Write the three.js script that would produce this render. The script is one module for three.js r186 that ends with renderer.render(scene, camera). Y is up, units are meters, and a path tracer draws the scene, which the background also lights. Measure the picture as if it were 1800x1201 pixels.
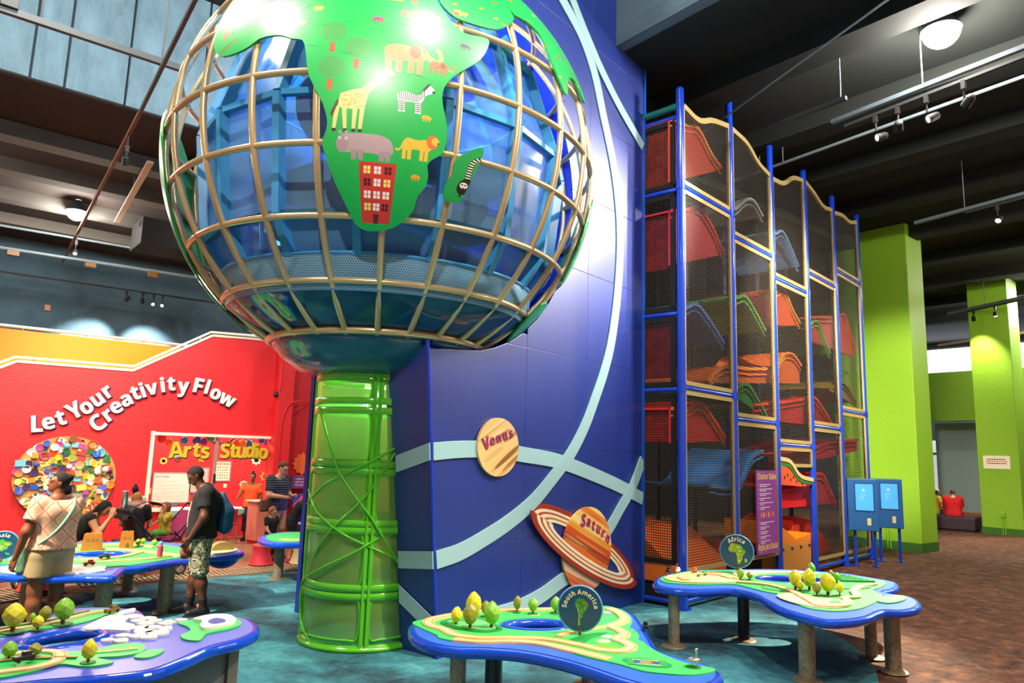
import * as THREE from 'three';
import { RoundedBoxGeometry } from 'three/addons/geometries/RoundedBoxGeometry.js';
import { TextGeometry } from 'three/addons/geometries/TextGeometry.js';
import { FontLoader } from 'three/addons/loaders/FontLoader.js';
import { TessellateModifier } from 'three/addons/modifiers/TessellateModifier.js';
import { mergeGeometries, mergeVertices } from 'three/addons/utils/BufferGeometryUtils.js';
import { RectAreaLightUniformsLib } from 'three/addons/lights/RectAreaLightUniformsLib.js';

// ---------------------------------------------------------------- camera, light, exposure
const scene = new THREE.Scene();
scene.background = new THREE.Color(0x000000);
const renderer = new THREE.WebGLRenderer();
renderer.toneMapping = THREE.LinearToneMapping;
renderer.toneMappingExposure = 0.74;
renderer.shadowMap.enabled = true;
RectAreaLightUniformsLib.init();
const camera = new THREE.PerspectiveCamera(50.54, 1800 / 1201, 0.1, 200);
camera.position.set(0, 2, 0);
camera.rotation.order = 'YXZ';
const deg = Math.PI / 180;
camera.rotation.set(8.83 * deg, -39.436 * deg, 1.762 * deg);
scene.add(camera);

// every lamp of the hall: [x, y, z, candela, colour, aim or null, cone degrees, size]
const WARM = 0xffedd0, WHITE = 0xfff6ea, COOL = 0xe6efff;
const HIGHBAYS = [            // round high bay lamps under the ceiling
  [2.5, 10.0, -2.0, 150, WHITE], [5.6, 10.0, -0.5, 140, WHITE], [-1.5, 10.0, -6.5, 150, WHITE], [0.6, 9.6, -9.6, 130, WHITE], [5.8, 9.6, -10.6, 110, WHITE],
  [9.95, 7.75, -3.3, 130, WHITE], [13.5, 7.75, 1.0, 70, WARM], [16.5, 7.75, -1.0, 60, WARM], [23.5, 7.75, -3.5, 70, WARM], [12.6, 7.75, -11.5, 110, WHITE], [28.6, 7.7, -6.2, 150, WHITE],  // last one is an unseen lamp added to brighten the far grey wall
  [2.62, 7.7, -20.6, 100, WHITE], [-2.2, 7.7, -18.0, 130, WHITE], [7.2, 7.7, -19.0, 80, WHITE],
];
const TRACK_SPOTS = [         // [lamp position, aim, candela, half cone degrees, colour, height of its track]
  [[10.145, 6.62, -4.28], [6.9, 5.2, -6.6], 210, 24, WHITE, 6.965],
  [[10.107, 6.62, -3.96], [18.5, 3.2, -7.6], 620, 17, WARM, 6.965],
  [[10.06, 6.62, -3.57], [6.6, 4.4, -6.5], 170, 22, WHITE, 6.965],
  [[10.006, 6.62, -3.1], [12.6, 4.2, -7.0], 520, 30, WARM, 6.965],
  [[15.34, 6.62, -4.34], [7.7, 0.5, -4.5], 1350, 13, WARM, 6.93],
  [[25.54, 6.6, -8.08], [26.8, 2.5, -8.1], 60, 40, WARM, 6.93],
  [[25.19, 6.6, -7.38], [22.5, 0.0, -6.4], 160, 30, WARM, 6.93],
  [[2.385, 6.82, -13.76], [3.4, 2.4, -16.8], 230, 38, WARM, 7.375],
  [[2.81, 6.82, -21.51], [1.6, 2.0, -16.9], 60, 30, WARM, 7.375],
  [[4.70, 6.3, -24.48], [3.95, 4.75, -25.95], 260, 30, WHITE, 6.62],
  [[5.15, 6.3, -24.46], [5.75, 4.75, -25.95], 260, 30, WHITE, 6.62],
  [[5.46, 6.3, -24.456], [5.0, 3.6, -18.0], 60, 28, WARM, 6.62],
  [[5.72, 6.3, -24.45], [3.0, 3.6, -18.0], 60, 28, WARM, 6.62],
  [[-2.4, 7.2, -7.8], [2.2, 0.5, -10.0], 900, 17, WARM, 10.63],
  [[2.026, 7.2, -8.0], [1.3, 0.5, -6.0], 60, 26, WARM, 7.39],
  [[-1.2, 8.2, 0.4], [3.6, 5.2, -6.0], 240, 19, WHITE, 10.63],
  [[0.6, 8.2, 1.6], [4.2, 6.6, -5.4], 300, 14, WHITE, 10.63],
  [[6.6, 8.4, 0.6], [4.2, 0.5, -4.2], 420, 18, WARM, 10.63],
  [[0.2, 8.6, -4.9], [1.2, 2.2, -16.8], 420, 15, WARM, 10.63],
];

// ---------------------------------------------------------------- helpers
const V = (x, y, z) => new THREE.Vector3(x, y, z);
let seed = 7;
const rnd = () => { seed = (seed + 0x6D2B79F5) | 0; let t = Math.imul(seed ^ (seed >>> 15), 1 | seed); t = (t + Math.imul(t ^ (t >>> 7), 61 | t)) ^ t; return ((t ^ (t >>> 14)) >>> 0) / 4294967296; };
const rr = (a, b) => a + (b - a) * rnd();
const pick = a => a[Math.floor(rnd() * a.length)];
const names = {};
const numbered = n => { const k = names[n] = (names[n] ?? -1) + 1; return k ? n + '_' + String(k).padStart(3, '0') : n; };
function setData(o, label, category, group, kind) {
  if (label) o.userData.label = label;
  if (category) o.userData.category = category;
  if (group) o.userData.group = group;
  if (kind) o.userData.kind = kind;
  return o;
}
function thing(name, label, category, at = [0, 0, 0], turn = 0, group) {
  const o = new THREE.Group();
  o.name = numbered(name); o.position.set(...at); o.rotation.y = turn;
  scene.add(o);
  return setData(o, label, category, group);
}
function part(name, geo, mat, parent, label) {
  if (Array.isArray(geo)) geo = merge(geo);
  const m = new THREE.Mesh(geo, mat);
  m.name = name; m.castShadow = m.receiveShadow = true;
  parent.add(m);
  if (label) m.userData.label = label;
  return m;
}
function single(name, geo, mat, label, category, group) {
  const m = part(numbered(name), geo, mat, scene);
  return setData(m, label, category, group);
}
function struct(name, geo, mat, label) {
  const m = part(numbered(name), geo, mat, scene);
  return setData(m, label, null, null, 'structure');
}
function structGroup(name, label, at = [0, 0, 0], turn = 0) {
  const o = new THREE.Group(); o.name = numbered(name); o.position.set(...at); o.rotation.y = turn; scene.add(o);
  return setData(o, label, null, null, 'structure');
}
function merge(list) {
  const any = list.some(g => g.index), gs = any ? list.map(g => g.index ? g.toNonIndexed() : g) : list;
  const keep = gs.every(g => g.attributes.uv) ? ['position', 'normal', 'uv'] : ['position', 'normal'];
  if (gs.every(g => g.attributes.color)) keep.push('color');
  gs.forEach(g => { for (const k of Object.keys(g.attributes)) if (!keep.includes(k)) g.deleteAttribute(k); });
  return mergeGeometries(gs);
}
function box(w, h, d, x = 0, y = 0, z = 0, ry = 0) { const g = new THREE.BoxGeometry(w, h, d); if (ry) g.rotateY(ry); return g.translate(x, y, z); }
function rbox(w, h, d, r, x = 0, y = 0, z = 0, ry = 0, seg = 2) { const g = new RoundedBoxGeometry(w, h, d, seg, r); if (ry) g.rotateY(ry); return g.translate(x, y, z); }
function rod(a, b, r, seg = 10, r2 = r) {
  const A = V(...a), B = V(...b), L = A.distanceTo(B);
  const g = new THREE.CylinderGeometry(r2, r, L, seg);
  g.translate(0, L / 2, 0);
  g.applyQuaternion(new THREE.Quaternion().setFromUnitVectors(V(0, 1, 0), B.clone().sub(A).normalize()));
  return g.translate(...a);
}
function bar(a, b, w, h) {                       // a rectangular bar between two points
  const A = V(...a), B = V(...b), L = A.distanceTo(B);
  const g = new THREE.BoxGeometry(w, h, L);
  const m = new THREE.Matrix4().lookAt(A, B, V(0, 1, 0));
  g.applyMatrix4(m);
  const c = A.add(B).multiplyScalar(0.5);
  return g.translate(c.x, c.y, c.z);
}
function tube(pts, r, closed = false, n = pts.length * 4, rs = 8) {
  return new THREE.TubeGeometry(new THREE.CatmullRomCurve3(pts.map(p => p.isVector3 ? p : V(...p)), closed, 'centripetal'), n, r, rs, closed);
}
const lathe = (pts, seg = 32) => new THREE.LatheGeometry(pts.map(p => new THREE.Vector2(...p)), seg);
function smooth2(pts, n, closed = true, tension = 'centripetal') {
  const c = new THREE.CatmullRomCurve3(pts.map(p => V(p[0], 0, p[1])), closed, tension);
  const q = c.getPoints(n).map(v => [v.x, v.z]);
  if (closed) q.pop();
  return q;
}
function shapeOf(pts, holes = []) {
  const s = new THREE.Shape(pts.map(p => new THREE.Vector2(...p)));
  holes.forEach(h => s.holes.push(new THREE.Path(h.map(p => new THREE.Vector2(...p)))));
  return s;
}
function slab(pts, y0, h, bevel = 0, holes = [], bseg = 2) {   // plan outline in x, z extruded upwards
  const f = l => l.map(p => [p[0], -p[1]]);
  const g = new THREE.ExtrudeGeometry(shapeOf(f(pts), holes.map(f)), { depth: h - 2 * bevel, bevelEnabled: bevel > 0, bevelSize: bevel, bevelThickness: bevel, bevelSegments: bseg, curveSegments: 8 });
  return g.rotateX(-Math.PI / 2).translate(0, y0 + bevel, 0);
}
function plate(pts, depth, bevel = 0, holes = []) {            // outline in x, y extruded towards +z
  return new THREE.ExtrudeGeometry(shapeOf(pts, holes), { depth: depth - 2 * bevel, bevelEnabled: bevel > 0, bevelSize: bevel, bevelThickness: bevel, bevelSegments: 2, curveSegments: 8 }).translate(0, 0, bevel);
}
function ribbonOutline(pts, w, n) {
  const c = new THREE.CatmullRomCurve3(pts.map(p => V(p[0], 0, p[1])), false, 'centripetal'), L = [], R = [];
  for (let i = 0; i <= n; i++) { const p = c.getPoint(i / n), t = c.getTangent(i / n); const l = Math.hypot(t.x, t.z); L.push([p.x - t.z / l * w / 2, p.z + t.x / l * w / 2]); R.push([p.x + t.z / l * w / 2, p.z - t.x / l * w / 2]); }
  return L.concat(R.reverse());
}
const circle = (cx, cy, rx, ry, n = 36, rot = 0) => Array.from({ length: n }, (_, i) => { const a = i / n * 2 * Math.PI, x = rx * Math.cos(a), y = ry * Math.sin(a); return [cx + x * Math.cos(rot) - y * Math.sin(rot), cy + x * Math.sin(rot) + y * Math.cos(rot)]; });
const ORD = ['first', 'second', 'third', 'fourth', 'fifth', 'sixth', 'seventh', 'eighth', 'ninth', 'tenth', 'eleventh', 'twelfth'];

// ---------------------------------------------------------------- textures and materials
function canvas(w, h, draw) { const c = document.createElement('canvas'); c.width = w; c.height = h; draw(c.getContext('2d'), w, h); return c; }
function canvasTex(w, h, draw, srgb = true) { const t = new THREE.CanvasTexture(canvas(w, h, draw)); if (srgb) t.colorSpace = THREE.SRGBColorSpace; t.wrapS = t.wrapT = THREE.RepeatWrapping; return t; }
function noiseField(n, octaves, s) {                         // tileable value noise 0..1
  const out = new Float32Array(n * n); let amp = 1, tot = 0;
  for (const f of octaves) {
    const g = new Float32Array(f * f); let k = s + f * 131;
    for (let i = 0; i < f * f; i++) { k = Math.imul(k ^ (k >>> 15), 2246822519) + 0x9E3779B9 | 0; g[i] = ((k >>> 8) & 65535) / 65535; }
    for (let y = 0; y < n; y++) for (let x = 0; x < n; x++) {
      const u = x / n * f, v = y / n * f, i = Math.floor(u), j = Math.floor(v), a = u - i, b = v - j, sa = a * a * (3 - 2 * a), sb = b * b * (3 - 2 * b), i1 = (i + 1) % f, j1 = (j + 1) % f;
      out[y * n + x] += amp * ((g[j * f + i] * (1 - sa) + g[j * f + i1] * sa) * (1 - sb) + (g[j1 * f + i] * (1 - sa) + g[j1 * f + i1] * sa) * sb);
    }
    tot += amp; amp *= 0.62;
  }
  for (let i = 0; i < n * n; i++) out[i] /= tot;
  return out;
}
function noiseTex(n, octaves, s, cols, srgb = true) {          // colours picked along the noise
  const f = noiseField(n, octaves, s), d = new Uint8Array(n * n * 4), c = cols.map(h => [h >> 16 & 255, h >> 8 & 255, h & 255]);
  for (let i = 0; i < n * n; i++) {
    const t = Math.min(0.999, Math.max(0, (f[i] - 0.22) / 0.56)) * (c.length - 1), k = Math.floor(t), a = t - k;
    for (let j = 0; j < 3; j++) d[i * 4 + j] = c[k][j] * (1 - a) + c[k + 1][j] * a;
    d[i * 4 + 3] = 255;
  }
  const t = new THREE.DataTexture(d, n, n); t.wrapS = t.wrapT = THREE.RepeatWrapping; t.magFilter = THREE.LinearFilter; t.minFilter = THREE.LinearFilter;
  if (srgb) t.colorSpace = THREE.SRGBColorSpace; t.needsUpdate = true;
  return t;
}
const rep = (t, x, y = x) => { const c = t.clone(); c.repeat.set(x, y); c.needsUpdate = true; return c; };
const mat = (color, roughness = 0.6, o = {}) => new THREE.MeshStandardMaterial({ color, roughness, ...o });
const phys = (color, roughness = 0.4, o = {}) => new THREE.MeshPhysicalMaterial({ color, roughness, ...o });
const bumpNoise = noiseTex(256, [16, 32, 64, 128], 5, [0x000000, 0xffffff], false);
const M = {
  blueGloss: phys(0x0a46c8, 0.16, { clearcoat: 0.6, clearcoatRoughness: 0.08 }),
  bluePost: phys(0x0f3fc4, 0.2, { clearcoat: 0.7, clearcoatRoughness: 0.1 }),
  seaA: mat(0x2f6fe0, 0.35), seaB: mat(0x5a63d6, 0.35),
  land: mat(0x2fbf58, 0.5), landDark: mat(0x168f3e, 0.5), landPale: mat(0x6fd67a, 0.5),
  wood: mat(0xfff4e0, 0.5, { map: noiseTex(128, [4, 8, 64], 11, [0xf2dfba, 0xecd4a8, 0xe0c290]) }),
  woodDark: mat(0xc08a48, 0.55), white: mat(0xe4e0d4, 0.5), brownBit: mat(0x6a4520, 0.7),
  steel: mat(0xd8d0c0, 0.42, { metalness: 0.15, map: noiseTex(128, [32, 64], 3, [0xb8b0a0, 0x8f887c]) }), darkLeg: mat(0x15151a, 0.35),
  gold: phys(0xd2b88c, 0.28, { metalness: 0.55, clearcoat: 0.3 }),
  teal: phys(0x14536e, 0.25, { clearcoat: 0.5 }),
  frameBlue: phys(0x3f92cc, 0.3),
  black: mat(0x101012, 0.6), rubber: mat(0x1c1c1e, 0.8), chrome: mat(0xcfcfcf, 0.2, { metalness: 0.9 }), grey: mat(0x8a8d90, 0.5), darkGrey: mat(0x2f3134, 0.6),
  paleTube: mat(0x66757e, 0.5), rust: mat(0x6a3a22, 0.7),
};

// ---------------------------------------------------------------- the hall: floor, ceilings, walls
function uvScale(g, sx, sy) { const u = g.attributes.uv; for (let i = 0; i < u.count; i++) u.setXY(i, u.getX(i) * sx, u.getY(i) * sy); return g; }
const carpetBrown = noiseTex(512, [24, 64, 128, 256], 21, [0x341c12, 0x56321f, 0x6a3f28, 0x84563a]);
const carpetTeal = noiseTex(512, [6, 16, 48, 128], 33, [0x15353e, 0x26606e, 0x327886, 0x4c9aa2]);
const concrete = noiseTex(512, [4, 12, 48, 128], 41, [0x9aa4a8, 0xb4bcc0, 0xc6ccd0]);
const mBrown = mat(0xffffff, 0.9, { map: carpetBrown, bumpMap: bumpNoise, bumpScale: 0.004 });
const mTeal = mat(0xffffff, 0.92, { map: carpetTeal, bumpMap: bumpNoise, bumpScale: 0.004 });
function floorSlab(name, x0, x1, z0, z1, m, label, top = 0) {
  const g = box(x1 - x0, 0.2, z1 - z0, (x0 + x1) / 2, top - 0.1, (z0 + z1) / 2); uvScale(g, (x1 - x0) / 3, (z1 - z0) / 3); return struct(name, g, m, label);
}
floorSlab('floor', -10, 45, -11.9, 8, mBrown, 'reddish brown carpet floor of the hall');
floorSlab('floor', -10, 45, -34, -11.9, mat(0xffffff, 0.32, { map: noiseTex(256, [6, 20, 90], 77, [0x8a6048, 0xa87a5c, 0xb88a6a]) }), 'polished tan floor along the red wall');
{
  const pts = [[-3.5, -9.0], [0.31, -9.55], [1.06, -10.26], [1.42, -10.57], [1.92, -11.21], [2.66, -11.43], [3.72, -11.62], [5.2, -11.6], [7.6, -9.4], [8.45, -7.0], [9.05, -6.8], [9.9, -6.72], [10.1, -6.45], [10.0, -6.2], [9.45, -5.55], [8.84, -4.62], [8.52, -4.19], [8.12, -3.81], [7.67, -3.51], [7.27, -3.29], [6.26, -2.89], [4, -1.5], [1, 1.2], [-4, 1]];
  const g = slab(pts, 0.0, 0.012); uvScale(g, 0.34, 0.34);
  struct('floor', g, mTeal, 'mottled teal carpet inlay under the play tables');
}
// floor grates along the carpet edge
function grate(cx, cz, len, wid, turn, label) {
  const g = structGroup('floor_grate', label, [cx, 0, cz], turn);
  part('grate_tray', box(len, 0.006, wid, 0, 0.004, 0), mat(0x1a120e, 0.9), g);
  const n = Math.round(len / 0.075), bm = mat(0xa08868, 0.55, { metalness: 0.3 });
  part('grate_frame', [box(len, 0.022, 0.03, 0, 0.012, wid / 2), box(len, 0.022, 0.03, 0, 0.012, -wid / 2)], bm, g);
  const bg = box(0.034, 0.02, wid - 0.03);
  for (let i = 0; i < n; i++) { const b = part('grate_bar', bg, bm, g); b.position.set((i + 0.5) / n * len - len / 2, 0.012, 0); }
}
grate(3.95, -11.95, 3.7, 0.5, -0.01, 'long metal floor grate at the far edge of the teal carpet');
grate(0.75, -11.35, 1.5, 0.75, 0.35, 'short metal floor grate at the left behind the mid table');
const mCeilR = mat(0x121814, 0.9), mCeilL = mat(0x5a463c, 0.9, { map: noiseTex(256, [4, 16, 64], 9, [0x5a4a40, 0x6e5c50, 0x7c6a5c]) }), mSoffit = mat(0x86a8ba, 0.8, { map: concrete });
struct('ceiling', box(37.6, 0.25, 42, 7.36 + 18.8, 8.13, -13), mCeilR, 'dark painted ceiling over the climber');
struct('ceiling', box(17.4, 0.25, 20, -1.3, 8.13, -24.1), mCeilL, 'dark brown slab ceiling over the arts studio');
struct('ceiling', box(17.8, 0.25, 22.6, -1.4, 10.75, -2.9), mat(0x18191c, 0.9), 'dark high ceiling over the globe');
// soffit wall over the studio, made of big pale blue panels with open joints
{
  const g = structGroup('wall_soffit', 'pale blue soffit wall of large panels above the studio');
  part('backing', box(17.4, 2.6, 0.1, -1.3, 9.3, -14.12), mat(0x2c3a42, 0.9), g);
  const xs = [-10, -7.6, -5.6, -3.6, -1.9, -0.3, 0.86, 1.36, 2.3, 3.6, 5.4, 7.3];
  for (let i = 0; i < xs.length - 1; i++) part('panel', rbox(xs[i + 1] - xs[i] - 0.035, 2.6, 0.1, 0.012, (xs[i] + xs[i + 1]) / 2, 9.3, -14.04), mSoffit, g);
}
struct('wall_soffit_side', box(0.2, 2.6, 22.4, 7.46, 9.3, -2.8), mat(0x7d93a0, 0.8, { map: concrete }), 'grey blue soffit wall beside the tower top');
// beams
for (const x of [9.3, 11.6, 13.9, 16.4, 19.0, 21.8, 24.8, 28, 31.5]) struct('ceiling_beam', box(0.5, 0.32, 41, x, 7.86, -12.8), mCeilR, 'dark beam under the ceiling over the climber');
for (const z of [-16.5, -18.7, -21.0, -23.4]) struct('ceiling_beam', box(17.2, 0.3, 0.45, -1.4, 7.87, z), mat(0x57544f, 0.9), 'grey beam under the brown slab ceiling');
struct('ceiling_beam', box(13.5, 0.2, 0.6, 16, 7.7, -8.8), mat(0x24301f, 0.9), 'cross beam behind the top of the climber');
// hall walls
struct('wall_back', box(56, 8.2, 0.3, 17.6, 4, -26.15), mat(0x5f8294, 0.85, { map: rep(concrete, 12, 2) }), 'grey blue back wall of the hall');
struct('wall_left', box(0.3, 11, 42, -10.15, 5.3, -13), mat(0xb9a58c, 0.9), 'wall at the left end of the hall');
struct('wall_front', box(56, 11, 0.3, 17.6, 5.3, 8.15), mat(0xb9a58c, 0.9), 'wall behind the camera');
struct('wall_right', box(0.3, 8.4, 42, 45.1, 4, -13), mat(0x7f98a6, 0.85), 'far right wall of the hall');
struct('wall_dark', box(0.3, 8.1, 13, 20.9, 4.0, -19.6), mat(0x2a241e, 0.9), 'dark partition wall behind the climber');

// ---------------------------------------------------------------- red studio wall
const RW = structGroup('wall_red', 'tall red studio wall with stepped top', [4, 0, -16.8], -3.44 * deg);
const mRed = mat(0xd8222a, 0.5, { bumpMap: rep(bumpNoise, 3, 3), bumpScale: 0.002 });
{
  const top = [[-3.27, 3.04], [-2.53, 3.47], [-0.49, 3.48], [1.03, 4.41], [1.91, 4.44], [9, 4.5]];
  const out = [[-13, 0], [9, 0], ...top.slice().reverse(), [-6, 3.0], [-13, 3.0]];
  const hole = [[0.02, 0.6], [0.02, 2.19], [2.52, 2.21], [2.52, 0.6]];
  part('wall_face', plate(out, 0.22, 0, [hole]).translate(0, 0, -0.22), mRed, RW);
  part('pier', [rbox(0.36, 4.42, 0.35, 0.012, 2.69, 2.21, 0.17)], mRed, RW);
  part('side_bay', box(2.2, 4.3, 0.1, 4.0, 2.15, 0.02), mat(0xb8101c, 0.6), RW);
  part('conduit', tube([[2.64, 0.9, 0.36], [2.64, 2.62, 0.36], [2.67, 2.75, 0.36], [2.8, 3.0, 0.36], [2.95, 3.06, 0.36], [3.3, 3.08, 0.12]], 0.017, false, 40), mRed, RW);
  part('conduit', tube([[2.54, 3.3, 0.36], [2.54, 4.2, 0.36]], 0.02), mRed, RW);
  part('coping', top.slice(0, -1).map((p, i) => bar([p[0], p[1] + 0.02, -0.1], [top[i + 1][0], top[i + 1][1] + 0.02, -0.1], 0.24, 0.05)), mat(0xe8d8c0, 0.5), RW);
  const rail = [[-3.3, 3.16], [-2.56, 3.58], [-0.46, 3.6], [1.02, 4.52], [1.9, 4.55], [5, 4.58]];
  part('handrail', rail.slice(0, -1).map((p, i) => rod([p[0], p[1], -0.1], [rail[i + 1][0], rail[i + 1][1], -0.1], 0.024)), mat(0xe9e6df, 0.35, { metalness: 0.3 }), RW);
  for (let i = 0; i < rail.length - 1; i++) for (const f of [0.15, 0.85]) { const x = rail[i][0] * (1 - f) + rail[i + 1][0] * f, y = rail[i][1] * (1 - f) + rail[i + 1][1] * f; part('rail_post', rod([x, y - 0.12, -0.1], [x, y, -0.1], 0.012), M.chrome, RW); }
}
const cam0 = single('security_camera', [new THREE.SphereGeometry(0.055, 16, 12).translate(0, -0.03, 0), new THREE.CylinderGeometry(0.035, 0.05, 0.07, 14).translate(0, 0.03, 0)], M.black, 'small black dome camera on the red pier', 'camera');
cam0.position.set(6.42, 3.2, -16.3);
{ // studio window
  const w = structGroup('window_1', 'wide studio window with white frame', [4, 0, -16.8], -3.44 * deg), fm = mat(0xefe6da, 0.4);
  part('window_frame', [box(0.07, 1.7, 0.3, 0.02, 1.4, -0.09), box(2.56, 0.06, 0.3, 1.26, 2.2, -0.09), box(2.56, 0.05, 0.34, 1.26, 0.6, -0.07)], fm, w);
  part('mullion', box(0.055, 1.6, 0.1, 1.35, 1.4, -0.05), mat(0xb8b2a8, 0.35, { metalness: 0.5 }), w);
  part('handle', rbox(0.05, 0.2, 0.04, 0.01, 1.35, 1.26, 0.02), M.black, w);
  const glass = phys(0xffffff, 0.03, { transmission: 1, thickness: 0 });
  part('pane', box(1.3, 1.57, 0.008, 0.68, 1.4, -0.05), glass, w); part('pane', box(1.14, 1.57, 0.008, 1.95, 1.4, -0.05), glass, w);
}
// studio room behind the window
struct('wall_studio_back', box(9, 2.9, 0.2, 6.2, 1.45, -20.3), mat(0xd8242c, 0.6), 'red back wall inside the arts studio');
struct('wall_studio_left', box(0.2, 2.9, 3.2, 3.2, 1.45, -18.7), mat(0xd8242c, 0.6), 'red side wall inside the arts studio');
struct('wall_studio_right', box(0.2, 2.9, 3.2, 9.9, 1.45, -18.7), mat(0xf0e0d0, 0.6), 'pale side wall inside the arts studio');
struct('ceiling_studio', box(9, 0.12, 3.1, 6.5, 2.86, -18.75), mat(0xf3e4d2, 0.8), 'pale tiled ceiling inside the arts studio');
struct('wall_ramp', box(13, 1.33, 0.15, 0.3, 3.56, -18.0), mat(0xee8a06, 0.55), 'orange yellow parapet of the upper ramp');
struct('trim_1', rod([-6, 4.3, -18], [6.8, 4.3, -18], 0.03), mat(0xd8d4cc, 0.4, { metalness: 0.3 }), 'steel handrail on the orange parapet');
for (const x of [-0.9, 1.6, 2.75, 3.9, 5.2]) struct('trim_2', rod([x, 4.2, -18], [x, 4.3, -18], 0.012), M.chrome, 'short post of the parapet handrail');

// ---------------------------------------------------------------- green columns
function column(x0, x1, z0, z1, h, label) {
  const g = structGroup('green_column', label, [(x0 + x1) / 2, 0, (z0 + z1) / 2]);
  part('shaft', rbox(x1 - x0, h - 0.2, z1 - z0, 0.02, 0, 0.2 + (h - 0.2) / 2, 0), mat(0x82b824, 0.6, { bumpMap: rep(bumpNoise, 2, 8), bumpScale: 0.003 }), g);
  part('baseboard', box(x1 - x0 + 0.02, 0.2, z1 - z0 + 0.02, 0, 0.1, 0), mat(0x2f6a1c, 0.6), g);
  return g;
}
const col1 = column(18.55, 19.5, -9.2, -7.25, 8.1, 'tall lime green column behind the kiosks');
const col2 = column(26.1, 27.1, -8.42, -7.3, 8.05, 'lime green column at the right with a notice');
const mLime = mat(0x7ab81c, 0.5);
function outlet(g, x, y, z, down) { part('junction_box', rbox(0.1, 0.14, 0.12, 0.01, x, y, z), mLime, g); if (down) { for (const s of [-0.035, 0.035]) part('conduit', rod([x, 0.02, z + s], [x, y, z + s], 0.015), mLime, g); } }
outlet(col1, -0.52, 0.95, 0.25, true); outlet(col1, -0.52, 2.6, -0.65, false); outlet(col1, -0.52, 4.4, -0.62, false);
part('conduit', rod([-0.5, 0.2, -0.68], [-0.5, 4.4, -0.68], 0.016), mLime, col1);
outlet(col2, -0.55, 0.62, 0.05, true);
// far end: header wall, grey wall, bright windows
struct('wall_header', box(0.4, 1.85, 14, 30.4, 4.66, -10), mat(0x6f9a22, 0.7), 'olive green header wall beyond the columns');
struct('wall_far', box(0.3, 3.75, 7.0, 32.2, 1.87, -8.3), mat(0x9ab2bc, 0.8), 'grey blue wall under the green header');
struct('baseboard_far', box(0.04, 0.3, 7.0, 32.02, 0.15, -8.3), mat(0xa86a3a, 0.7), 'brown base strip of the grey blue wall');
struct('door_1', rbox(0.06, 1.6, 0.55, 0.01, 32.0, 1.2, -9.75), mat(0xd8d2b8, 0.6), 'pale narrow panel on the grey blue wall');
{
  const g = structGroup('window_2', 'bright clerestory window beyond the green header', [38.5, 0, -13]);
  part('window_glow', box(0.05, 1.5, 9.5, 0, 6.95, 1.0), mat(0xffffff, 0.5, { emissive: 0xeaf2ff, emissiveIntensity: 2.4 }), g);
  part('window_frame', [box(0.1, 0.08, 9.6, -0.02, 6.17, 1), box(0.1, 0.08, 9.6, -0.02, 7.74, 1)], M.grey, g);
  const l = new THREE.RectAreaLight(0xeaf2ff, 6, 9.5, 1.5); l.position.set(38.3, 6.95, -12); l.lookAt(20, 3, -10); scene.add(l);
  const h = structGroup('window_3', 'narrow bright window beside the grey blue wall', [33.5, 0, -12.4]);
  part('window_glow', box(0.05, 2.2, 1.5, 0, 2.0, 0), mat(0xffffff, 0.5, { emissive: 0xdfe9ee, emissiveIntensity: 0.8 }), h);
  part('window_frame', [box(0.08, 0.1, 1.5, -0.03, 2.55, 0), box(0.08, 0.06, 1.5, -0.03, 0.95, 0)], M.grey, h);
}

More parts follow.
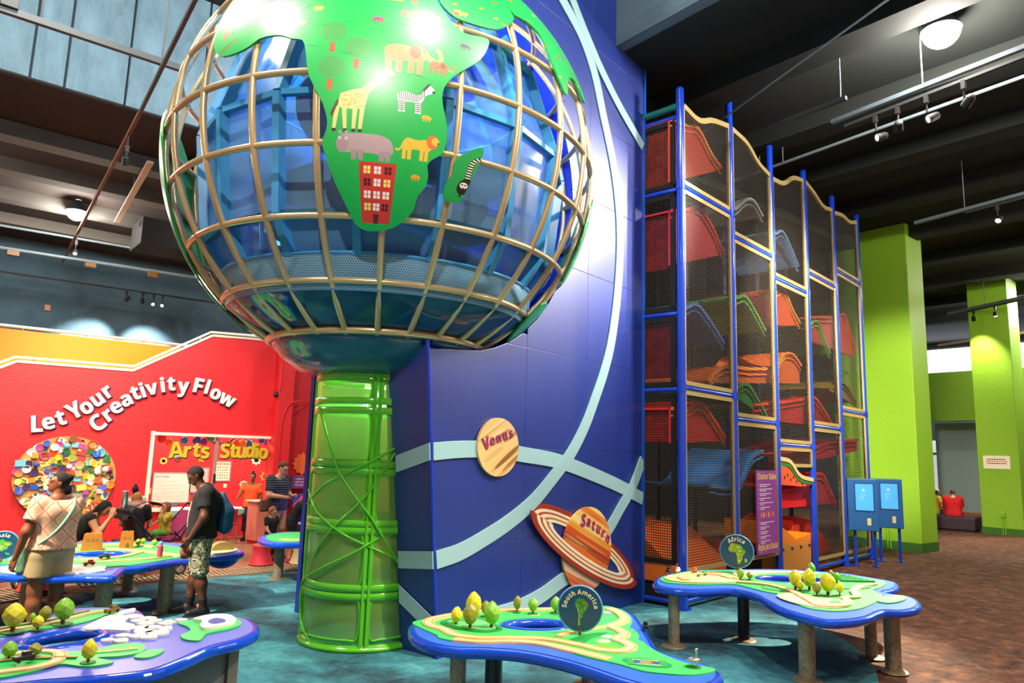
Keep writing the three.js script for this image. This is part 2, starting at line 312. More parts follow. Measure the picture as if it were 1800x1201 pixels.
// ---------------------------------------------------------------- blue tower
const TW_TURN = 11.13 * deg, TW_AT = [4.22, 0, -6.155];
const tower = structGroup('wall_tower', 'tall royal blue tower clad in large panels', TW_AT, TW_TURN);
const towerWorld = (u, y, z) => [TW_AT[0] + u * Math.cos(TW_TURN) + z * Math.sin(TW_TURN), y, TW_AT[2] - u * Math.sin(TW_TURN) + z * Math.cos(TW_TURN)];
{
  const g = tower;
  const mTower = phys(0x0e2c84, 0.45, { clearcoat: 0.55, clearcoatRoughness: 0.42 });
  const RH = 2.16, lean = y => -0.105 * Math.min(y, 3.12);
  const arc = (a0, a1, n = 30, r = RH) => Array.from({ length: n + 1 }, (_, i) => { const a = (a0 + (a1 - a0) * i / n) * deg; return [r * Math.cos(a), 5.2 + r * Math.sin(a)]; });
  // panel outlines: grid cells minus the round opening
  const us = [-0.6, 1.27, 2.54, 4.01], ys = [0, 1.06, 2.07, 3.24, 4.4, 5.45, 6.6, 7.7, 8.85, 10.5];
  const inHole = (x, y) => x * x + (y - 5.2) ** 2 < RH * RH;
  const gap = 0.005;
  for (let i = 0; i < 3; i++) for (let j = 0; j < ys.length - 1; j++) {
    const y0 = ys[j] + gap, y1 = ys[j + 1] - gap, x1 = us[i + 1] - gap; let pts = [];
    const x0 = y => i ? us[i] + gap : (y > 3.1 ? -0.36 : lean(y));
    if (i === 2 && y0 > 8) continue;
    // trace the cell row by row, cutting at the circle's right side
    const N = 16, Lp = [];
    for (let k = 0; k <= N; k++) { const y = y0 + (y1 - y0) * k / N; let xl = x0(y); const d = RH * RH - (y - 5.2) ** 2; if (d > 0) xl = Math.max(xl, Math.sqrt(d)); Lp.push([Math.min(xl, x1), y]); }
    if (Lp.every(p => p[0] >= x1 - 0.02)) continue;
    let L2 = Lp.filter(p => p[0] < x1 - 0.01);
    if (j === 6 && i === 0) { L2 = Lp.filter(p => p[0] < x1 - 0.01); }
    pts = [[x1, L2[0][1]], [x1, L2[L2.length - 1][1]], ...L2.reverse()];
    part('panel', plate(pts, 0.03, 0.004), mTower, g);
  }
  // core behind the panels, the leaning side face, the top and the right return
  const core = [[0, 0], [4.0, 0], [4.0, 8.2], [3.3, 8.2], [3.3, 10.6], [-0.36, 10.6], ...arc(99.4, -99.4, 60, RH + 0.004), [-0.325, 3.06]];
  part('core', plate(core, 0.06).translate(0, 0, -0.065), mat(0x081350, 0.6), g);
  const s = new THREE.BufferGeometry();
  const P = [[0, 0, 0.03], [0, 0, -0.62], [-0.33, 3.1, -0.62], [-0.33, 3.1, 0.03]];
  s.setAttribute('position', new THREE.Float32BufferAttribute([...P[0], ...P[2], ...P[1], ...P[0], ...P[3], ...P[2]], 3)); s.setAttribute('uv', new THREE.Float32BufferAttribute(new Array(12).fill(0), 2)); s.computeVertexNormals();
  const inner = s.clone().translate(0.06, 0, 0);
  part('side_panel', [s, inner], mTower, g);
  part('corner_trim', rod([0, 0, 0.02], [-0.33, 3.1, 0.02], 0.02, 10), phys(0x1a3ec0, 0.25), g);
  part('right_return', box(0.05, 8.2, 1.6, 4.0, 4.1, -0.85), mat(0x1546b8, 0.35), g);
  part('edge_trim', box(0.05, 8.0, 0.07, 4.03, 4.0, 0.02), phys(0x1b57c8, 0.25), g);
  part('upper_return', box(0.05, 3.3, 1.6, -0.36, 8.95, -0.8), mTower, g);
  // round shell that lines the opening behind the globe
  const sh = new THREE.SphereGeometry(2.5, 40, 30, 0, Math.PI, 0.18, Math.PI - 0.36);   // half sphere towards +z
  const sp = sh.attributes.position, keepIdx = [], ix = sh.index.array;
  const rotated = sh.clone().rotateX(-Math.PI).rotateY(0);
  const q = rotated.attributes.position;
  for (let i = 0; i < ix.length; i += 3) { let ok = true; for (let k = 0; k < 3; k++) { const x = q.getX(ix[i + k]), z = q.getZ(ix[i + k]); if (x < 0.25 || z > 1.12) ok = false; } if (ok) keepIdx.push(ix[i], ix[i + 1], ix[i + 2]); }
  rotated.setIndex(keepIdx);
  const ring = [];
  // opening rim: joins the panels to the shell
  for (let i = 0; i <= 60; i++) { const a = (-99 + 198 * i / 60) * deg; ring.push([RH * Math.cos(a), 5.2 + RH * Math.sin(a)]); }
  const rimG = []; for (let i = 0; i < 60; i++) { const a = ring[i], b = ring[i + 1]; rimG.push(bar([a[0], a[1], -0.28], [b[0], b[1], -0.28], 0.02, 0.02)); }
  const rim = new THREE.BufferGeometry(), rp = [];
  for (let i = 0; i < 60; i++) { const a = ring[i], b = ring[i + 1]; rp.push(a[0], a[1], 0.03, b[0], b[1], 0.03, b[0], b[1], -0.7, a[0], a[1], 0.03, b[0], b[1], -0.7, a[0], a[1], -0.7); }
  rim.setAttribute('position', new THREE.Float32BufferAttribute(rp, 3)); rim.computeVertexNormals();
  const mShell = mat(0x0a2fd0, 0.4);
  part('opening_rim', rim, mShell, g);
  part('opening_shell', rotated.translate(0, 5.2, -1.126), mShell, g);
  part('rear_board', box(0.9, 3.2, 0.05, 0.68, 1.61, -2.6), mat(0x4c2f7a, 0.6), g);
  part('rear_board_edge', box(0.04, 3.2, 0.07, 0.22, 1.61, -2.6), mat(0x1a2f8c, 0.4), g);
}
// pale blue orbit bands on the tower
{
  const bm = mat(0x9cc4cc, 0.45);
  const bands = [
    [[[-0.2, 2.0], [0.18, 2.03], [0.77, 2.04], [1.2, 2.0], [1.92, 1.93], [2.75, 1.76], [3.37, 1.61], [4.0, 1.43]], 0.17, 'pale blue orbit band that passes behind the Venus disc'],
    [[[-0.09, 0.95], [0.24, 1.0], [0.61, 1.11], [1.02, 1.26], [1.45, 1.47], [1.83, 1.74], [2.18, 2.02], [2.5, 2.39], [2.73, 2.76], [2.96, 3.17], [3.12, 3.57], [3.29, 4.41], [3.32, 5.26], [3.15, 6.06], [2.83, 6.8], [2.6, 7.3], [2.3, 7.67], [2.02, 7.86], [1.6, 8.1]], 0.17, 'longest pale blue orbit band rising along the globe'],
    [[[4.0, 1.97], [3.7, 1.59], [3.37, 1.3], [3.13, 1.09], [2.77, 0.86], [2.39, 0.62], [2.03, 0.52], [1.64, 0.4], [1.19, 0.32], [0.86, 0.3], [0.0, 0.24]], 0.17, 'pale blue orbit band that passes behind the Saturn disc'],
    [[[3.97, 6.7], [3.29, 7.07], [2.74, 7.45], [2.52, 7.64], [2.3, 7.84], [2.08, 8.06], [1.5, 8.7], [1.2, 9.2]], 0.15, 'pale blue orbit band at the top right of the tower'],
  ];
  bands.forEach(([p, w, label], k) => {
    const out = ribbonOutline(p, w, 90);
    const b = part('orbit_band', plate(out, 0.018, 0.003), bm, tower, label);
    b.position.z = 0.032 + k * 0.002;
  });
  // their ends on the leaning side face
  for (const [y0, y1, label] of [[2.0, 1.86, 'short pale blue band end level with the Venus disc beside the green tube'], [0.95, 0.9, 'short pale blue band end halfway up beside the green tube'], [0.3, 0.56, 'short pale blue band end low beside the green tube']]) {
    const f = y => -0.1065 * y - 0.012, h = 0.085;
    const g = new THREE.BufferGeometry(), q = [[f(y0 - h), y0 - h, 0.03], [f(y1 - h), y1 - h, -0.47], [f(y1 + h), y1 + h, -0.47], [f(y0 + h), y0 + h, 0.03]], o = q.map(p => [p[0] - 0.018, p[1], p[2]]), T = [];
    const quad = (a, b, c, d) => T.push(...a, ...b, ...c, ...a, ...c, ...d);
    quad(o[0], o[3], o[2], o[1]); quad(q[0], q[1], q[2], q[3]); for (let i = 0; i < 4; i++) { const j = (i + 1) % 4; quad(o[i], o[j], q[j], q[i]); }
    g.setAttribute('position', new THREE.Float32BufferAttribute(T, 3)); g.computeVertexNormals();
    part('orbit_band', g, bm, tower, label);
  }
}
const FONT = await new FontLoader().loadAsync('fonts/droid/droid_sans_bold.typeface.json');
function letter(ch, size, depth, bevel = 0.004) { const g = new TextGeometry(ch, { font: FONT, size, depth, curveSegments: 4, bevelEnabled: bevel > 0, bevelSize: bevel, bevelThickness: bevel, bevelSegments: 1 }); g.computeBoundingBox(); const b = g.boundingBox; return g.translate(-(b.min.x + b.max.x) / 2, -(b.min.y + b.max.y) / 2, 0); }
const discUV = (g, r, ry) => { const p = g.attributes.position, u = g.attributes.uv; for (let i = 0; i < p.count; i++) u.setXY(i, 0.5 + p.getX(i) / r / 2, 0.5 + p.getY(i) / ry / 2); return g; };
{ // Venus
  const v = thing('planet_sign', 'round tan Venus disc mounted on the blue tower', 'planet sign', towerWorld(0.77, 2.07, 0.055), TW_TURN);
  const t = canvasTex(512, 512, (c, w, h) => {
    const gr = c.createLinearGradient(0, 0, w, h); gr.addColorStop(0, '#f4dba4'); gr.addColorStop(0.45, '#e6bd78'); gr.addColorStop(0.7, '#b97a3c'); gr.addColorStop(1, '#d79a56');
    c.fillStyle = '#e3bd7c'; c.fillRect(0, 0, w, h);
    const cols = ['#f3dcaa', '#d9a765', '#8a5a2c', '#caa063', '#6f4522', '#d2a468', '#a8713a', '#e6c58c'];
    for (let i = 0; i < 26; i++) { c.save(); c.translate(w * rr(0.1, 1.1), h * rr(0.05, 1.1)); c.rotate(-0.55); c.globalAlpha = 0.45; c.fillStyle = pick(cols); c.beginPath(); c.ellipse(0, 0, rr(120, 300), rr(6, 22), 0, 0, 7); c.fill(); c.restore(); }
    c.save(); c.translate(w * 0.72, h * 0.66); c.rotate(-0.6); c.globalAlpha = 0.75; c.fillStyle = '#7a4a22'; c.beginPath(); c.ellipse(0, 0, 190, 22, 0, 0, 7); c.fill(); c.fillStyle = '#9a6430'; c.beginPath(); c.ellipse(40, 70, 170, 14, 0, 0, 7); c.fill(); c.restore();
  });
  const g = new THREE.CylinderGeometry(0.345, 0.345, 0.03, 56).rotateX(Math.PI / 2);
  part('disc', discUV(g.scale(1, 0.92, 1), 0.345, 0.318), mat(0xffffff, 0.4, { map: t }), v);
  const word = 'Venus', mm = mat(0xa02868, 0.45);
  [...word].forEach((ch, i) => { const l = part('letter', letter(ch, i ? 0.105 : 0.13, 0.008, 0.002), mm, v); l.position.set(-0.22 + i * 0.105, 0.03 + 0.03 * i + (i === 0 ? 0.005 : 0), 0.015); l.rotation.z = 0.33; });
}
{ // Saturn
  const v = thing('planet_sign', 'orange striped Saturn disc with a tilted ring on the blue tower', 'planet sign', towerWorld(2.56, 0.85, 0.06), TW_TURN);
  const t = canvasTex(512, 512, (c, w, h) => {
    c.save(); c.translate(w / 2, h / 2); c.rotate(0.42); c.translate(-w / 2, -h / 2);
    const bands = ['#b8552a', '#f0b45c', '#f8d888', '#e8883a', '#f7c868', '#f9dc94', '#ef9a34', '#d9541e', '#a8431f', '#e06a28', '#e88a48', '#c9a48c', '#d8b090', '#c25a30', '#e0762c', '#d24a20', '#e88038'];
    bands.forEach((b, i) => { c.fillStyle = b; c.fillRect(-200, -100 + i * 42, 900, 44); });
    for (let i = 0; i < 60; i++) { c.globalAlpha = 0.35; c.fillStyle = pick(bands); c.beginPath(); c.ellipse(rr(-50, 560), rr(-60, 570), rr(60, 240), rr(3, 10), 0, 0, 7); c.fill(); }
    c.restore();
  });
  part('disc', discUV(new THREE.CylinderGeometry(0.55, 0.55, 0.03, 56).rotateX(Math.PI / 2).scale(1, 0.94, 1), 0.55, 0.517), mat(0xffffff, 0.4, { map: t }), v);
  const tilt = -0.41, rings = [['#a03018', 1.32, 0.3, 1.2, 0.245], ['#f2e0c0', 1.2, 0.245, 1.13, 0.215], ['#b04a24', 1.13, 0.215, 1.08, 0.195], ['#f2e0c0', 1.08, 0.195, 1.0, 0.165], ['#c87840', 1.0, 0.165, 0.94, 0.145], ['#f6ecd4', 0.94, 0.145, 0.86, 0.115]];
  rings.forEach(([col, a, b, a2, b2], i) => {
    // the ring passes before the lower half and behind the upper half of the disc
    const full = circle(0, 0, a, b, 72), hole = circle(0, 0, a2, b2, 72);
    const half = (lo) => { const o = [], n = 40; for (let k = 0; k <= n; k++) { const f = (lo ? Math.PI : 0) + Math.PI * k / n; o.push([a * Math.cos(f), b * Math.sin(f)]); } for (let k = n; k >= 0; k--) { const f = (lo ? Math.PI : 0) + Math.PI * k / n; o.push([a2 * Math.cos(f), b2 * Math.sin(f)]); } return o; };
    part('ring_band', [plate(half(true), 0.02).translate(0, 0, 0.016), plate(half(false), 0.02).translate(0, 0, -0.036)].map(q => q.rotateZ(tilt)), mat(col, 0.45), v);
  });
  const mm = mat(0xa02868, 0.45);
  [...'Saturn'].forEach((ch, i) => { const l = part('letter', letter(ch, i ? 0.12 : 0.15, 0.008, 0.002), mm, v); l.position.set(-0.12 + i * 0.115, 0.36 - 0.028 * i - 0.005 * i * i, 0.016); l.rotation.z = -0.2 - i * 0.06; });
}

// ---------------------------------------------------------------- the globe
const GC = [4.0, 5.2, -7.26], AZ0 = Math.atan2(7.26, -4.0);
const sph = (lon, lat, r) => V(r * Math.cos(lat * deg) * Math.cos(AZ0 - lon * deg), r * Math.sin(lat * deg), r * Math.cos(lat * deg) * Math.sin(AZ0 - lon * deg));
const globe = thing('globe', 'giant open world globe with gold grid and green continents', 'globe', GC);
{
  const R0 = 2.37;
  for (let k = 0; k < 24; k++) {
    const lon = -0.7 + k * 15, p = [];
    for (let lat = -61; lat <= 76; lat += 4.5) p.push(sph(lon, lat, R0));
    part('meridian_bar', tube(p, 0.031, false, 60, 9), M.gold, globe);
  }
  for (const lat of [-60, -45, -30, -15, 0, 15, 30, 45, 60, 75]) {
    const g = new THREE.TorusGeometry(R0 * Math.cos(lat * deg), lat === -60 ? 0.04 : 0.031, 9, 110).rotateX(Math.PI / 2).translate(0, R0 * Math.sin(lat * deg), 0);
    part('parallel_ring', g, M.gold, globe);
  }
  // dish and lower bowl
  part('dish', lathe([[0.5, -2.42], [0.66, -2.41], [0.86, -2.36], [1.02, -2.25], [1.13, -2.13], [1.16, -2.08], [1.14, -2.05], [1.0, -2.04], [0.5, -2.04]], 64), M.teal, globe);
  part('bowl', lathe([[1.17, -2.03], [1.36, -1.94], [1.55, -1.82], [1.63, -1.76]], 64), phys(0x1a6a96, 0.06, { transmission: 0.55, thickness: 0 }), globe, 'dark teal glazed bowl');
  // perforated band
  const perf = canvasTex(64, 64, (c, w, h) => { c.fillStyle = '#7db2d8'; c.fillRect(0, 0, w, h); c.fillStyle = '#2c5478'; for (let i = 0; i < 4; i++) for (let j = 0; j < 4; j++) { c.beginPath(); c.arc(i * 16 + (j % 2 ? 8 : 0) + 4, j * 16 + 8, 4.2, 0, 7); c.fill(); } });
  const bg = lathe([[1.64, -1.76], [1.7, -1.6], [1.72, -1.42]], 72); uvScale(bg, 110, 4);
  part('perforated_band', bg, mat(0xffffff, 0.3, { metalness: 0.45, map: perf }), globe, 'light blue perforated metal band');
  part('band_lip', new THREE.TorusGeometry(1.72, 0.02, 8, 80).rotateX(Math.PI / 2).translate(0, -1.42, 0), M.frameBlue, globe);
  part('floor_plate', new THREE.CylinderGeometry(1.6, 1.6, 0.04, 48).translate(0, -1.73, 0), mat(0x123a5c, 0.7), globe);
  // faceted inner cabin: ribs, rails and tinted panels
  const tiers = [[1.68, -1.42], [1.9, -1.1], [2.03, 0.02], [1.72, 1.0], [1.4, 1.5]], n = 16;
  const pt = (k, t) => { const a = AZ0 + (k + 0.35) / n * 2 * Math.PI; return V(tiers[t][0] * Math.cos(a), tiers[t][1], tiers[t][0] * Math.sin(a)); };
  const tint = [phys(0x86c0f0, 0.2, { transmission: 0.72, thickness: 0 }), phys(0x6aaae6, 0.28, { transmission: 0.5, thickness: 0 })], mesh = mat(0x2f6fae, 0.35, { metalness: 0.3, map: perf });
  for (let k = 0; k < n; k++) {
    for (let t = 0; t < 4; t++) {
      const a = pt(k, t), b = pt(k, t + 1), c = pt(k + 1, t), d = pt(k + 1, t + 1);
      part('cabin_rib', bar(a.toArray(), b.toArray(), 0.075, 0.11), M.frameBlue, globe);
      if (t === 1 || t === 2) part('cabin_rail', bar(b.toArray(), d.toArray(), 0.06, 0.06), M.frameBlue, globe);
      if (t === 0) part('cabin_rail', bar(b.toArray(), d.toArray(), 0.06, 0.07), M.teal, globe);
      const g = new THREE.BufferGeometry(), P = [a, c, d, b].flatMap(v => v.clone().multiplyScalar(0.985).toArray());
      g.setAttribute('position', new THREE.Float32BufferAttribute(P, 3)); g.setAttribute('uv', new THREE.Float32BufferAttribute([0, 0, 6, 0, 6, 8, 0, 8], 2)); g.setIndex([0, 2, 1, 0, 3, 2]); g.computeVertexNormals();
      part('cabin_panel', g, (k * 7 + t * 3) % 5 === 0 ? tint[1] : tint[0], globe);
    }
  }
  // climbing tunnel and plates inside
  part('inner_tunnel', lathe([[0.58, -1.7], [0.58, 1.5]], 24), phys(0x1a44b0, 0.4, { transmission: 0.25, thickness: 0 }), globe);
  for (const [y, a, c] of [[-0.95, 0.4, 0x1450a0], [-0.2, 2.2, 0x1c6ab0], [0.55, 4.0, 0x124a94], [-0.6, 5.3, 0x7a2434]]) part('inner_plate', lathe([[0.6, 0], [1.25, 0.08], [1.5, 0.0], [1.5, -0.05], [0.6, -0.06]], 40).scale(1, 1, 0.55).rotateY(a).translate(Math.cos(a) * 0.2, y, Math.sin(a) * 0.2), mat(c, 0.5), globe);
  { part('added_cabin_lamp', new THREE.SphereGeometry(0.16, 16, 10).translate(0, 1.9, 0), mat(0xffffff, 0.4, { emissive: 0xf2f6ff, emissiveIntensity: 3 }), globe); const l = new THREE.PointLight(0xf2f6ff, 60, 0, 2); l.position.set(4.0, 5.2 + 1.9, -7.26); l.castShadow = true; l.shadow.radius = 6; scene.add(l); }  // lamp and its bulb added to brighten the cabin interior
  part('speaker', [new THREE.CylinderGeometry(0.1, 0.1, 0.08, 24).rotateX(Math.PI / 2).rotateY(-0.5).translate(0.2, -0.75, 1.55)], M.black, globe);
}
// continents: thin curved panels; print given in degrees of the globe
const AF = [[-41.9, 22.8], [-42.7, 18.1], [-43.7, 14], [-43.1, 9.7], [-41.3, 7.1], [-38.9, 5.6], [-34.9, 5.5], [-31.6, 6.4], [-29.4, 7.8], [-26.3, 8.1], [-23.9, 7.8], [-21.7, 6.8], [-19.2, 6.3], [-18.2, 3.8], [-17.6, 0.4], [-16.8, -2.3], [-15.3, -5], [-13.9, -7.6], [-13.1, -10.1], [-12.9, -11.6], [-13.3, -13.3], [-14, -15.1], [-13.6, -17.1], [-12.6, -20], [-11.6, -22.7], [-10.3, -25.5], [-8.7, -28.5], [-7.3, -31.1], [-6.1, -32.1], [-3.9, -32.7], [-0.9, -32.4], [2.1, -31.5], [4.9, -29.4], [6.4, -27.1], [6.9, -24.4], [8.4, -22.4], [8.6, -19.8], [8.2, -18.1], [9, -16.9], [11.1, -15.3], [11.7, -13.2], [11.5, -9.5], [10.8, -7.1], [10, -4], [10.4, -1.5], [12.2, 1.2], [15.2, 4], [18.1, 6.7], [20.2, 10.6], [20.6, 12.8], [19.1, 13], [15.9, 12.5], [13.9, 12.8], [11.9, 14.6], [10.2, 17], [8.3, 20.3], [6, 26], [0, 30], [-10, 32], [-22, 36], [-30, 34], [-37, 29]];
const LON0 = -45, LAT0 = -34, KD = 26, CW = 67 * KD, CH = 72 * KD;
function continent(name, pts, m, bulge = 2.405, th = 0.022, wrap = null) {
  let g = new THREE.ExtrudeGeometry(shapeOf(smooth2(pts, pts.length * 2)), { depth: 1, bevelEnabled: false });
  g = new TessellateModifier(2.6, 7).modify(g.index ? g.toNonIndexed() : g);
  const p = g.attributes.position, uv = new Float32Array(p.count * 2);
  for (let i = 0; i < p.count; i++) {
    const lon = p.getX(i), lat = p.getY(i), q = sph(lon, lat, bulge + th * p.getZ(i));
    if (wrap) { uv[i * 2] = wrap[0] + (lon - wrap[2]) * wrap[4]; uv[i * 2 + 1] = wrap[1] + (lat - wrap[3]) * wrap[4]; } else { uv[i * 2] = (lon - LON0) / 67; uv[i * 2 + 1] = (lat - LAT0) / 72; }
    p.setXYZ(i, q.x, q.y, q.z);
  }
  g.setAttribute('uv', new THREE.BufferAttribute(uv, 2)); g.deleteAttribute('normal');
  g = mergeVertices(g, 1e-4); g = g.toNonIndexed(); g.computeVertexNormals();
  const n = g.attributes.normal, q = g.attributes.position;          // smooth normals on the curved faces
  for (let i = 0; i < n.count; i++) { const v = V(q.getX(i), q.getY(i), q.getZ(i)).normalize(), d = v.x * n.getX(i) + v.y * n.getY(i) + v.z * n.getZ(i); if (Math.abs(d) > 0.7) { v.multiplyScalar(Math.sign(d)); n.setXYZ(i, v.x, v.y, v.z); } }
  return part(name, g, m, globe);
}
const X = l => (l - LON0) * KD, Y = l => CH - (l - LAT0) * KD;
function poly(c, fill, pts) { c.fillStyle = fill; c.beginPath(); pts.forEach((p, i) => i ? c.lineTo(X(p[0]), Y(p[1])) : c.moveTo(X(p[0]), Y(p[1]))); c.closePath(); c.fill(); }
function blob(c, fill, pts) { const s = smooth2(pts, pts.length * 6); poly(c, fill, s); }
function oval(c, fill, x, y, rx, ry, rot = 0) { c.fillStyle = fill; c.beginPath(); c.ellipse(X(x), Y(y), rx * KD, ry * KD, -rot, 0, 7); c.fill(); }
function block(c, x, y, w, h, body, taper = 0.8) {          // apartment block print with lit and dark windows
  poly(c, body, [[x - w / 2, y + h], [x + w / 2, y + h], [x + w / 2 * taper, y], [x - w / 2 * taper, y]]);
  for (let r = 0; r < 4; r++) for (let k = 0; k < 3; k++) {
    const f = 1 - (1 - taper) * (0.15 + r * 0.22), cx = x + (k - 1) * w * 0.29 * f, cy = y + h * (0.88 - r * 0.2), col = ['#f6e27a', '#f6f0f0', '#4a1420'][(r * 2 + k * (r + 1)) % 3];
    for (const [a, b] of [[-0.3, 0.3], [0.3, 0.3], [-0.3, -0.35], [0.3, -0.35]]) poly(c, col, [[cx + (a - 0.24) * w * 0.17, cy + (b - 0.28) * h * 0.1], [cx + (a + 0.24) * w * 0.17, cy + (b - 0.28) * h * 0.1], [cx + (a + 0.24) * w * 0.17, cy + (b + 0.28) * h * 0.1], [cx + (a - 0.24) * w * 0.17, cy + (b + 0.28) * h * 0.1]]);
  }
  poly(c, '#5a1a20', [[x - w * 0.08, y + h * 0.16], [x + w * 0.08, y + h * 0.16], [x + w * 0.07, y], [x - w * 0.07, y]]);
}
function smallBeast(c, col, x, y, s) { blob(c, col, [[x - 1.2 * s, y - 0.2 * s], [x - 0.8 * s, y + 0.5 * s], [x, y + 0.6 * s], [x + 0.8 * s, y + 0.4 * s], [x + 1.2 * s, y - 0.1 * s], [x + 0.8 * s, y - 0.3 * s], [x, y - 0.2 * s]]); for (const d of [-0.8, -0.2, 0.5]) poly(c, col, [[x + d * s, y - 0.1 * s], [x + (d + 0.3) * s, y - 0.1 * s], [x + (d + 0.3) * s, y - 0.8 * s], [x + d * s, y - 0.8 * s]]); }
const africaTex = canvasTex(CW, CH, (c, w, h) => {
  c.fillStyle = '#0fae4c'; c.fillRect(0, 0, w, h);
  // round trees
  for (const [x, y] of [[-12.7, 8.2], [-7.6, 4.7], [-12.7, 0.2]]) { poly(c, '#c85a30', [[x - 0.55, y - 2.6], [x + 0.55, y - 2.6], [x + 0.55, y - 4.9], [x - 0.55, y - 4.9]]); oval(c, '#3f9a4a', x, y, 2.75, 2.3); }
  for (const [x, y] of [[3.6, 19.5], [-20, 19]]) { poly(c, '#c85a30', [[x - 0.55, y], [x + 0.55, y], [x + 0.55, y - 2], [x - 0.55, y - 2]]); oval(c, '#3f9a4a', x, y + 2, 2.6, 2.2); }
  block(c, -2.3, -31, 8.0, 12.3, '#d0342c'); block(c, -25.3, 9.2, 6.2, 7.4, '#8f4a34', 0.9);
  // elephant and calf
  const ele = (x, y, s, col, ear) => {
    blob(c, col, [[x - 4 * s, y + 0.6 * s], [x - 3.6 * s, y + 2.2 * s], [x - 1.5 * s, y + 2.8 * s], [x + 1.5 * s, y + 2.6 * s], [x + 2.6 * s, y + 2.8 * s], [x + 4 * s, y + 2.0 * s], [x + 4.2 * s, y + 0.8 * s], [x + 2.4 * s, y - 0.2 * s], [x, y - 0.4 * s], [x - 3 * s, y - 0.6 * s]]);
    for (const d of [-3.8, -1.8, 0.4, 2.0]) poly(c, col, [[x + d * s, y + 0.4 * s], [x + (d + 1.3) * s, y + 0.4 * s], [x + (d + 1.1) * s, y - 2.8 * s], [x + d * s, y - 2.8 * s]]);
    c.strokeStyle = col; c.lineWidth = 0.85 * s * KD; c.lineCap = 'round'; c.beginPath(); c.moveTo(X(x + 4 * s), Y(y + 1.3 * s)); c.quadraticCurveTo(X(x + 6.4 * s), Y(y - 0.8 * s), X(x + 6.6 * s), Y(y + 1.2 * s)); c.quadraticCurveTo(X(x + 6.4 * s), Y(y + 2.6 * s), X(x + 5.9 * s), Y(y + 2.8 * s)); c.stroke();
    c.strokeStyle = '#f0e6b0'; c.lineWidth = 0.25 * s * KD; c.beginPath(); c.moveTo(X(x + 4.2 * s), Y(y + 0.4 * s)); c.quadraticCurveTo(X(x + 5.5 * s), Y(y - 0.6 * s), X(x + 6.2 * s), Y(y + 0.1 * s)); c.stroke();
    oval(c, ear, x + 1.7 * s, y + 1.7 * s, 1.05 * s, 1.4 * s); oval(c, '#2a2018', x + 3.4 * s, y + 1.9 * s, 0.14 * s, 0.14 * s);
  };
  ele(2.2, 3.2, 1.1, '#b08a58', '#8a6038'); ele(9.0, 2.2, 0.5, '#a8683c', '#7c4a28');
  // giraffe
  poly(c, '#e8cf86', [[-10.9, -8.2], [-10.4, -5.4], [-8.2, -4.6], [-6.2, -4.2], [-2.2, -0.2], [-1.2, 0.5], [-0.2, 0.1], [0.3, -0.9], [-1.0, -1.0], [-4.8, -5.2], [-5.3, -7.6], [-7, -8.6]]);
  for (const [a, b, d] of [[-11.0, -11.6, -8], [-9.6, -9.3, -8], [-7.4, -7.6, -8], [-5.9, -6.3, -7.4]]) { poly(c, '#e8cf86', [[a - 0.45, d], [a + 0.55, d], [b + 0.35, -12.6], [b - 0.35, -12.6]]); poly(c, '#3a281c', [[b - 0.35, -12.4], [b + 0.45, -12.4], [b + 0.4, -13], [b - 0.4, -13]]); }
  c.globalAlpha = 0.6; for (let i = 0; i < 60; i++) { const t = rnd(), x = t < 0.6 ? rr(-10.4, -5.6) : 0, y = t < 0.6 ? rr(-8.0, -5.2) : 0, s = rr(0, 4.2); oval(c, '#c9a24c', t < 0.6 ? x : -5.6 + s, t < 0.6 ? y : -4.6 + s, 0.26, 0.22); } c.globalAlpha = 1;
  poly(c, '#5a4028', [[-11, -6.5], [-12.4, -9.6], [-12, -10.2], [-11.6, -9.4], [-10.7, -7]]);
  // zebra
  blob(c, '#f2f0e8', [[0.9, -5.4], [1.2, -4.2], [3.2, -4.0], [5.2, -4.2], [6.6, -2.6], [7.4, -1.9], [8.4, -3.0], [7.9, -3.5], [6.6, -4.2], [5.9, -5.6], [3.4, -5.9], [1.6, -5.9]]);
  for (const x of [1.3, 2.1, 4.7, 5.4]) poly(c, '#f2f0e8', [[x - 0.3, -5.4], [x + 0.4, -5.4], [x + 0.5, -8.1], [x - 0.1, -8.1]]);
  c.strokeStyle = '#2a2420'; c.lineWidth = 4; for (let i = 0; i < 13; i++) { c.beginPath(); c.moveTo(X(1.2 + i * 0.42), Y(-4.1 + (i > 9 ? (i - 9) * 0.4 : 0))); c.lineTo(X(1.5 + i * 0.4), Y(-5.7 + (i > 9 ? (i - 9) * 0.4 : 0))); c.stroke(); }
  for (const x of [1.3, 2.1, 4.7, 5.4]) for (let k = 0; k < 5; k++) { c.beginPath(); c.moveTo(X(x - 0.2), Y(-6 - k * 0.4)); c.lineTo(X(x + 0.4), Y(-6.1 - k * 0.4)); c.stroke(); }
  poly(c, '#3a3028', [[5.9, -3.0], [6.9, -1.7], [7.6, -1.5], [7.0, -2.4], [6.2, -3.4]]); oval(c, '#2a2420', 8.2, -3.2, 0.32, 0.3);
  // hippopotamus
  blob(c, '#b59aa0', [[-10.8, -15.2], [-10.4, -13.8], [-9.4, -13.4], [-6, -13.2], [-1.8, -13.4], [0.2, -14.4], [0.7, -16.6], [-0.4, -17.4], [-3.5, -17.0], [-7.5, -17.0], [-9.6, -16.9]]);
  oval(c, '#a88c94', -9.8, -15.4, 1.3, 1.7); for (const x of [-7.4, -6.0, -1.6, -0.3]) poly(c, '#a88c94', [[x - 0.6, -16.4], [x + 0.6, -16.4], [x + 0.5, -18.4], [x - 0.5, -18.4]]);
  for (const x of [-10.3, -9.0]) { oval(c, '#fff', x, -14.3, 0.3, 0.3); oval(c, '#201818', x, -14.3, 0.14, 0.14); oval(c, '#b59aa0', x, -13.1, 0.3, 0.4); }
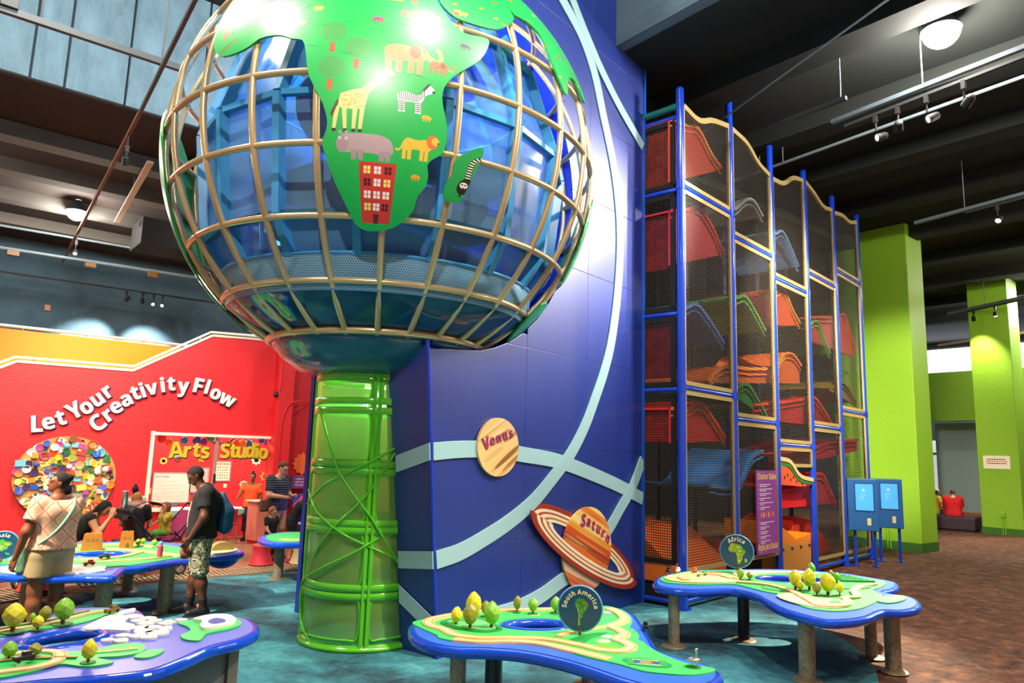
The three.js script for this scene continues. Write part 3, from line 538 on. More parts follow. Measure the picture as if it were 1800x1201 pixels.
  // lion
  blob(c, '#f0b83c', [[2.6, -14.4], [3.4, -13.2], [5.4, -13.4], [8, -13.2], [9.0, -14.4], [8, -15.4], [5.2, -15.3], [3.2, -15.6]]);
  for (const x of [3.0, 4.1, 6.7, 7.7]) poly(c, '#f0b83c', [[x - 0.4, -14.8], [x + 0.4, -14.8], [x + 0.4, -17.4], [x - 0.4, -17.4]]);
  c.strokeStyle = '#f0b83c'; c.lineWidth = 10; c.beginPath(); c.moveTo(X(2.8), Y(-14)); c.quadraticCurveTo(X(2.2), Y(-16.2), X(1.2), Y(-15.6)); c.stroke();
  oval(c, '#d8702c', 8.8, -13.4, 1.25, 1.4); oval(c, '#f0b83c', 9.4, -13.2, 0.8, 0.8); oval(c, '#4a2a18', 10.0, -13.5, 0.2, 0.2);
  smallBeast(c, '#e8b020', 7.1, -8.7, 0.9); smallBeast(c, '#e89a30', 5.9, -20.8, 0.9); smallBeast(c, '#3a1a4a', 14.8, 8.9, 1.1); smallBeast(c, '#b0448c', -30.9, 12.6, 1.2); smallBeast(c, '#e8d850', -20.1, 10.7, 1.0); smallBeast(c, '#a8406c', -3.9, 11.8, 1.1); smallBeast(c, '#e8a030', -16.8, 14.3, 1.0); smallBeast(c, '#5a2a5a', -29, 18, 1.1);
  // rhino, crocodile, bird, bar of print at the top
  blob(c, '#8f6248', [[0.6, 13.8], [1.0, 15.2], [2.4, 15.0], [5, 16.0], [8.4, 15.6], [9.4, 14.2], [8.6, 12.8], [5, 13.0], [2.6, 13.2]]); for (const x of [3.2, 4.6, 7.2, 8.4]) poly(c, '#8f6248', [[x - 0.5, 13.6], [x + 0.5, 13.6], [x + 0.4, 11.8], [x - 0.4, 11.8]]);
  blob(c, '#5f8a2c', [[-41, 6.4], [-38, 8.4], [-35, 9.6], [-31.5, 10.6], [-30.6, 11.2], [-33, 10.6], [-36, 8.6], [-38.6, 6.8]]); blob(c, '#7a6a2c', [[-40.5, 13], [-39, 14.6], [-38, 13.6], [-38.4, 11], [-39.4, 10]]); blob(c, '#c06a34', [[-40.2, 12.2], [-39.6, 12.6], [-38.8, 10.2], [-39.6, 9.6]]);
  poly(c, '#2a2018', [[-35.4, 17.6], [-33.4, 17.8], [-33.6, 15.8], [-34.6, 14.2], [-34.2, 16.4]]); poly(c, '#f0c83c', [[-8, 19.4], [1, 19.6], [1, 17.6], [-8, 17.4]]);
});
const mPrint = t => phys(0xffffff, 0.4, { map: t, clearcoat: 0.6, clearcoatRoughness: 0.34 });
const mAfrica = mPrint(africaTex);
continent('africa_panel', AF, mAfrica);
continent('madagascar_panel', [[20.1, -12.5], [19.1, -12.4], [17.2, -13.6], [14.8, -15.2], [13.9, -16.9], [13.9, -19], [13, -20.7], [12.5, -22.9], [13.1, -24.4], [15.1, -24.7], [16.8, -24], [17.6, -22], [18.5, -19.2], [19.7, -15.7], [20.2, -13.5]],
  mPrint(canvasTex(256, 512, (c, w, h) => { c.fillStyle = '#0f9a48'; c.fillRect(0, 0, w, h); c.strokeStyle = '#18140f'; c.lineWidth = 26; c.beginPath(); c.moveTo(172, 90); c.quadraticCurveTo(120, 110, 118, 200); c.lineTo(110, 290); c.stroke(); c.strokeStyle = '#efe8d8'; c.lineWidth = 24; c.setLineDash([10, 12]); c.beginPath(); c.moveTo(172, 90); c.quadraticCurveTo(120, 110, 118, 200); c.lineTo(112, 280); c.stroke(); c.setLineDash([]); c.fillStyle = '#18140f'; c.beginPath(); c.ellipse(104, 350, 34, 70, 0.2, 0, 7); c.fill(); c.fillStyle = '#efe8d8'; c.beginPath(); c.ellipse(100, 340, 20, 26, 0, 0, 7); c.fill(); c.fillStyle = '#18140f'; for (const x of [92, 108]) { c.beginPath(); c.arc(x, 336, 6, 0, 7); c.fill(); } c.beginPath(); c.moveTo(94, 356); c.lineTo(108, 356); c.lineTo(101, 366); c.fill(); c.fillRect(84, 410, 10, 30); c.fillRect(112, 410, 10, 30); })), 2.42, 0.02, [0, 0, 12, -25, 0.08]);
const landPrint = canvasTex(512, 512, (c, w, h) => { c.fillStyle = '#10a04a'; c.fillRect(0, 0, w, h); const cols = ['#c8602c', '#b04a2c', '#e8c83c', '#8a3a8a', '#7a5a2c', '#5f8a2c']; for (let i = 0; i < 26; i++) { c.fillStyle = pick(cols); const x = rr(20, 490), y = rr(20, 490), s = rr(8, 20); c.beginPath(); c.ellipse(x, y, s * 1.3, s * 0.6, rr(-0.6, 0.6), 0, 7); c.fill(); c.fillRect(x - s, y, s * 0.4, s); c.fillRect(x + s * 0.5, y, s * 0.4, s); c.beginPath(); c.arc(x + s * 1.3, y - s * 0.4, s * 0.4, 0, 7); c.fill(); } });
const mLandPrint = mPrint(landPrint);
const LW = (x, y) => [0, 0, x, y, 0.04];
continent('arabia_panel', [[8.9, 20.5], [10.3, 17.7], [12.5, 15.9], [15.5, 15.5], [18.7, 15.6], [22.7, 16.4], [26.9, 19.7], [29.5, 23.1], [28.9, 26.3], [27.6, 29.4], [20, 33], [12, 30]], mLandPrint, 2.42, 0.02, LW(8, 15));
continent('india_panel', [[28.1, 29.8], [28.2, 27.5], [30.6, 24.8], [34.6, 25.1], [38.7, 23.7], [39.9, 21.2], [40.5, 16.6], [41.9, 13.3], [43.3, 10.7], [44.7, 9], [45.8, 9.3], [48.6, 15.3], [54, 17], [58, 14], [62, 15], [66, 22], [70, 32], [66, 42], [50, 46], [36, 40]], mLandPrint, 2.42, 0.02, LW(28, 8));
continent('south_america_panel', [[-74, 2], [-80, 8], [-92, 8], [-104, 2], [-110, -8], [-108, -22], [-102, -36], [-96, -50], [-90, -54], [-86, -46], [-80, -34], [-72, -22], [-67, -12], [-68, -4]], mLandPrint, 2.41, 0.022, LW(-112, -56));
continent('australia_panel', [[72, -14], [76, -6], [84, -8], [92, -4], [100, -12], [102, -24], [96, -30], [86, -28], [78, -32], [72, -26]], mLandPrint, 2.41, 0.022, LW(70, -34));
continent('antarctica_panel', [[70, -40], [82, -38], [96, -42], [104, -50], [96, -55], [80, -53], [70, -48]], mLandPrint, 2.41, 0.022, LW(70, -60));

// ---------------------------------------------------------------- green lattice tube under the globe
{
  const t = thing('lattice_tube', 'lime green glazed climbing tube wrapped in crossing strips', 'tube tower', [4.0, 0, -7.26]);
  const gm = phys(0x58c022, 0.22, { clearcoat: 0.5 }), glass = phys(0xb4e87a, 0.2, { transmission: 0.72, thickness: 0 });
  const R0 = 0.62, P = (a, y, r) => [r * Math.cos(AZ0 - a * deg), y, r * Math.sin(AZ0 - a * deg)];
  const lv = [0.07, 0.58, 1.215, 1.81, 2.45, 2.78];
  for (const y of [0.04, 0.54, 0.62, 1.18, 1.25, 1.77, 1.85, 2.40, 2.50, 2.77]) part('hoop', lathe([[R0 - 0.02, y - 0.035], [R0 + 0.022, y - 0.035], [R0 + 0.022, y + 0.035], [R0 - 0.02, y + 0.035]], 56), gm, t);
  part('foot_ring', lathe([[R0 - 0.02, 0.012], [R0 + 0.04, 0.012], [R0 + 0.04, 0.05], [R0 - 0.02, 0.09]], 56), gm, t);
  for (const a of [2, 92, 182, 272]) for (const d of [-2.6, 2.6]) part('upright', bar(P(a + d, 0.03, R0), P(a + d, 2.78, R0), 0.04, 0.05), gm, t);
  for (let k = 0; k < 4; k++) for (let j = 0; j < 5; j++) {
    const a0 = (2 + k * 90 + 4) * deg, a1 = (2 + k * 90 + 86) * deg;
    const g = new THREE.CylinderGeometry(R0, R0, lv[j + 1] - lv[j] - 0.06, 20, 1, true, 0, a1 - a0).rotateY(0);
    g.rotateY(Math.PI / 2 - AZ0 + a0 - (0)); g.translate(0, (lv[j] + lv[j + 1]) / 2, 0);
    part('glass_panel', g, glass, t);
    const y0 = lv[j] + 0.06, y1 = lv[j + 1] - 0.06, loop = [];
    for (let i = 0; i <= 10; i++) loop.push(P(2 + k * 90 + 7 + 76 * i / 10, y0, R0 + 0.008)); for (let i = 0; i <= 10; i++) loop.push(P(2 + k * 90 + 83 - 76 * i / 10, y1, R0 + 0.008));
    part('panel_bead', tube(loop, 0.011, true, 90, 6), gm, t);
  }
  const strips = [[[-63, 2.43], [-28, 1.75], [4, 1.3], [30, 0.88], [80, 0.45]], [[60, 2.5], [43, 2.33], [0, 1.58], [-40, 1.1], [-90, 0.55]], [[-90, 1.55], [-50, 1.33], [-21, 1.15], [25, 0.92], [70, 0.68]], [[80, 1.55], [55, 1.4], [-2, 1.03], [-45, 0.78], [-80, 0.6], [-110, 0.4]], [[80, 2.35], [43, 2.16], [0, 1.88], [-44, 1.63], [-88, 1.4]], [[-110, 0.7], [-90, 0.55], [-70, 0.22], [-45, 0.03]]];
  for (const s of strips) part('strip', tube(s.map(([a, y]) => P(a, y, R0 + 0.03)), 0.012, false, 60, 7), gm, t);
  { const lamp = part('added_tube_lamp', new THREE.CylinderGeometry(0.12, 0.12, 0.04, 20).translate(0, 2.7, 0), mat(0xffffff, 0.4, { emissive: 0xdff0ff, emissiveIntensity: 3 }), t), l = new THREE.PointLight(0xdff0ff, 4, 0, 2); l.position.set(4.0, 2.55, -7.26); l.castShadow = true; l.shadow.radius = 5; scene.add(l); }  // lamp added at the tube top to brighten the glazing and pad
  part('floor_pad', new THREE.CylinderGeometry(0.58, 0.58, 0.03, 40).translate(0, 0.03, 0), mat(0x2f9ae0, 0.5), t, 'bright blue floor pad');
  for (const [y, a] of []) part('climbing_plate', lathe([[0.05, 0.0], [0.5, 0.05], [0.52, 0.0], [0.05, -0.04]], 28).scale(0.9, 1, 0.5).rotateY(a).translate(0.18 * Math.cos(a), y, 0.18 * Math.sin(a)), mat(0x4a9a2c, 0.5), t);
}

// ---------------------------------------------------------------- climber
const CL_AT = [8.283, 0, -6.298], CL_TURN = 8 * deg, BAY = 1.62;
const climberWorld = (u, y, z) => [CL_AT[0] + u * Math.cos(CL_TURN) + z * Math.sin(CL_TURN), y, CL_AT[2] - u * Math.sin(CL_TURN) + z * Math.cos(CL_TURN)];
const climber = thing('climber', 'huge netted climbing frame with blue posts and wavy platforms', 'climbing frame', CL_AT, CL_TURN);
{
  const g = climber, tops = [7.46, 7.98, 7.98, 7.72, 7.66, 7.72], r1 = [5.97, 5.61, 5.25, 5.68, 6.07], r2 = [3.0, 2.65, 2.3, 2.7, 3.1];
  const netTex = canvasTex(128, 128, (c, w, h) => { c.fillStyle = '#000'; c.fillRect(0, 0, w, h); c.strokeStyle = '#fff'; c.lineWidth = 9; for (let i = 0; i < 4; i++) { c.beginPath(); c.moveTo(i * 32 + 16, 0); c.lineTo(i * 32 + 16, h); c.moveTo(0, i * 32 + 16); c.lineTo(w, i * 32 + 16); c.stroke(); } }, false);
  const net = mat(0x1c1611, 0.8, { alphaMap: netTex, transparent: true, side: THREE.DoubleSide }), trim = mat(0x9c8a55, 0.55), dark = mat(0x14100e, 0.8);
  for (let k = 0; k < 6; k++) {
    const post = part('post', rod([k * BAY, 0.01, 0], [k * BAY, tops[k], 0], 0.06, 18), M.bluePost, g);
    const ys = [0.1, r1[Math.min(k, 4)], r2[Math.min(k, 4)]]; if (k) ys.push(r1[k - 1], r2[k - 1]);
    for (const y of ys) part('collar', new THREE.CylinderGeometry(0.068, 0.068, 0.13, 18).translate(k * BAY, y, 0), M.bluePost, post);
    part('foot_flange', new THREE.CylinderGeometry(0.12, 0.12, 0.025, 20).translate(k * BAY, 0.025, 0), M.bluePost, post);
    part('post_cap', new THREE.SphereGeometry(0.06, 14, 8, 0, 7, 0, Math.PI / 2).translate(k * BAY, tops[k], 0), M.bluePost, post);
    for (const z of [-1.7, -3.3]) part('rear_post', rod([k * BAY, 0.01, z], [k * BAY, 7.4, z], 0.055, 12), z < -2 ? dark : mat(0x10204a, 0.4), g);
  }
  const waves = [[[0.08, 7.23], [0.54, 7.18], [0.98, 7.34], [1.56, 7.46]], [[1.68, 7.46], [2.28, 7.4], [2.72, 7.2], [3.18, 7.12]], [[3.3, 7.09], [3.8, 7.16], [4.3, 7.42], [4.8, 7.52]], [[4.92, 7.54], [5.4, 7.44], [5.9, 7.3], [6.42, 7.36]], [[6.54, 7.34], [7.1, 7.42], [7.55, 7.4], [8.04, 7.52]]];
  function netPanel(x0, x1, y0, y1, topCurve) {
    const a = x0 + 0.075, b = x1 - 0.075; let pts;
    if (topCurve) pts = [[a, y0], [b, y0], ...smooth2(topCurve, 20, false).reverse()]; else pts = [[a, y0], [b, y0], [b, y1], [a, y1]];
    const s = new THREE.ShapeGeometry(shapeOf(pts)); uvScale(s, 7, 7);
    const n = part('net_panel', s, net, g);
    const edge = [bar([a, y0, 0], [b, y0, 0], 0.03, 0.06), bar([a, y0, 0], [a, topCurve ? topCurve[0][1] : y1, 0], 0.03, 0.045), bar([b, y0, 0], [b, topCurve ? topCurve[3][1] : y1, 0], 0.03, 0.045)];
    if (topCurve) edge.push(plate(ribbonOutline(topCurve, 0.085, 24), 0.05).translate(0, 0, -0.025)); else edge.push(bar([a, y1, 0], [b, y1, 0], 0.03, 0.06));
    part('net_frame', edge, trim, n);
    n.position.z = 0.01;
  }
  for (let k = 0; k < 5; k++) {
    const x0 = k * BAY, x1 = x0 + BAY;
    netPanel(x0, x1, r1[k] + 0.07, 0, waves[k]); netPanel(x0, x1, r2[k] + 0.07, r1[k] - 0.07);
    if (k !== 2) netPanel(x0, x1, k > 2 ? 0.25 : 0.5, r2[k] - 0.07); else netPanel(x0, x1, 1.95, r2[k] - 0.07);
    for (const y of [r1[k], r2[k], 0.1]) part('rail', rod([x0, y, 0], [x1, y, 0], 0.036, 12), M.bluePost, g);
  }
  // left end: rails, dark frames and net
  for (const y of [7.05, 5.92, 4.06, 2.97, 0.08]) part('end_rail', rod([0, y, 0], [0, y, -1.7], 0.036, 12), M.bluePost, g);
  part('end_top_rail', rod([0, 7.22, 0], [0, 7.18, -1.7], 0.05, 12), mat(0x0f7a6a, 0.4), g);
  for (const [y0, y1] of [[6.0, 6.98], [4.14, 5.84], [3.05, 3.98], [0.6, 2.89]]) {
    const s = new THREE.PlaneGeometry(1.5, y1 - y0); uvScale(s, 1.5 * 7, (y1 - y0) * 7); s.rotateY(-Math.PI / 2).translate(-0.01, (y0 + y1) / 2, -0.85);
    const n = part('net_panel', s, net, g);
    part('net_frame', [bar([0, y0, -0.1], [0, y0, -1.62], 0.03, 0.07), bar([0, y1, -0.1], [0, y1, -1.62], 0.03, 0.07), bar([0, y0, -0.12], [0, y1, -0.12], 0.03, 0.08)], dark, n);
  }
  // wavy platforms: [front edge, lower line at left and right, depth, colour, edge colour]
  const W = [
    [[[-0.02, 7.05], [0.44, 7.12], [0.78, 7.2], [1.25, 6.92], [1.58, 6.8]], 6.05, 6.75, 1.6, 0xd8401c, 0xf0902c],
    [[[-0.02, 5.62], [0.42, 5.76], [0.78, 5.9], [1.28, 5.66], [1.58, 5.36]], 4.78, 5.3, 1.6, 0xc01a22, 0xd83028],
    [[[0.1, 4.16], [0.4, 4.24], [0.68, 4.34], [1.1, 4.16], [1.58, 3.86]], null, 0, 1.2, 0x4f7ec4, 0x5a84c8],
    [[[-0.02, 2.72], [0.4, 2.74], [0.78, 2.86], [1.22, 2.62], [1.58, 2.36]], 2.22, 2.3, 1.6, 0xd82a1c, 0xf0642c],
    [[[1.1, 1.64], [1.65, 1.6], [2.05, 1.66], [2.55, 2.08], [2.98, 2.2]], 1.6, 2.15, 1.3, 0x3a88d4, 0x5aa8ea],
    [[[1.7, 6.1], [2.05, 6.22], [2.55, 6.54], [2.82, 6.58], [3.18, 6.4]], null, 0, 1.2, 0x9aa8a8, 0xa4b0b0],
    [[[1.72, 4.6], [2.1, 4.7], [2.38, 4.78], [2.8, 4.56], [3.18, 4.3]], null, 0, 1.3, 0x459a3a, 0x4aa03c],
    [[[1.05, 3.2], [1.5, 3.46], [2.6, 3.56], [3.6, 3.72], [4.0, 3.98], [4.4, 4.03], [4.8, 3.86]], 3.16, 3.5, 1.2, 0xd8641c, 0xf08a30],
    [[[3.36, 6.14], [3.75, 6.22], [4.05, 6.34], [4.5, 6.08], [4.8, 5.82]], null, 0, 1.2, 0x628cc8, 0x6a94d0],
    [[[3.3, 5.0], [3.7, 5.1], [4.05, 5.22], [4.45, 4.9], [4.8, 4.68]], 4.4, 4.62, 1.5, 0xc84418, 0xf0a030],
    [[[1.72, 3.14], [2.05, 3.2], [2.4, 3.28], [2.85, 3.02], [3.18, 2.78]], 3.1, 2.76, 1.2, 0x2c8238, 0x2f8a3c],
    [[[2.7, 2.96], [3.6, 3.06], [4.7, 3.2], [5.4, 3.3], [5.9, 3.1], [6.4, 2.8]], 2.7, 2.76, 1.3, 0xb81c24, 0xe04030],
    [[[4.95, 4.7], [5.4, 4.78], [5.75, 4.86], [6.1, 4.54], [6.42, 4.3]], null, 0, 1.3, 0x549a38, 0x5aa03a],
    [[[5.4, 4.9], [6.0, 5.0], [6.9, 5.14], [7.4, 5.28], [7.8, 4.88], [8.05, 4.66]], 4.4, 4.4, 1.5, 0xb83c26, 0xc0442c],
    [[[3.35, 2.12], [4.2, 2.16], [5.3, 2.3], [6.1, 2.44], [7.2, 2.5], [8.0, 2.56]], 1.86, 2.3, 1.3, 0xbc2030, 0xc8263a],
    [[[3.35, 1.6], [4.4, 1.68], [5.3, 1.8], [5.75, 1.8], [6.1, 1.5], [6.4, 1.24]], 1.2, 1.2, 1.4, 0xcc1018, 0xe82a24],
    [[[6.5, 3.6], [7.0, 3.75], [7.4, 3.7], [8.0, 3.4]], 3.5, 3.3, 1.2, 0x847228, 0x8a7a2c],
  ];
  for (const [c, bl, br, depth, col, ec] of W) {
    const s = smooth2(c, 28, false), z0 = -0.16, mm = mat(col, 0.55), P = [];
    const strip = [...s.map(p => [p[0], p[1]]), ...s.slice().reverse().map(p => [p[0], p[1] - 0.035])];
    const sheet = plate(strip, depth).translate(0, 0, z0 - depth);
    const skirt = bl !== null && plate([...s, [s[s.length - 1][0], Math.min(br, s[s.length - 1][1] - 0.03)], [s[0][0], Math.min(bl, s[0][1] - 0.03)]], 0.03).translate(0, 0, z0 - 0.03);
    const pf = part('wave_platform', skirt ? [sheet, skirt] : [sheet], mm, g);
    part('platform_edge', [plate(ribbonOutline(s.map(p => [p[0], p[1] - 0.02]), 0.05, 40), 0.05).translate(0, 0, z0), plate(ribbonOutline(s.map(p => [p[0], p[1] - 0.12]), 0.022, 40), 0.035).translate(0, 0, z0)], mat(ec, 0.5), pf);
  }
  // skirts that turn the corner at the left end
  for (const [y0, y1, col] of [[6.02, 6.98, 0xd8401c], [4.76, 5.6, 0xc01a22], [2.24, 2.74, 0xd82a1c], [3.15, 3.9, 0xa01c22]]) part('end_drape', box(0.02, y1 - y0, 1.35, 0.06, (y0 + y1) / 2, -0.86), mat(col, 0.6, { map: noiseTex(128, [6, 24], 61, [0xd8d8d8, 0xffffff, 0xc8c8c8]) }), g);
  // foot ramp, step box, cushions
  const ramp = new THREE.ExtrudeGeometry(shapeOf([[-0.1, 0.32], [-0.1, 0.5], [-0.75, 1.0], [-1.6, 1.02], [-1.6, 0.32]]), { depth: 1.5, bevelEnabled: false });
  ramp.rotateY(-Math.PI / 2).scale(1, 1, 1);
  const rp = ramp.attributes.position; for (let i = 0; i < rp.count; i++) rp.setX(i, rp.getX(i) + 1.5); ramp.scale(1, 1, 1);
  part('foot_ramp', ramp, mat(0xf0701c, 0.55), g);
  part('base_skirt', [box(1.55, 0.3, 1.4, 0.8, 0.17, -0.85), box(1.5, 0.5, 0.04, 2.43, 0.27, -0.3)], dark, g);
  const tan = mat(0xc88a3c, 0.6);
  part('step_box', [rbox(1.5, 0.5, 0.9, 0.02, 4.07, 0.35, -0.5)], tan, g);
  part('step_pad', plate([[3.3, 0.6], [4.82, 0.6], [4.82, 0.72], [4.1, 0.66], [3.3, 0.98]], 0.95, 0.01).translate(0, 0, -1.0), mat(0xf08a14, 0.5), g);
  for (const x of [3.5, 3.9, 4.3, 4.7]) part('step_bolt', new THREE.SphereGeometry(0.025, 10, 8).translate(x, 0.52, -0.04), M.black, g);
  part('foot_cushion', [plate([[1.75, 0.28], [3.15, 0.28], [3.15, 0.6], [2.6, 0.66], [2.1, 0.5], [1.75, 0.42]], 1.0, 0.02).translate(0, 0, -1.3)], mat(0xc8481c, 0.6), g);
  part('foot_cushion', [plate([[4.9, 0.2], [6.9, 0.2], [6.5, 0.5], [5.9, 0.86], [5.2, 0.95], [4.9, 0.9]], 1.0, 0.02).translate(0, 0, -1.4)], mat(0xc82a1c, 0.6), g);
  // melon-print panel in the third bay
  const melon = plate([...smooth2([[3.36, 2.02], [3.75, 1.98], [4.15, 1.74], [4.78, 1.66]], 20, false), [4.78, 1.6], [4.2, 1.58], [3.36, 1.62]], 0.04).translate(0, 0, -0.02);
  part('melon_panel', melon, mat(0xd8582c, 0.5), g); part('melon_rind', plate(ribbonOutline([[3.34, 2.06], [3.75, 2.01], [4.15, 1.78], [4.8, 1.69]], 0.07, 20), 0.07).translate(0, 0, -0.03), mat(0xc8b884, 0.5), g); part('melon_rind', plate(ribbonOutline([[3.34, 1.98], [3.72, 1.93], [4.12, 1.71], [4.78, 1.63]], 0.05, 20), 0.06).translate(0, 0, -0.03), mat(0x2a7a2c, 0.5), g);
  for (let i = 0; i < 9; i++) part('melon_seed', new THREE.SphereGeometry(0.02, 8, 6).scale(1, 1.6, 0.4).translate(3.5 + i * 0.13, 1.8 - i * 0.018 + (i % 2) * 0.06 - 0.06, 0.024), M.black, g);
}
struct('added_dark_backdrop', box(9.2, 4.2, 0.2, ...[4.3, 5.9, -4.3]), mat(0x231a14, 0.9), 'added dark backdrop standing in for the dim hall behind the climber').position.set(...CL_AT);  // added dark sheet, stands in for the dimness of the hall behind
scene.children[scene.children.length - 1].rotation.y = CL_TURN;
{ // rules sign
  const t = canvasTex(512, 840, (c, w, h) => {
    c.fillStyle = '#9a4aa8'; c.fillRect(0, 0, w, h);
    c.fillStyle = '#f4e04a'; c.font = 'bold 84px serif'; c.textAlign = 'center'; c.fillText('Climber Rules', w / 2, 90, w - 30); c.font = 'italic bold 84px serif'; c.fillText('Reglas para Escalar', w / 2, h - 46, w - 20);
    c.fillStyle = '#fff'; const block = (y0, n) => { let y = y0; for (let i = 0; i < n; i++) { c.fillRect(50, y, 10, 9); for (let k = 0; k < 2; k++) { let x = 80; const end = k ? rr(170, 260) : rr(260, 420); while (x < end) { const d = rr(14, 40); c.fillRect(x, y + k * 17, Math.min(d, end - x), 8); x += d + 7; } } y += 46; } };
    block(140, 6); block(520, 5);
    const cols = ['#f0a030', '#f6e060', '#e86a30', '#f0c040', '#e85a50']; for (let i = 0; i < 6; i++) { c.fillStyle = cols[i % 5]; c.fillRect(90 + i * 58, 440, 34, 20); c.fillRect(98 + i * 58, 460, 8, 18); c.fillRect(116 + i * 58, 460, 8, 18); c.beginPath(); c.arc(107 + i * 58, 430, 11, 0, 7); c.fill(); }
  });
  const g = box(0.8, 1.32, 0.02), s = single('rules_sign', g, [mat(0x7a3a88, 0.5), mat(0x7a3a88, 0.5), mat(0x7a3a88, 0.5), mat(0x7a3a88, 0.5), mat(0xffffff, 0.5, { map: t }), mat(0x7a3a88, 0.5)], 'tall purple climber rules sign with yellow headings on the net', 'sign');
  s.position.set(...climberWorld(2.62, 1.2, 0.07)); s.rotation.y = CL_TURN;
}
// two touch screen kiosks beside the climber
function kiosk(at, turn, label, flip) {
  const k = thing('kiosk', label, 'kiosk', at, turn), bm = mat(0x1d5a9c, 0.4);
  part('housing', rbox(0.56, 1.02, 0.26, 0.015, 0, 1.21, 0), bm, k);
  const t = canvasTex(256, 384, (c, w, h) => { c.fillStyle = '#5ab4ff'; c.fillRect(0, 0, w, h); c.fillStyle = '#e8f6ff'; c.beginPath(); c.arc(w * 0.45, h * 0.22, 16, 0, 7); c.fill(); c.fillRect(w * 0.36, h * 0.26, 50, 10); c.font = '20px sans-serif'; for (let i = 0; i < 3; i++) c.fillRect(w * 0.24, h * (0.4 + i * 0.09), 90 - i * 20, 8); });
  part('screen', box(0.32, 0.52, 0.012, 0.03, 1.36, 0.128), mat(0x3a8ae0, 0.2, { emissive: 0xffffff, emissiveMap: t, emissiveIntensity: 0.85 }), k);
  part('bezel', [box(0.36, 0.02, 0.02, 0.03, 1.63, 0.13), box(0.36, 0.02, 0.02, 0.03, 1.09, 0.13), box(0.02, 0.54, 0.02, -0.14, 1.36, 0.13), box(0.02, 0.54, 0.02, 0.2, 1.36, 0.13)], mat(0x15427a, 0.4), k);
  part('card_slot', rbox(0.07, 0.14, 0.015, 0.005, 0.1, 0.88, 0.13), mat(0xcfc890, 0.5), k);
  for (const x of [-0.16, 0.2]) { part('leg', rod([x, 0.01, -0.02], [x, 0.72, -0.02], 0.03, 12), M.bluePost, k); part('foot', new THREE.CylinderGeometry(0.07, 0.07, 0.02, 16).translate(x, 0.015, -0.02), M.bluePost, k); }
  const l = new THREE.RectAreaLight(0x6ab8ff, 2, 0.32, 0.52), p = V(0.03, 1.36, 0.15).applyAxisAngle(V(0, 1, 0), turn).add(V(...at)); l.position.copy(p); l.rotation.y = turn + Math.PI; scene.add(l);
}
kiosk([15.0, 0, -6.95], -62 * deg, 'nearer of two blue touch screen kiosks by the climber'); kiosk([16.2, 0, -6.98], -62 * deg, 'farther of two blue touch screen kiosks before the green column');

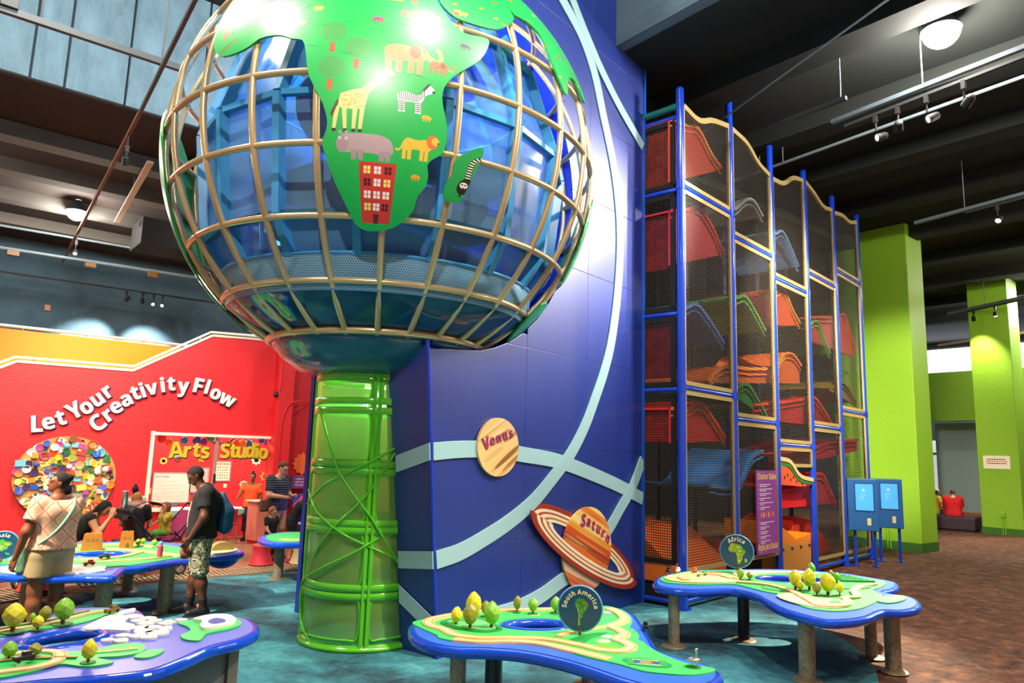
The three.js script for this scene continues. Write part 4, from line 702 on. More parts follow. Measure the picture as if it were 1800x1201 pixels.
// ---------------------------------------------------------------- play tables
const TOP = 0.62;
function table(name, label, outline, hole, legs, sea) {
  let cx = 0, cz = 0; outline.forEach(p => { cx += p[0] / outline.length; cz += p[1] / outline.length; });
  const t = thing(name, label, 'play table', [cx, 0, cz], 0);
  const off = l => l.map(p => [p[0] - cx, p[1] - cz]);
  t.userData.off = undefined; delete t.userData.off;
  const o = smooth2(off(outline), outline.length * 5), holes = [];
  const inset = (pts, d) => { const n = pts.length; return pts.map((p, i) => { const a = pts[(i + n - 2) % n], b = pts[(i + 2) % n], dx = b[0] - a[0], dz = b[1] - a[1], l = Math.hypot(dx, dz) || 1; return [p[0] + dz / l * d, p[1] - dx / l * d]; }); };
  const area = o.reduce((s, p, i) => { const q = o[(i + 1) % o.length]; return s + p[0] * q[1] - q[0] * p[1]; }, 0);
  const sgn = area > 0 ? -1 : 1;
  const inner = inset(o, sgn * 0.045);
  if (hole) holes.push(circle(hole[0] - cx, hole[1] - cz, hole[2], hole[3], 40, hole[4] || 0));
  const outerHole = hole ? [circle(hole[0] - cx, hole[1] - cz, hole[2] + 0.04, hole[3] + 0.04, 40, hole[4] || 0)] : [];
  part('table_rim', slab(inset(o, sgn * 0.032), TOP - 0.075, 0.075, 0.034, outerHole, 4), M.blueGloss, t, 'glossy royal blue rounded rim');
  part('sea_surface', slab(inset(o, sgn * 0.05), TOP - 0.01, 0.014, 0, hole ? [circle(hole[0] - cx, hole[1] - cz, hole[2] + 0.06, hole[3] + 0.06, 40, hole[4] || 0)] : []), sea, t);
  if (hole) part('hole_rim', (() => { const p = circle(hole[0] - cx, hole[1] - cz, hole[2], hole[3], 24, hole[4] || 0); return tube(p.map(q => [q[0], TOP - 0.02, q[1]]), 0.042, true, 80, 10); })(), M.blueGloss, t);
  for (const [x, z, dark, r = 0.06] of legs) {
    const L = part('leg', rod([x - cx, 0.012, z - cz], [x - cx, TOP - 0.06, z - cz], r, 22), dark ? M.darkLeg : M.steel, t);
    part('floor_plate', lathe([[0.001, 0.034], [0.05, 0.034], [0.125, 0.026], [0.135, 0.012]], 28).translate(x - cx, 0, z - cz), mat(0x8a7458, 0.45, { metalness: 0.4 }), L);
  }
  const kit = { t, cx, cz,
    land(pts, m = M.land, y = TOP, h = 0.014, nm = 'land_layer', holes = outerHole, sm = 4) { const s = sm ? smooth2(off(pts), pts.length * sm) : off(pts); const useH = holes.length && pts.length > 14; return part(nm, slab(s, y, h, 0, useH ? holes.map(() => circle(hole[0] - cx, hole[1] - cz, hole[2] + 0.05, hole[3] + 0.05, 40, hole[4] || 0)) : []), m, t); },
    track(pts, w = 0.085, y = TOP + 0.012, h = 0.014, m = M.wood) {
      const q = off(pts), n = pts.length * 5, tr = part('wooden_track', slab(ribbonOutline(q, w, n), y, h), m, t);
      for (const s of [-1, 1]) { const side = ribbonOutline(q, w * 0.72, n), half = s < 0 ? side.slice(0, n + 1) : side.slice(n + 1); part('track_groove', slab(ribbonOutline(half.filter((_, i) => i % 2 === 0), 0.012, n), y + h - 0.001, 0.002), M.woodDark, tr); }
      return tr;
    },
    inlay(x, z, rx, rz, m, y = TOP + 0.014, h = 0.003, rot = 0) { return part('inlay', slab(circle(x - cx, z - cz, rx, rz, 26, rot), y, h), m, t); },
  };
  return kit;
}
const seaBlue = mat(0x3468d4, 0.35), seaViolet = mat(0x4450c0, 0.4);
const SA = table('play_table', 'blue edged train play table with the South America sign', [[3.22, -5.09], [3.1, -4.82], [3.1, -4.57], [3.18, -4.4], [3.34, -4.27], [3.48, -4.12], [3.57, -3.93], [3.62, -3.7], [3.63, -3.43], [3.63, -3.19], [3.7, -2.94], [3.93, -2.84], [4.23, -2.9], [4.38, -3.07], [4.41, -3.21], [4.39, -3.34], [4.41, -3.54], [4.62, -3.8], [4.95, -4.17], [5.19, -4.47], [5.28, -4.69], [5.23, -4.9], [4.87, -5.06], [4.58, -5.2], [4.32, -5.3], [3.98, -5.35], [3.73, -5.34], [3.47, -5.3], [3.33, -5.23]],
  [4.14, -4.6, 0.27, 0.17, 0.5], [[3.36, -4.6], [3.62, -4.5, true, 0.065], [3.86, -3.62], [4.9, -4.75]], seaBlue);
SA.land([[3.32, -5.19], [3.28, -5], [3.26, -4.74], [3.23, -4.68], [3.28, -4.54], [3.38, -4.45], [3.54, -4.37], [3.7, -4.28], [3.78, -3.97], [3.79, -3.79], [3.81, -3.63], [3.84, -3.52], [3.86, -3.42], [3.87, -3.26], [3.93, -3.16], [4.06, -3.03], [4.21, -2.99], [4.29, -3], [4.31, -3.06], [4.27, -3.15], [4.26, -3.25], [4.31, -3.47], [4.38, -3.64], [4.45, -3.75], [4.46, -3.8], [4.58, -3.9], [4.69, -4.05], [4.72, -4.12], [4.95, -4.29], [5.12, -4.51], [5.19, -4.68], [5.18, -4.81], [4.83, -4.96], [4.69, -5.0], [4.44, -5.14], [4.13, -5.27], [3.75, -5.3], [3.47, -5.24]], mat(0x3fc860, 0.5));
SA.track([[4.73, -4.9], [4.35, -5.08], [4.05, -5.2], [3.68, -5.22], [3.45, -5.15], [3.37, -5], [3.39, -4.84], [3.36, -4.67], [3.45, -4.49], [3.67, -4.35], [3.86, -4.19], [3.96, -3.92], [4, -3.73], [4.11, -3.64], [4.24, -3.68], [4.3, -3.8], [4.32, -3.9], [4.47, -3.95], [4.55, -4.07], [4.59, -4.2], [4.76, -4.25], [4.89, -4.32], [5.03, -4.51], [5.1, -4.7]], 0.09);
SA.track([[3.3, -4.58], [3.42, -4.43], [3.6, -4.33], [3.76, -4.15], [3.83, -3.87], [3.88, -3.57]], 0.1, TOP + 0.004, 0.014);
SA.track([[4.59, -4.22], [4.38, -4.24], [4.11, -4.24], [4, -4.2]], 0.07, TOP + 0.009);
SA.land([[3.5, -5.06], [3.62, -5.1], [3.8, -5.08], [3.86, -4.98], [3.84, -4.8], [3.78, -4.6], [3.62, -4.6], [3.52, -4.72], [3.47, -4.9]], M.landDark, TOP + 0.014, 0.008, 'land_layer', []);
SA.land([[3.54, -5.02], [3.66, -5.06], [3.78, -5.04], [3.81, -4.94], [3.79, -4.78], [3.74, -4.64], [3.64, -4.64], [3.56, -4.74], [3.51, -4.9]], M.landPale, TOP + 0.02, 0.008, 'land_layer', []);
SA.land([[3.9, -4.03], [4.06, -4.1], [4.34, -4.12], [4.42, -4.08], [4.2, -4.03], [4.0, -3.96]], M.landDark, TOP + 0.014, 0.006, 'land_layer', []);
for (const [x, z, r, m] of [[4.2, -3.92, 0.055, M.wood], [4.33, -4.0, 0.05, M.white], [4.1, -5.12, 0.05, M.wood], [4.36, -4.88, 0.05, M.wood]]) SA.inlay(x, z, r, r * 0.9, m);
SA.inlay(4.08, -3.8, 0.11, 0.085, mat(0x6aa820, 0.6), TOP + 0.0142, 0.002, 0.6); SA.inlay(4.03, -3.36, 0.17, 0.1, M.landDark, TOP + 0.0142, 0.002, 1.1); SA.inlay(4.96, -4.6, 0.07, 0.05, mat(0x8a98a0, 0.5), TOP + 0.0142, 0.004);
{ const t = canvasTex(256, 160, (c, w, h) => { c.fillStyle = '#2f9a48'; c.fillRect(0, 0, w, h); c.fillStyle = '#3a4a9a'; c.fillRect(40, 40, 170, 70); c.fillStyle = '#e8884a'; c.beginPath(); c.ellipse(120, 76, 44, 24, 0, 0, 7); c.fill(); c.fillStyle = '#e8e04a'; for (let i = 0; i < 9; i++) c.fillRect(30 + i * 20, 12, 14, 16); c.fillStyle = '#e8e8d0'; for (let i = 0; i < 10; i++) { c.fillRect(60 + i * 16, 120, 12, 6); c.fillRect(60 + i * 16, 134, 10, 6); } });
  const g = new THREE.PlaneGeometry(0.26, 0.15).rotateX(-Math.PI / 2).rotateY(-0.85).translate(4.03 - SA.cx, TOP + 0.0175, -3.36 - SA.cz); part('printed_panel', g, mat(0xffffff, 0.5, { map: t }), SA.t); }
const AFT = table('play_table', 'blue edged train play table with the Africa sign', [[6.77, -5.56], [6.51, -5.3], [6.51, -5.11], [6.7, -4.89], [7.07, -4.72], [7.06, -4.5], [6.78, -4.12], [6.61, -3.89], [6.51, -3.61], [6.49, -3.38], [6.67, -3.27], [6.97, -3.22], [7.3, -3.26], [7.45, -3.26], [7.56, -3.17], [7.84, -3.14], [8.17, -3.23], [8.48, -3.45], [8.47, -3.64], [8.5, -3.73], [8.75, -3.74], [9.09, -3.83], [9.37, -4], [9.42, -4.25], [9.45, -4.62], [9.31, -4.89], [9, -5.27], [8.44, -5.57], [7.83, -5.8], [7.21, -5.76]],
  [8.28, -4.72, 0.4, 0.23, 0.61], [[6.62, -5.15], [7.51, -4.87, true, 0.065], [6.7, -3.68, false, 0.075], [8.04, -3.7], [7.69, -3.33, false, 0.075]], seaBlue);
AFT.land([[6.86, -5.53], [6.74, -5.34], [6.95, -5.07], [7.34, -4.88], [7.29, -4.6], [7.25, -4.43], [7.25, -4.29], [7.1, -4.17], [6.91, -3.89], [6.82, -3.68], [6.92, -3.5], [7.23, -3.43], [7.53, -3.46], [7.86, -3.52], [8.19, -3.63], [8.42, -3.83], [8.69, -3.87], [9.16, -4.02], [9.21, -4.21], [9.24, -4.51], [9.13, -4.82], [8.8, -5.15], [8.26, -5.45], [7.7, -5.7], [7.12, -5.64]], mat(0x35bd55, 0.5));
AFT.land([[6.9, -5.5], [6.84, -5.33], [7.0, -5.12], [7.39, -4.95], [7.66, -5.01], [7.87, -5.35], [7.79, -5.58], [7.61, -5.62], [7.19, -5.6]], M.wood, TOP + 0.014, 0.012, 'sand_layer', []);
AFT.land([[7.13, -4.23], [6.93, -3.98], [6.9, -3.69], [7.05, -3.54], [7.32, -3.55], [7.53, -3.65], [7.42, -3.92], [7.42, -4.2]], M.wood, TOP + 0.014, 0.008, 'sand_layer', []);
AFT.land([[8.13, -5.38], [8.69, -5.09], [9.0, -4.8], [8.9, -4.7], [8.6, -4.98], [8.2, -5.1], [7.79, -5.06], [7.89, -5.24]], M.wood, TOP + 0.014, 0.012, 'sand_layer', []);
AFT.track([[7.46, -4.92], [7.6, -4.66], [7.5, -4.31], [7.17, -3.91], [6.98, -3.68], [7.17, -3.56], [7.45, -3.64], [7.61, -3.75], [7.78, -3.71], [8.1, -3.89], [8.51, -3.99], [8.8, -3.98]], 0.08, TOP + 0.02);
AFT.track([[6.98, -5.25], [7.08, -5.41], [7.42, -5.47], [7.64, -5.31], [7.58, -5.05]], 0.08, TOP + 0.024);
AFT.land([[7.8, -3.52], [7.78, -3.4], [8.15, -3.38], [8.36, -3.48], [8.3, -3.55], [8.05, -3.58]], M.land, TOP + 0.002, 0.016, 'island_layer', []);
for (let i = 0; i < 7; i++) { const a = [8.66 + i * 0.055, -4.3 - i * 0.05], b = [8.98 + i * 0.03, -4.06 - i * 0.085], o = 0.012; AFT.land([[a[0] - o, a[1] + o], [b[0] - o, b[1] + o], [b[0] + o, b[1] - o], [a[0] + o, a[1] - o]], M.landDark, TOP + 0.0141, 0.022, 'hedge_row', [], 0); }
AFT.land([[8.2, -4.25], [8.5, -4.2], [8.7, -3.98], [8.5, -3.9], [8.25, -3.98], [8.05, -4.1]], M.landDark, TOP + 0.0141, 0.01, 'land_layer', []); AFT.land([[7.36, -4.5], [7.5, -4.62], [7.9, -4.36], [8.0, -4.1], [7.8, -4.0], [7.5, -4.15]], M.landDark, TOP + 0.0141, 0.006, 'land_layer', []);
AFT.inlay(7.1, -3.72, 0.07, 0.05, M.landPale, TOP + 0.0225); AFT.inlay(7.32, -3.7, 0.08, 0.05, M.landDark, TOP + 0.0225); AFT.inlay(8.06, -3.46, 0.08, 0.04, M.wood, TOP + 0.0185);
const EU = table('play_table', 'front left play table with white ice pieces on violet sea', [[2.28, -5.73], [2.31, -5.88], [2.31, -6.07], [2.21, -6.25], [2.06, -6.34], [1.91, -6.29], [1.77, -6.36], [1.7, -6.44], [1.67, -6.58], [1.68, -6.75], [1.66, -6.87], [1.57, -6.99], [1.42, -7.11], [1.26, -7.16], [1.12, -7.14], [0.97, -6.83], [0.81, -6.71], [0.63, -6.7], [0.49, -6.46], [0.37, -5.88], [0.43, -5.36], [0.58, -5.14], [0.79, -5.09], [1.09, -5], [1.33, -4.98], [1.54, -5.11], [1.8, -5.33], [2.04, -5.43], [2.21, -5.58]],
  [1.02, -6.08, 0.27, 0.2, -0.3], [[0.8, -6.3, true], [1.15, -5.4], [1.3, -6.55]], seaViolet);
EU.land([[0.6, -6.35], [0.71, -6.36], [0.85, -6.43], [0.99, -6.44], [1.16, -6.48], [1.32, -6.6], [1.45, -6.76], [1.54, -6.85], [1.38, -6.95], [1.13, -6.88], [0.91, -6.66], [0.69, -6.61]], M.land, TOP, 0.014, 'land_layer', []);
EU.land([[0.51, -5.74], [0.63, -5.82], [0.81, -5.79], [0.96, -5.68], [1.13, -5.62], [1.26, -5.69], [1.41, -5.64], [1.37, -5.41], [1.23, -5.38], [1.11, -5.42], [1.17, -5.26], [1.03, -5.24], [0.89, -5.39], [0.76, -5.31], [0.59, -5.27], [0.5, -5.31]], M.land, TOP, 0.016, 'land_layer', []);
EU.track([[0.55, -5.62], [0.7, -5.6], [0.86, -5.54], [1.0, -5.46]], 0.03, TOP + 0.016, 0.012, M.landDark); EU.track([[1.05, -5.56], [1.2, -5.52], [1.36, -5.5]], 0.05, TOP + 0.016, 0.006, M.landPale);
EU.land([[1.2, -5.66], [1.3, -5.72], [1.42, -5.66], [1.36, -5.6]], M.landDark, TOP + 0.002, 0.01, 'land_layer', []); EU.land([[1.3, -5.32], [1.42, -5.44], [1.5, -5.4], [1.44, -5.3], [1.36, -5.26]], M.land, TOP, 0.014, 'island_layer', []);
EU.land([[1.79, -6.13], [1.94, -6.17], [2.08, -6.24], [2.18, -6.14], [2.2, -5.93], [2.14, -5.79], [2.03, -5.72], [1.87, -5.68], [1.76, -5.51], [1.69, -5.59], [1.7, -5.73], [1.79, -5.82], [1.81, -5.96]], M.land, TOP, 0.016, 'island_layer', []);
EU.land([[1.89, -6.1], [2.06, -6.19], [2.16, -6.12], [2.17, -5.98], [2.12, -5.84], [1.98, -5.77], [1.87, -5.77], [1.88, -5.89], [1.93, -6.01]], M.white, TOP + 0.016, 0.022, 'ice_layer', []);
EU.land([[1.96, -5.96], [2.04, -6.03], [2.08, -5.94], [2.05, -5.86], [1.97, -5.84], [1.95, -5.88]], mat(0x3a3f9a, 0.5), TOP + 0.034, 0.006, 'pool_inlay', []);
EU.land([[1.16, -6.26], [1.27, -6.45], [1.4, -6.64], [1.63, -6.82], [1.6, -6.69], [1.5, -6.63], [1.52, -6.5], [1.46, -6.34], [1.5, -6.2], [1.42, -6.05], [1.36, -6.1], [1.29, -6.16]], M.white, TOP, 0.02, 'ice_layer', []);
{ const floe = [[1.56, -6.5, 0.07], [1.64, -6.38, 0.06], [1.55, -6.34, 0.055], [1.66, -6.27, 0.05], [1.58, -6.22, 0.06], [1.7, -6.14, 0.05], [1.5, -6.1, 0.07], [1.6, -6.06, 0.06], [1.66, -5.98, 0.055], [1.5, -5.96, 0.07], [1.58, -5.88, 0.08], [1.44, -5.86, 0.06], [1.5, -5.78, 0.06], [1.36, -5.92, 0.05], [1.32, -5.78, 0.06], [1.25, -5.84, 0.045], [1.75, -6.2, 0.05], [1.82, -6.2, 0.05]];
  for (const [x, z, r] of floe) { const p = []; for (let i = 0; i < 9; i++) { const a = i / 9 * 6.283; p.push([x + r * rr(0.75, 1.15) * Math.cos(a), z + r * rr(0.75, 1.15) * Math.sin(a)]); } EU.land(p, M.white, TOP + 0.001, 0.02, 'ice_floe', []); } }
EU.track([[0.6, -6.42], [0.79, -6.5], [0.97, -6.55], [1.13, -6.66], [1.31, -6.79], [1.43, -6.8]], 0.06); EU.track([[0.62, -6.52], [0.85, -6.62], [1.02, -6.68], [1.16, -6.8], [1.3, -6.87]], 0.04, TOP + 0.012, 0.016, M.landDark);
EU.track([[0.5, -5.36], [0.62, -5.36], [0.76, -5.36], [0.87, -5.42], [0.92, -5.53], [0.92, -5.66], [0.84, -5.74], [0.65, -5.76]], 0.075, TOP + 0.014);
// storage cabinet under the right end
{ const c = thing('storage_cabinet', 'grey metal cabinet with mesh door under the front left table', 'cabinet', [1.72, 0, -5.95], 20 * deg), fm = mat(0x7a7268, 0.4, { metalness: 0.4 });
  part('body', [box(0.62, 0.02, 0.6, 0, 0.53, 0), box(0.62, 0.02, 0.6, 0, 0.03, 0), box(0.02, 0.5, 0.6, -0.3, 0.28, 0), box(0.02, 0.5, 0.6, 0.3, 0.28, 0), box(0.62, 0.5, 0.02, 0, 0.28, -0.29)], mat(0x4a453e, 0.5, { metalness: 0.3 }), c);
  part('post', [box(0.07, 0.54, 0.07, -0.29, 0.28, 0.29)], fm, c); part('post', [box(0.09, 0.54, 0.07, 0.29, 0.28, 0.29)], fm, c);
  const holes = canvasTex(64, 64, (k, w, h) => { k.fillStyle = '#888'; k.fillRect(0, 0, w, h); k.fillStyle = '#2a2622'; for (let i = 0; i < 4; i++) for (let j = 0; j < 4; j++) { k.beginPath(); k.arc(i * 16 + 8, j * 16 + 8, 5, 0, 7); k.fill(); } });
  part('mesh_door', uvScale(box(0.5, 0.44, 0.015, 0, 0.29, 0.29), 9, 8), mat(0xffffff, 0.4, { map: holes, metalness: 0.3 }), c); }
const AS = table('play_table', 'long play table with the Asia sign between woman and man', [[0.74, -9.62], [0.91, -9.24], [1.24, -8.9], [1.6, -8.75], [1.82, -8.62], [1.94, -8.84], [2.05, -9.08], [2.25, -9.15], [2.58, -9.36], [2.89, -9.48], [3.24, -9.55], [3.57, -9.73], [3.65, -10.19], [3.37, -10.59], [3.05, -11.15], [2.66, -11.55], [2.32, -11.57], [1.81, -11.67], [1.34, -11.51], [0.95, -11.22], [0.69, -10.55]],
  [2.0, -10.25, 0.32, 0.22, 0.2], [[1.86, -9.1, false, 0.085], [2.61, -9.55, false, 0.085], [2.53, -11.07, false, 0.07], [1.31, -10.28, false, 0.085]], seaBlue);
AS.land([[1.56, -9.19], [1.75, -9.21], [1.95, -9.2], [2.07, -9.2], [2.27, -9.28], [2.61, -9.49], [2.86, -9.62], [3.0, -10.23], [2.9, -10.8], [2.59, -11.28], [2.27, -11.3], [1.76, -11.34], [1.3, -11.19], [1.04, -10.81], [0.84, -10.4], [0.97, -9.95], [1.25, -9.66]], M.land);
AS.land([[0.9, -9.62], [1.15, -9.66], [1.58, -9.44], [1.86, -9.2], [1.82, -9.02], [1.8, -8.9], [1.6, -8.86], [1.28, -9.03], [0.98, -9.3]], M.white, TOP + 0.002, 0.02, 'ice_layer', []);
AS.track([[1.6, -10.75], [2.21, -10.62], [2.43, -10.35], [2.68, -9.86], [2.76, -9.6]], 0.09, TOP + 0.014); AS.track([[1.6, -9.85], [1.93, -9.82], [2.2, -9.9], [2.45, -10.2]], 0.08, TOP + 0.0142); AS.track([[1.72, -9.5], [2.03, -9.56], [2.36, -9.56], [2.66, -9.66]], 0.07, TOP + 0.0144); AS.track([[1.3, -11.0], [1.9, -11.1], [2.5, -11.0], [2.7, -10.6]], 0.08, TOP + 0.0144);
AS.land([[3.1, -9.9], [3.4, -10.3], [3.55, -10.1], [3.53, -9.85], [3.3, -9.66], [3.12, -9.68]], M.wood, TOP + 0.004, 0.02, 'sand_layer', []);
part('dome_bowl', new THREE.SphereGeometry(0.22, 30, 14, 0, 7, Math.PI / 2, Math.PI / 2).scale(1, 0.75, 1).translate(3.38 - AS.cx, TOP - 0.05, -9.95 - AS.cz), M.blueGloss, AS.t, 'deep blue bowl under the end lobe');
part('tunnel_hill', plate([...circle(0, 0, 0.14, 0.1, 40).slice(0, 21)], 0.12, 0.005).translate(3.36 - AS.cx, TOP + 0.024, -10.0 - AS.cz), mat(0x8a7a48, 0.6), AS.t);
const FT = table('play_table', 'small far play table behind the green lattice tube', [[4.27, -11.1], [4.22, -10.75], [4.28, -10.43], [4.5, -10.32], [4.78, -10.26], [5.12, -10.32], [5.43, -10.66], [5.51, -11.22], [5.31, -11.66], [4.98, -11.81], [4.55, -11.55]], null, [[4.61, -11.05, false, 0.075], [5.15, -10.8]], seaBlue);
FT.land([[4.38, -11.05], [4.34, -10.75], [4.45, -10.5], [4.8, -10.4], [5.1, -10.45], [5.3, -10.75], [5.36, -11.2], [5.2, -11.5], [4.98, -11.6], [4.6, -11.4]], M.land); FT.track([[4.45, -10.7], [4.7, -10.55], [5.0, -10.6], [5.15, -10.9]], 0.08, TOP + 0.014);

// faceted toy trees: each its own thing
const treeMats = { y: mat(0xd8d020, 0.4, { flatShading: true }), o: mat(0x8a8a1c, 0.4, { flatShading: true }), g: mat(0x7ab828, 0.4, { flatShading: true }) }, treeWord = { y: 'yellow', o: 'olive', g: 'lime green' };
function eggGeo(k) { let g = new THREE.IcosahedronGeometry(1, 1); const p = g.attributes.position; for (let i = 0; i < p.count; i++) { const x = p.getX(i), y = p.getY(i), z = p.getZ(i), h = Math.sin(x * 12.9 + y * 78.2 + z * 37.7 + k) * 0.06, s = y > 0 ? 1 - 0.4 * y * y : 1 - 0.04 * y * y; p.setXYZ(i, x * s * (1 + h), y * (1 + h * 0.5), z * s * (1 + h)); } g.computeVertexNormals(); return g; }
const eggs = [0, 1, 2, 3].map(eggGeo);
function trees(list, where) {
  list.map((t, i) => ({ t, px: t[0] / -t[1] })).sort((a, b) => a.px - b.px).forEach(({ t: [x, z, h, w, c] }, i) => {
    const t = thing('toy_tree', `${treeWord[c]} faceted toy tree on the ${where}, ${ORD[i]} from the left`, 'toy tree', [x, TOP + 0.018, z], rr(0, 6), 'faceted toy trees on the play tables');
    const trunk = h * 0.15;
    part('trunk', rod([0, 0, 0], [0, trunk + h * 0.1, 0], w * 0.1, 8), M.brownBit, t); part('base_disc', new THREE.CylinderGeometry(w * 0.5, w * 0.5, 0.004, 20).translate(0, 0.002, 0), mat(0x3f7a2c, 0.6), t);
    const cr = part('crown', eggs[i % 4], treeMats[c], t); cr.scale.set(w / 2, (h - trunk) / 1.92, w / 2); cr.position.y = trunk + (h - trunk) / 2;
  });
}
trees([[3.55, -4.91, 0.14, 0.09, 'y'], [3.57, -4.75, 0.2, 0.12, 'o'], [3.72, -4.67, 0.21, 0.13, 'g'], [3.73, -4.92, 0.24, 0.13, 'y'], [3.66, -5.04, 0.11, 0.06, 'y'], [3.94, -5.03, 0.13, 0.08, 'o'], [4.28, -5.02, 0.14, 0.07, 'o'], [4.36, -4.9, 0.13, 0.09, 'g'], [4.55, -4.82, 0.14, 0.09, 'g'], [4.66, -4.74, 0.22, 0.12, 'y']], 'South America table');
trees([[7.68, -5.01, 0.12, 0.09, 'g'], [7.76, -4.94, 0.09, 0.08, 'o'], [7.63, -4.3, 0.21, 0.14, 'y'], [7.58, -4.22, 0.12, 0.08, 'y'], [7.74, -4.2, 0.23, 0.14, 'y'], [7.52, -4, 0.13, 0.09, 'o'], [7.64, -3.94, 0.22, 0.16, 'y'], [7.75, -3.87, 0.13, 0.08, 'y'], [8.72, -4.7, 0.16, 0.1, 'g'], [8.61, -4.4, 0.12, 0.08, 'o'], [8.55, -4.3, 0.11, 0.08, 'g']], 'Africa table');
trees([[0.75, -6.42, 0.2, 0.15, 'y'], [0.89, -6.62, 0.08, 0.05, 'g'], [0.97, -6.63, 0.12, 0.09, 'o'], [0.9, -6.4, 0.1, 0.08, 'y'], [1.07, -6.5, 0.19, 0.14, 'g'], [0.65, -6.5, 0.08, 0.05, 'y'], [0.66, -5.65, 0.11, 0.09, 'g'], [0.79, -5.61, 0.09, 0.08, 'o'], [1.04, -5.32, 0.14, 0.09, 'y']], 'front left table');
trees([[2.54, -10.77, 0.1, 0.08, 'o'], [2.65, -10.98, 0.08, 0.07, 'g'], [2.72, -10.69, 0.09, 0.08, 'g']], 'Asia table');
// continent signs
function continentSign(at, r, word, label, drawLand, turn, size = 54) {
  const s = thing('continent_sign', label, 'sign', at, turn);
  const t = canvasTex(512, 512, (c, w, h) => {
    c.fillStyle = '#17486c'; c.fillRect(0, 0, w, h);
    c.fillStyle = '#f0e0b0'; c.font = `bold ${size}px sans-serif`; c.textAlign = 'center';
    const wd = [...word].map(ch => c.measureText(ch).width * 1.04), tot = wd.reduce((p, q) => p + q, 0); let run = -tot / 2; [...word].forEach((ch, i) => { const a = (run + wd[i] / 2) / 178; run += wd[i]; c.save(); c.translate(w / 2 + 178 * Math.sin(a), h / 2 - 178 * Math.cos(a)); c.rotate(a); c.fillText(ch, 0, size * 0.2); c.restore(); });
    drawLand(c);
  });
  part('disc', [new THREE.CylinderGeometry(r, r, 0.016, 48).rotateX(Math.PI / 2)].map(g => { const p = g.attributes.position, u = g.attributes.uv, n = g.attributes.normal; for (let i = 0; i < p.count; i++) u.setXY(i, 0.5 + p.getX(i) / r / 2 * (n.getZ(i) < 0 ? -1 : 1), 0.5 + p.getY(i) / r / 2); return g; }), mat(0xffffff, 0.35, { map: t }), s).position.y = r + 0.03;
  part('rim', new THREE.TorusGeometry(r, 0.009, 8, 60).translate(0, r + 0.03, 0), mat(0x5a9ad0, 0.35), s);
  part('stem', rod([0, 0, 0], [0, 0.06, 0], 0.012, 8), M.brownBit, s);
}
const landBlob = (c, col, pts) => { c.fillStyle = col; c.beginPath(); smooth2(pts, pts.length * 5).forEach((p, i) => i ? c.lineTo(p[0], p[1]) : c.moveTo(p[0], p[1])); c.fill(); };
const dots = (c, cols, list, s) => list.forEach(([x, y], i) => { c.fillStyle = cols[i % cols.length]; c.beginPath(); c.ellipse(x, y, s, s * 0.6, 0.4, 0, 7); c.fill(); });
continentSign([4.18, TOP + 0.014, -4.15], 0.168, 'South America', 'round dark blue South America sign on its play table', c => { landBlob(c, '#3a8a2c', [[215, 150], [270, 140], [320, 165], [352, 210], [330, 260], [290, 320], [262, 380], [255, 450], [238, 450], [235, 380], [240, 320], [225, 260], [195, 220], [200, 175]]); landBlob(c, '#b8b060', [[215, 200], [232, 260], [246, 330], [246, 400], [252, 440], [240, 440], [238, 380], [238, 320], [222, 260]]); dots(c, ['#c8602c', '#1f5a1c', '#5fae3a'], [[300, 190], [280, 230], [310, 250], [270, 280], [255, 190], [270, 340]], 15); c.fillStyle = '#c04a2c'; c.fillRect(318, 180, 22, 34); }, -45 * deg, 76);
continentSign([8.2, TOP + 0.026, -5.4], 0.2, 'Africa', 'round dark blue Africa sign on its play table', c => { landBlob(c, '#7ab02c', [[140, 190], [180, 130], [250, 140], [330, 165], [360, 230], [395, 240], [370, 290], [345, 330], [340, 380], [300, 440], [275, 450], [262, 390], [255, 320], [235, 270], [160, 270], [128, 235]]); landBlob(c, '#8ac02c', [[385, 360], [410, 365], [408, 410], [388, 420], [376, 395]]); dots(c, ['#e8c040', '#d8602c', '#f0d860', '#4a8a2c'], [[190, 170], [230, 180], [280, 190], [320, 210], [170, 220], [210, 230], [300, 250], [330, 270], [280, 300], [310, 350], [290, 400], [270, 260]], 17); }, -57 * deg, 92);
continentSign([0.98, TOP + 0.016, -10.05], 0.15, 'Asia', 'round blue Asia sign behind the woman', c => { landBlob(c, '#5aa83a', [[60, 220], [120, 170], [180, 180], [230, 140], [300, 180], [380, 200], [400, 240], [340, 280], [330, 330], [280, 340], [250, 370], [200, 330], [140, 350], [100, 290]]); landBlob(c, '#4a9a5a', [[300, 390], [360, 400], [390, 430], [330, 430]]); dots(c, ['#e8d8a0', '#e8a04a', '#c8d860'], [[150, 230], [200, 250], [250, 280], [220, 310], [300, 230], [340, 240], [180, 200]], 24); }, -12 * deg, 96);
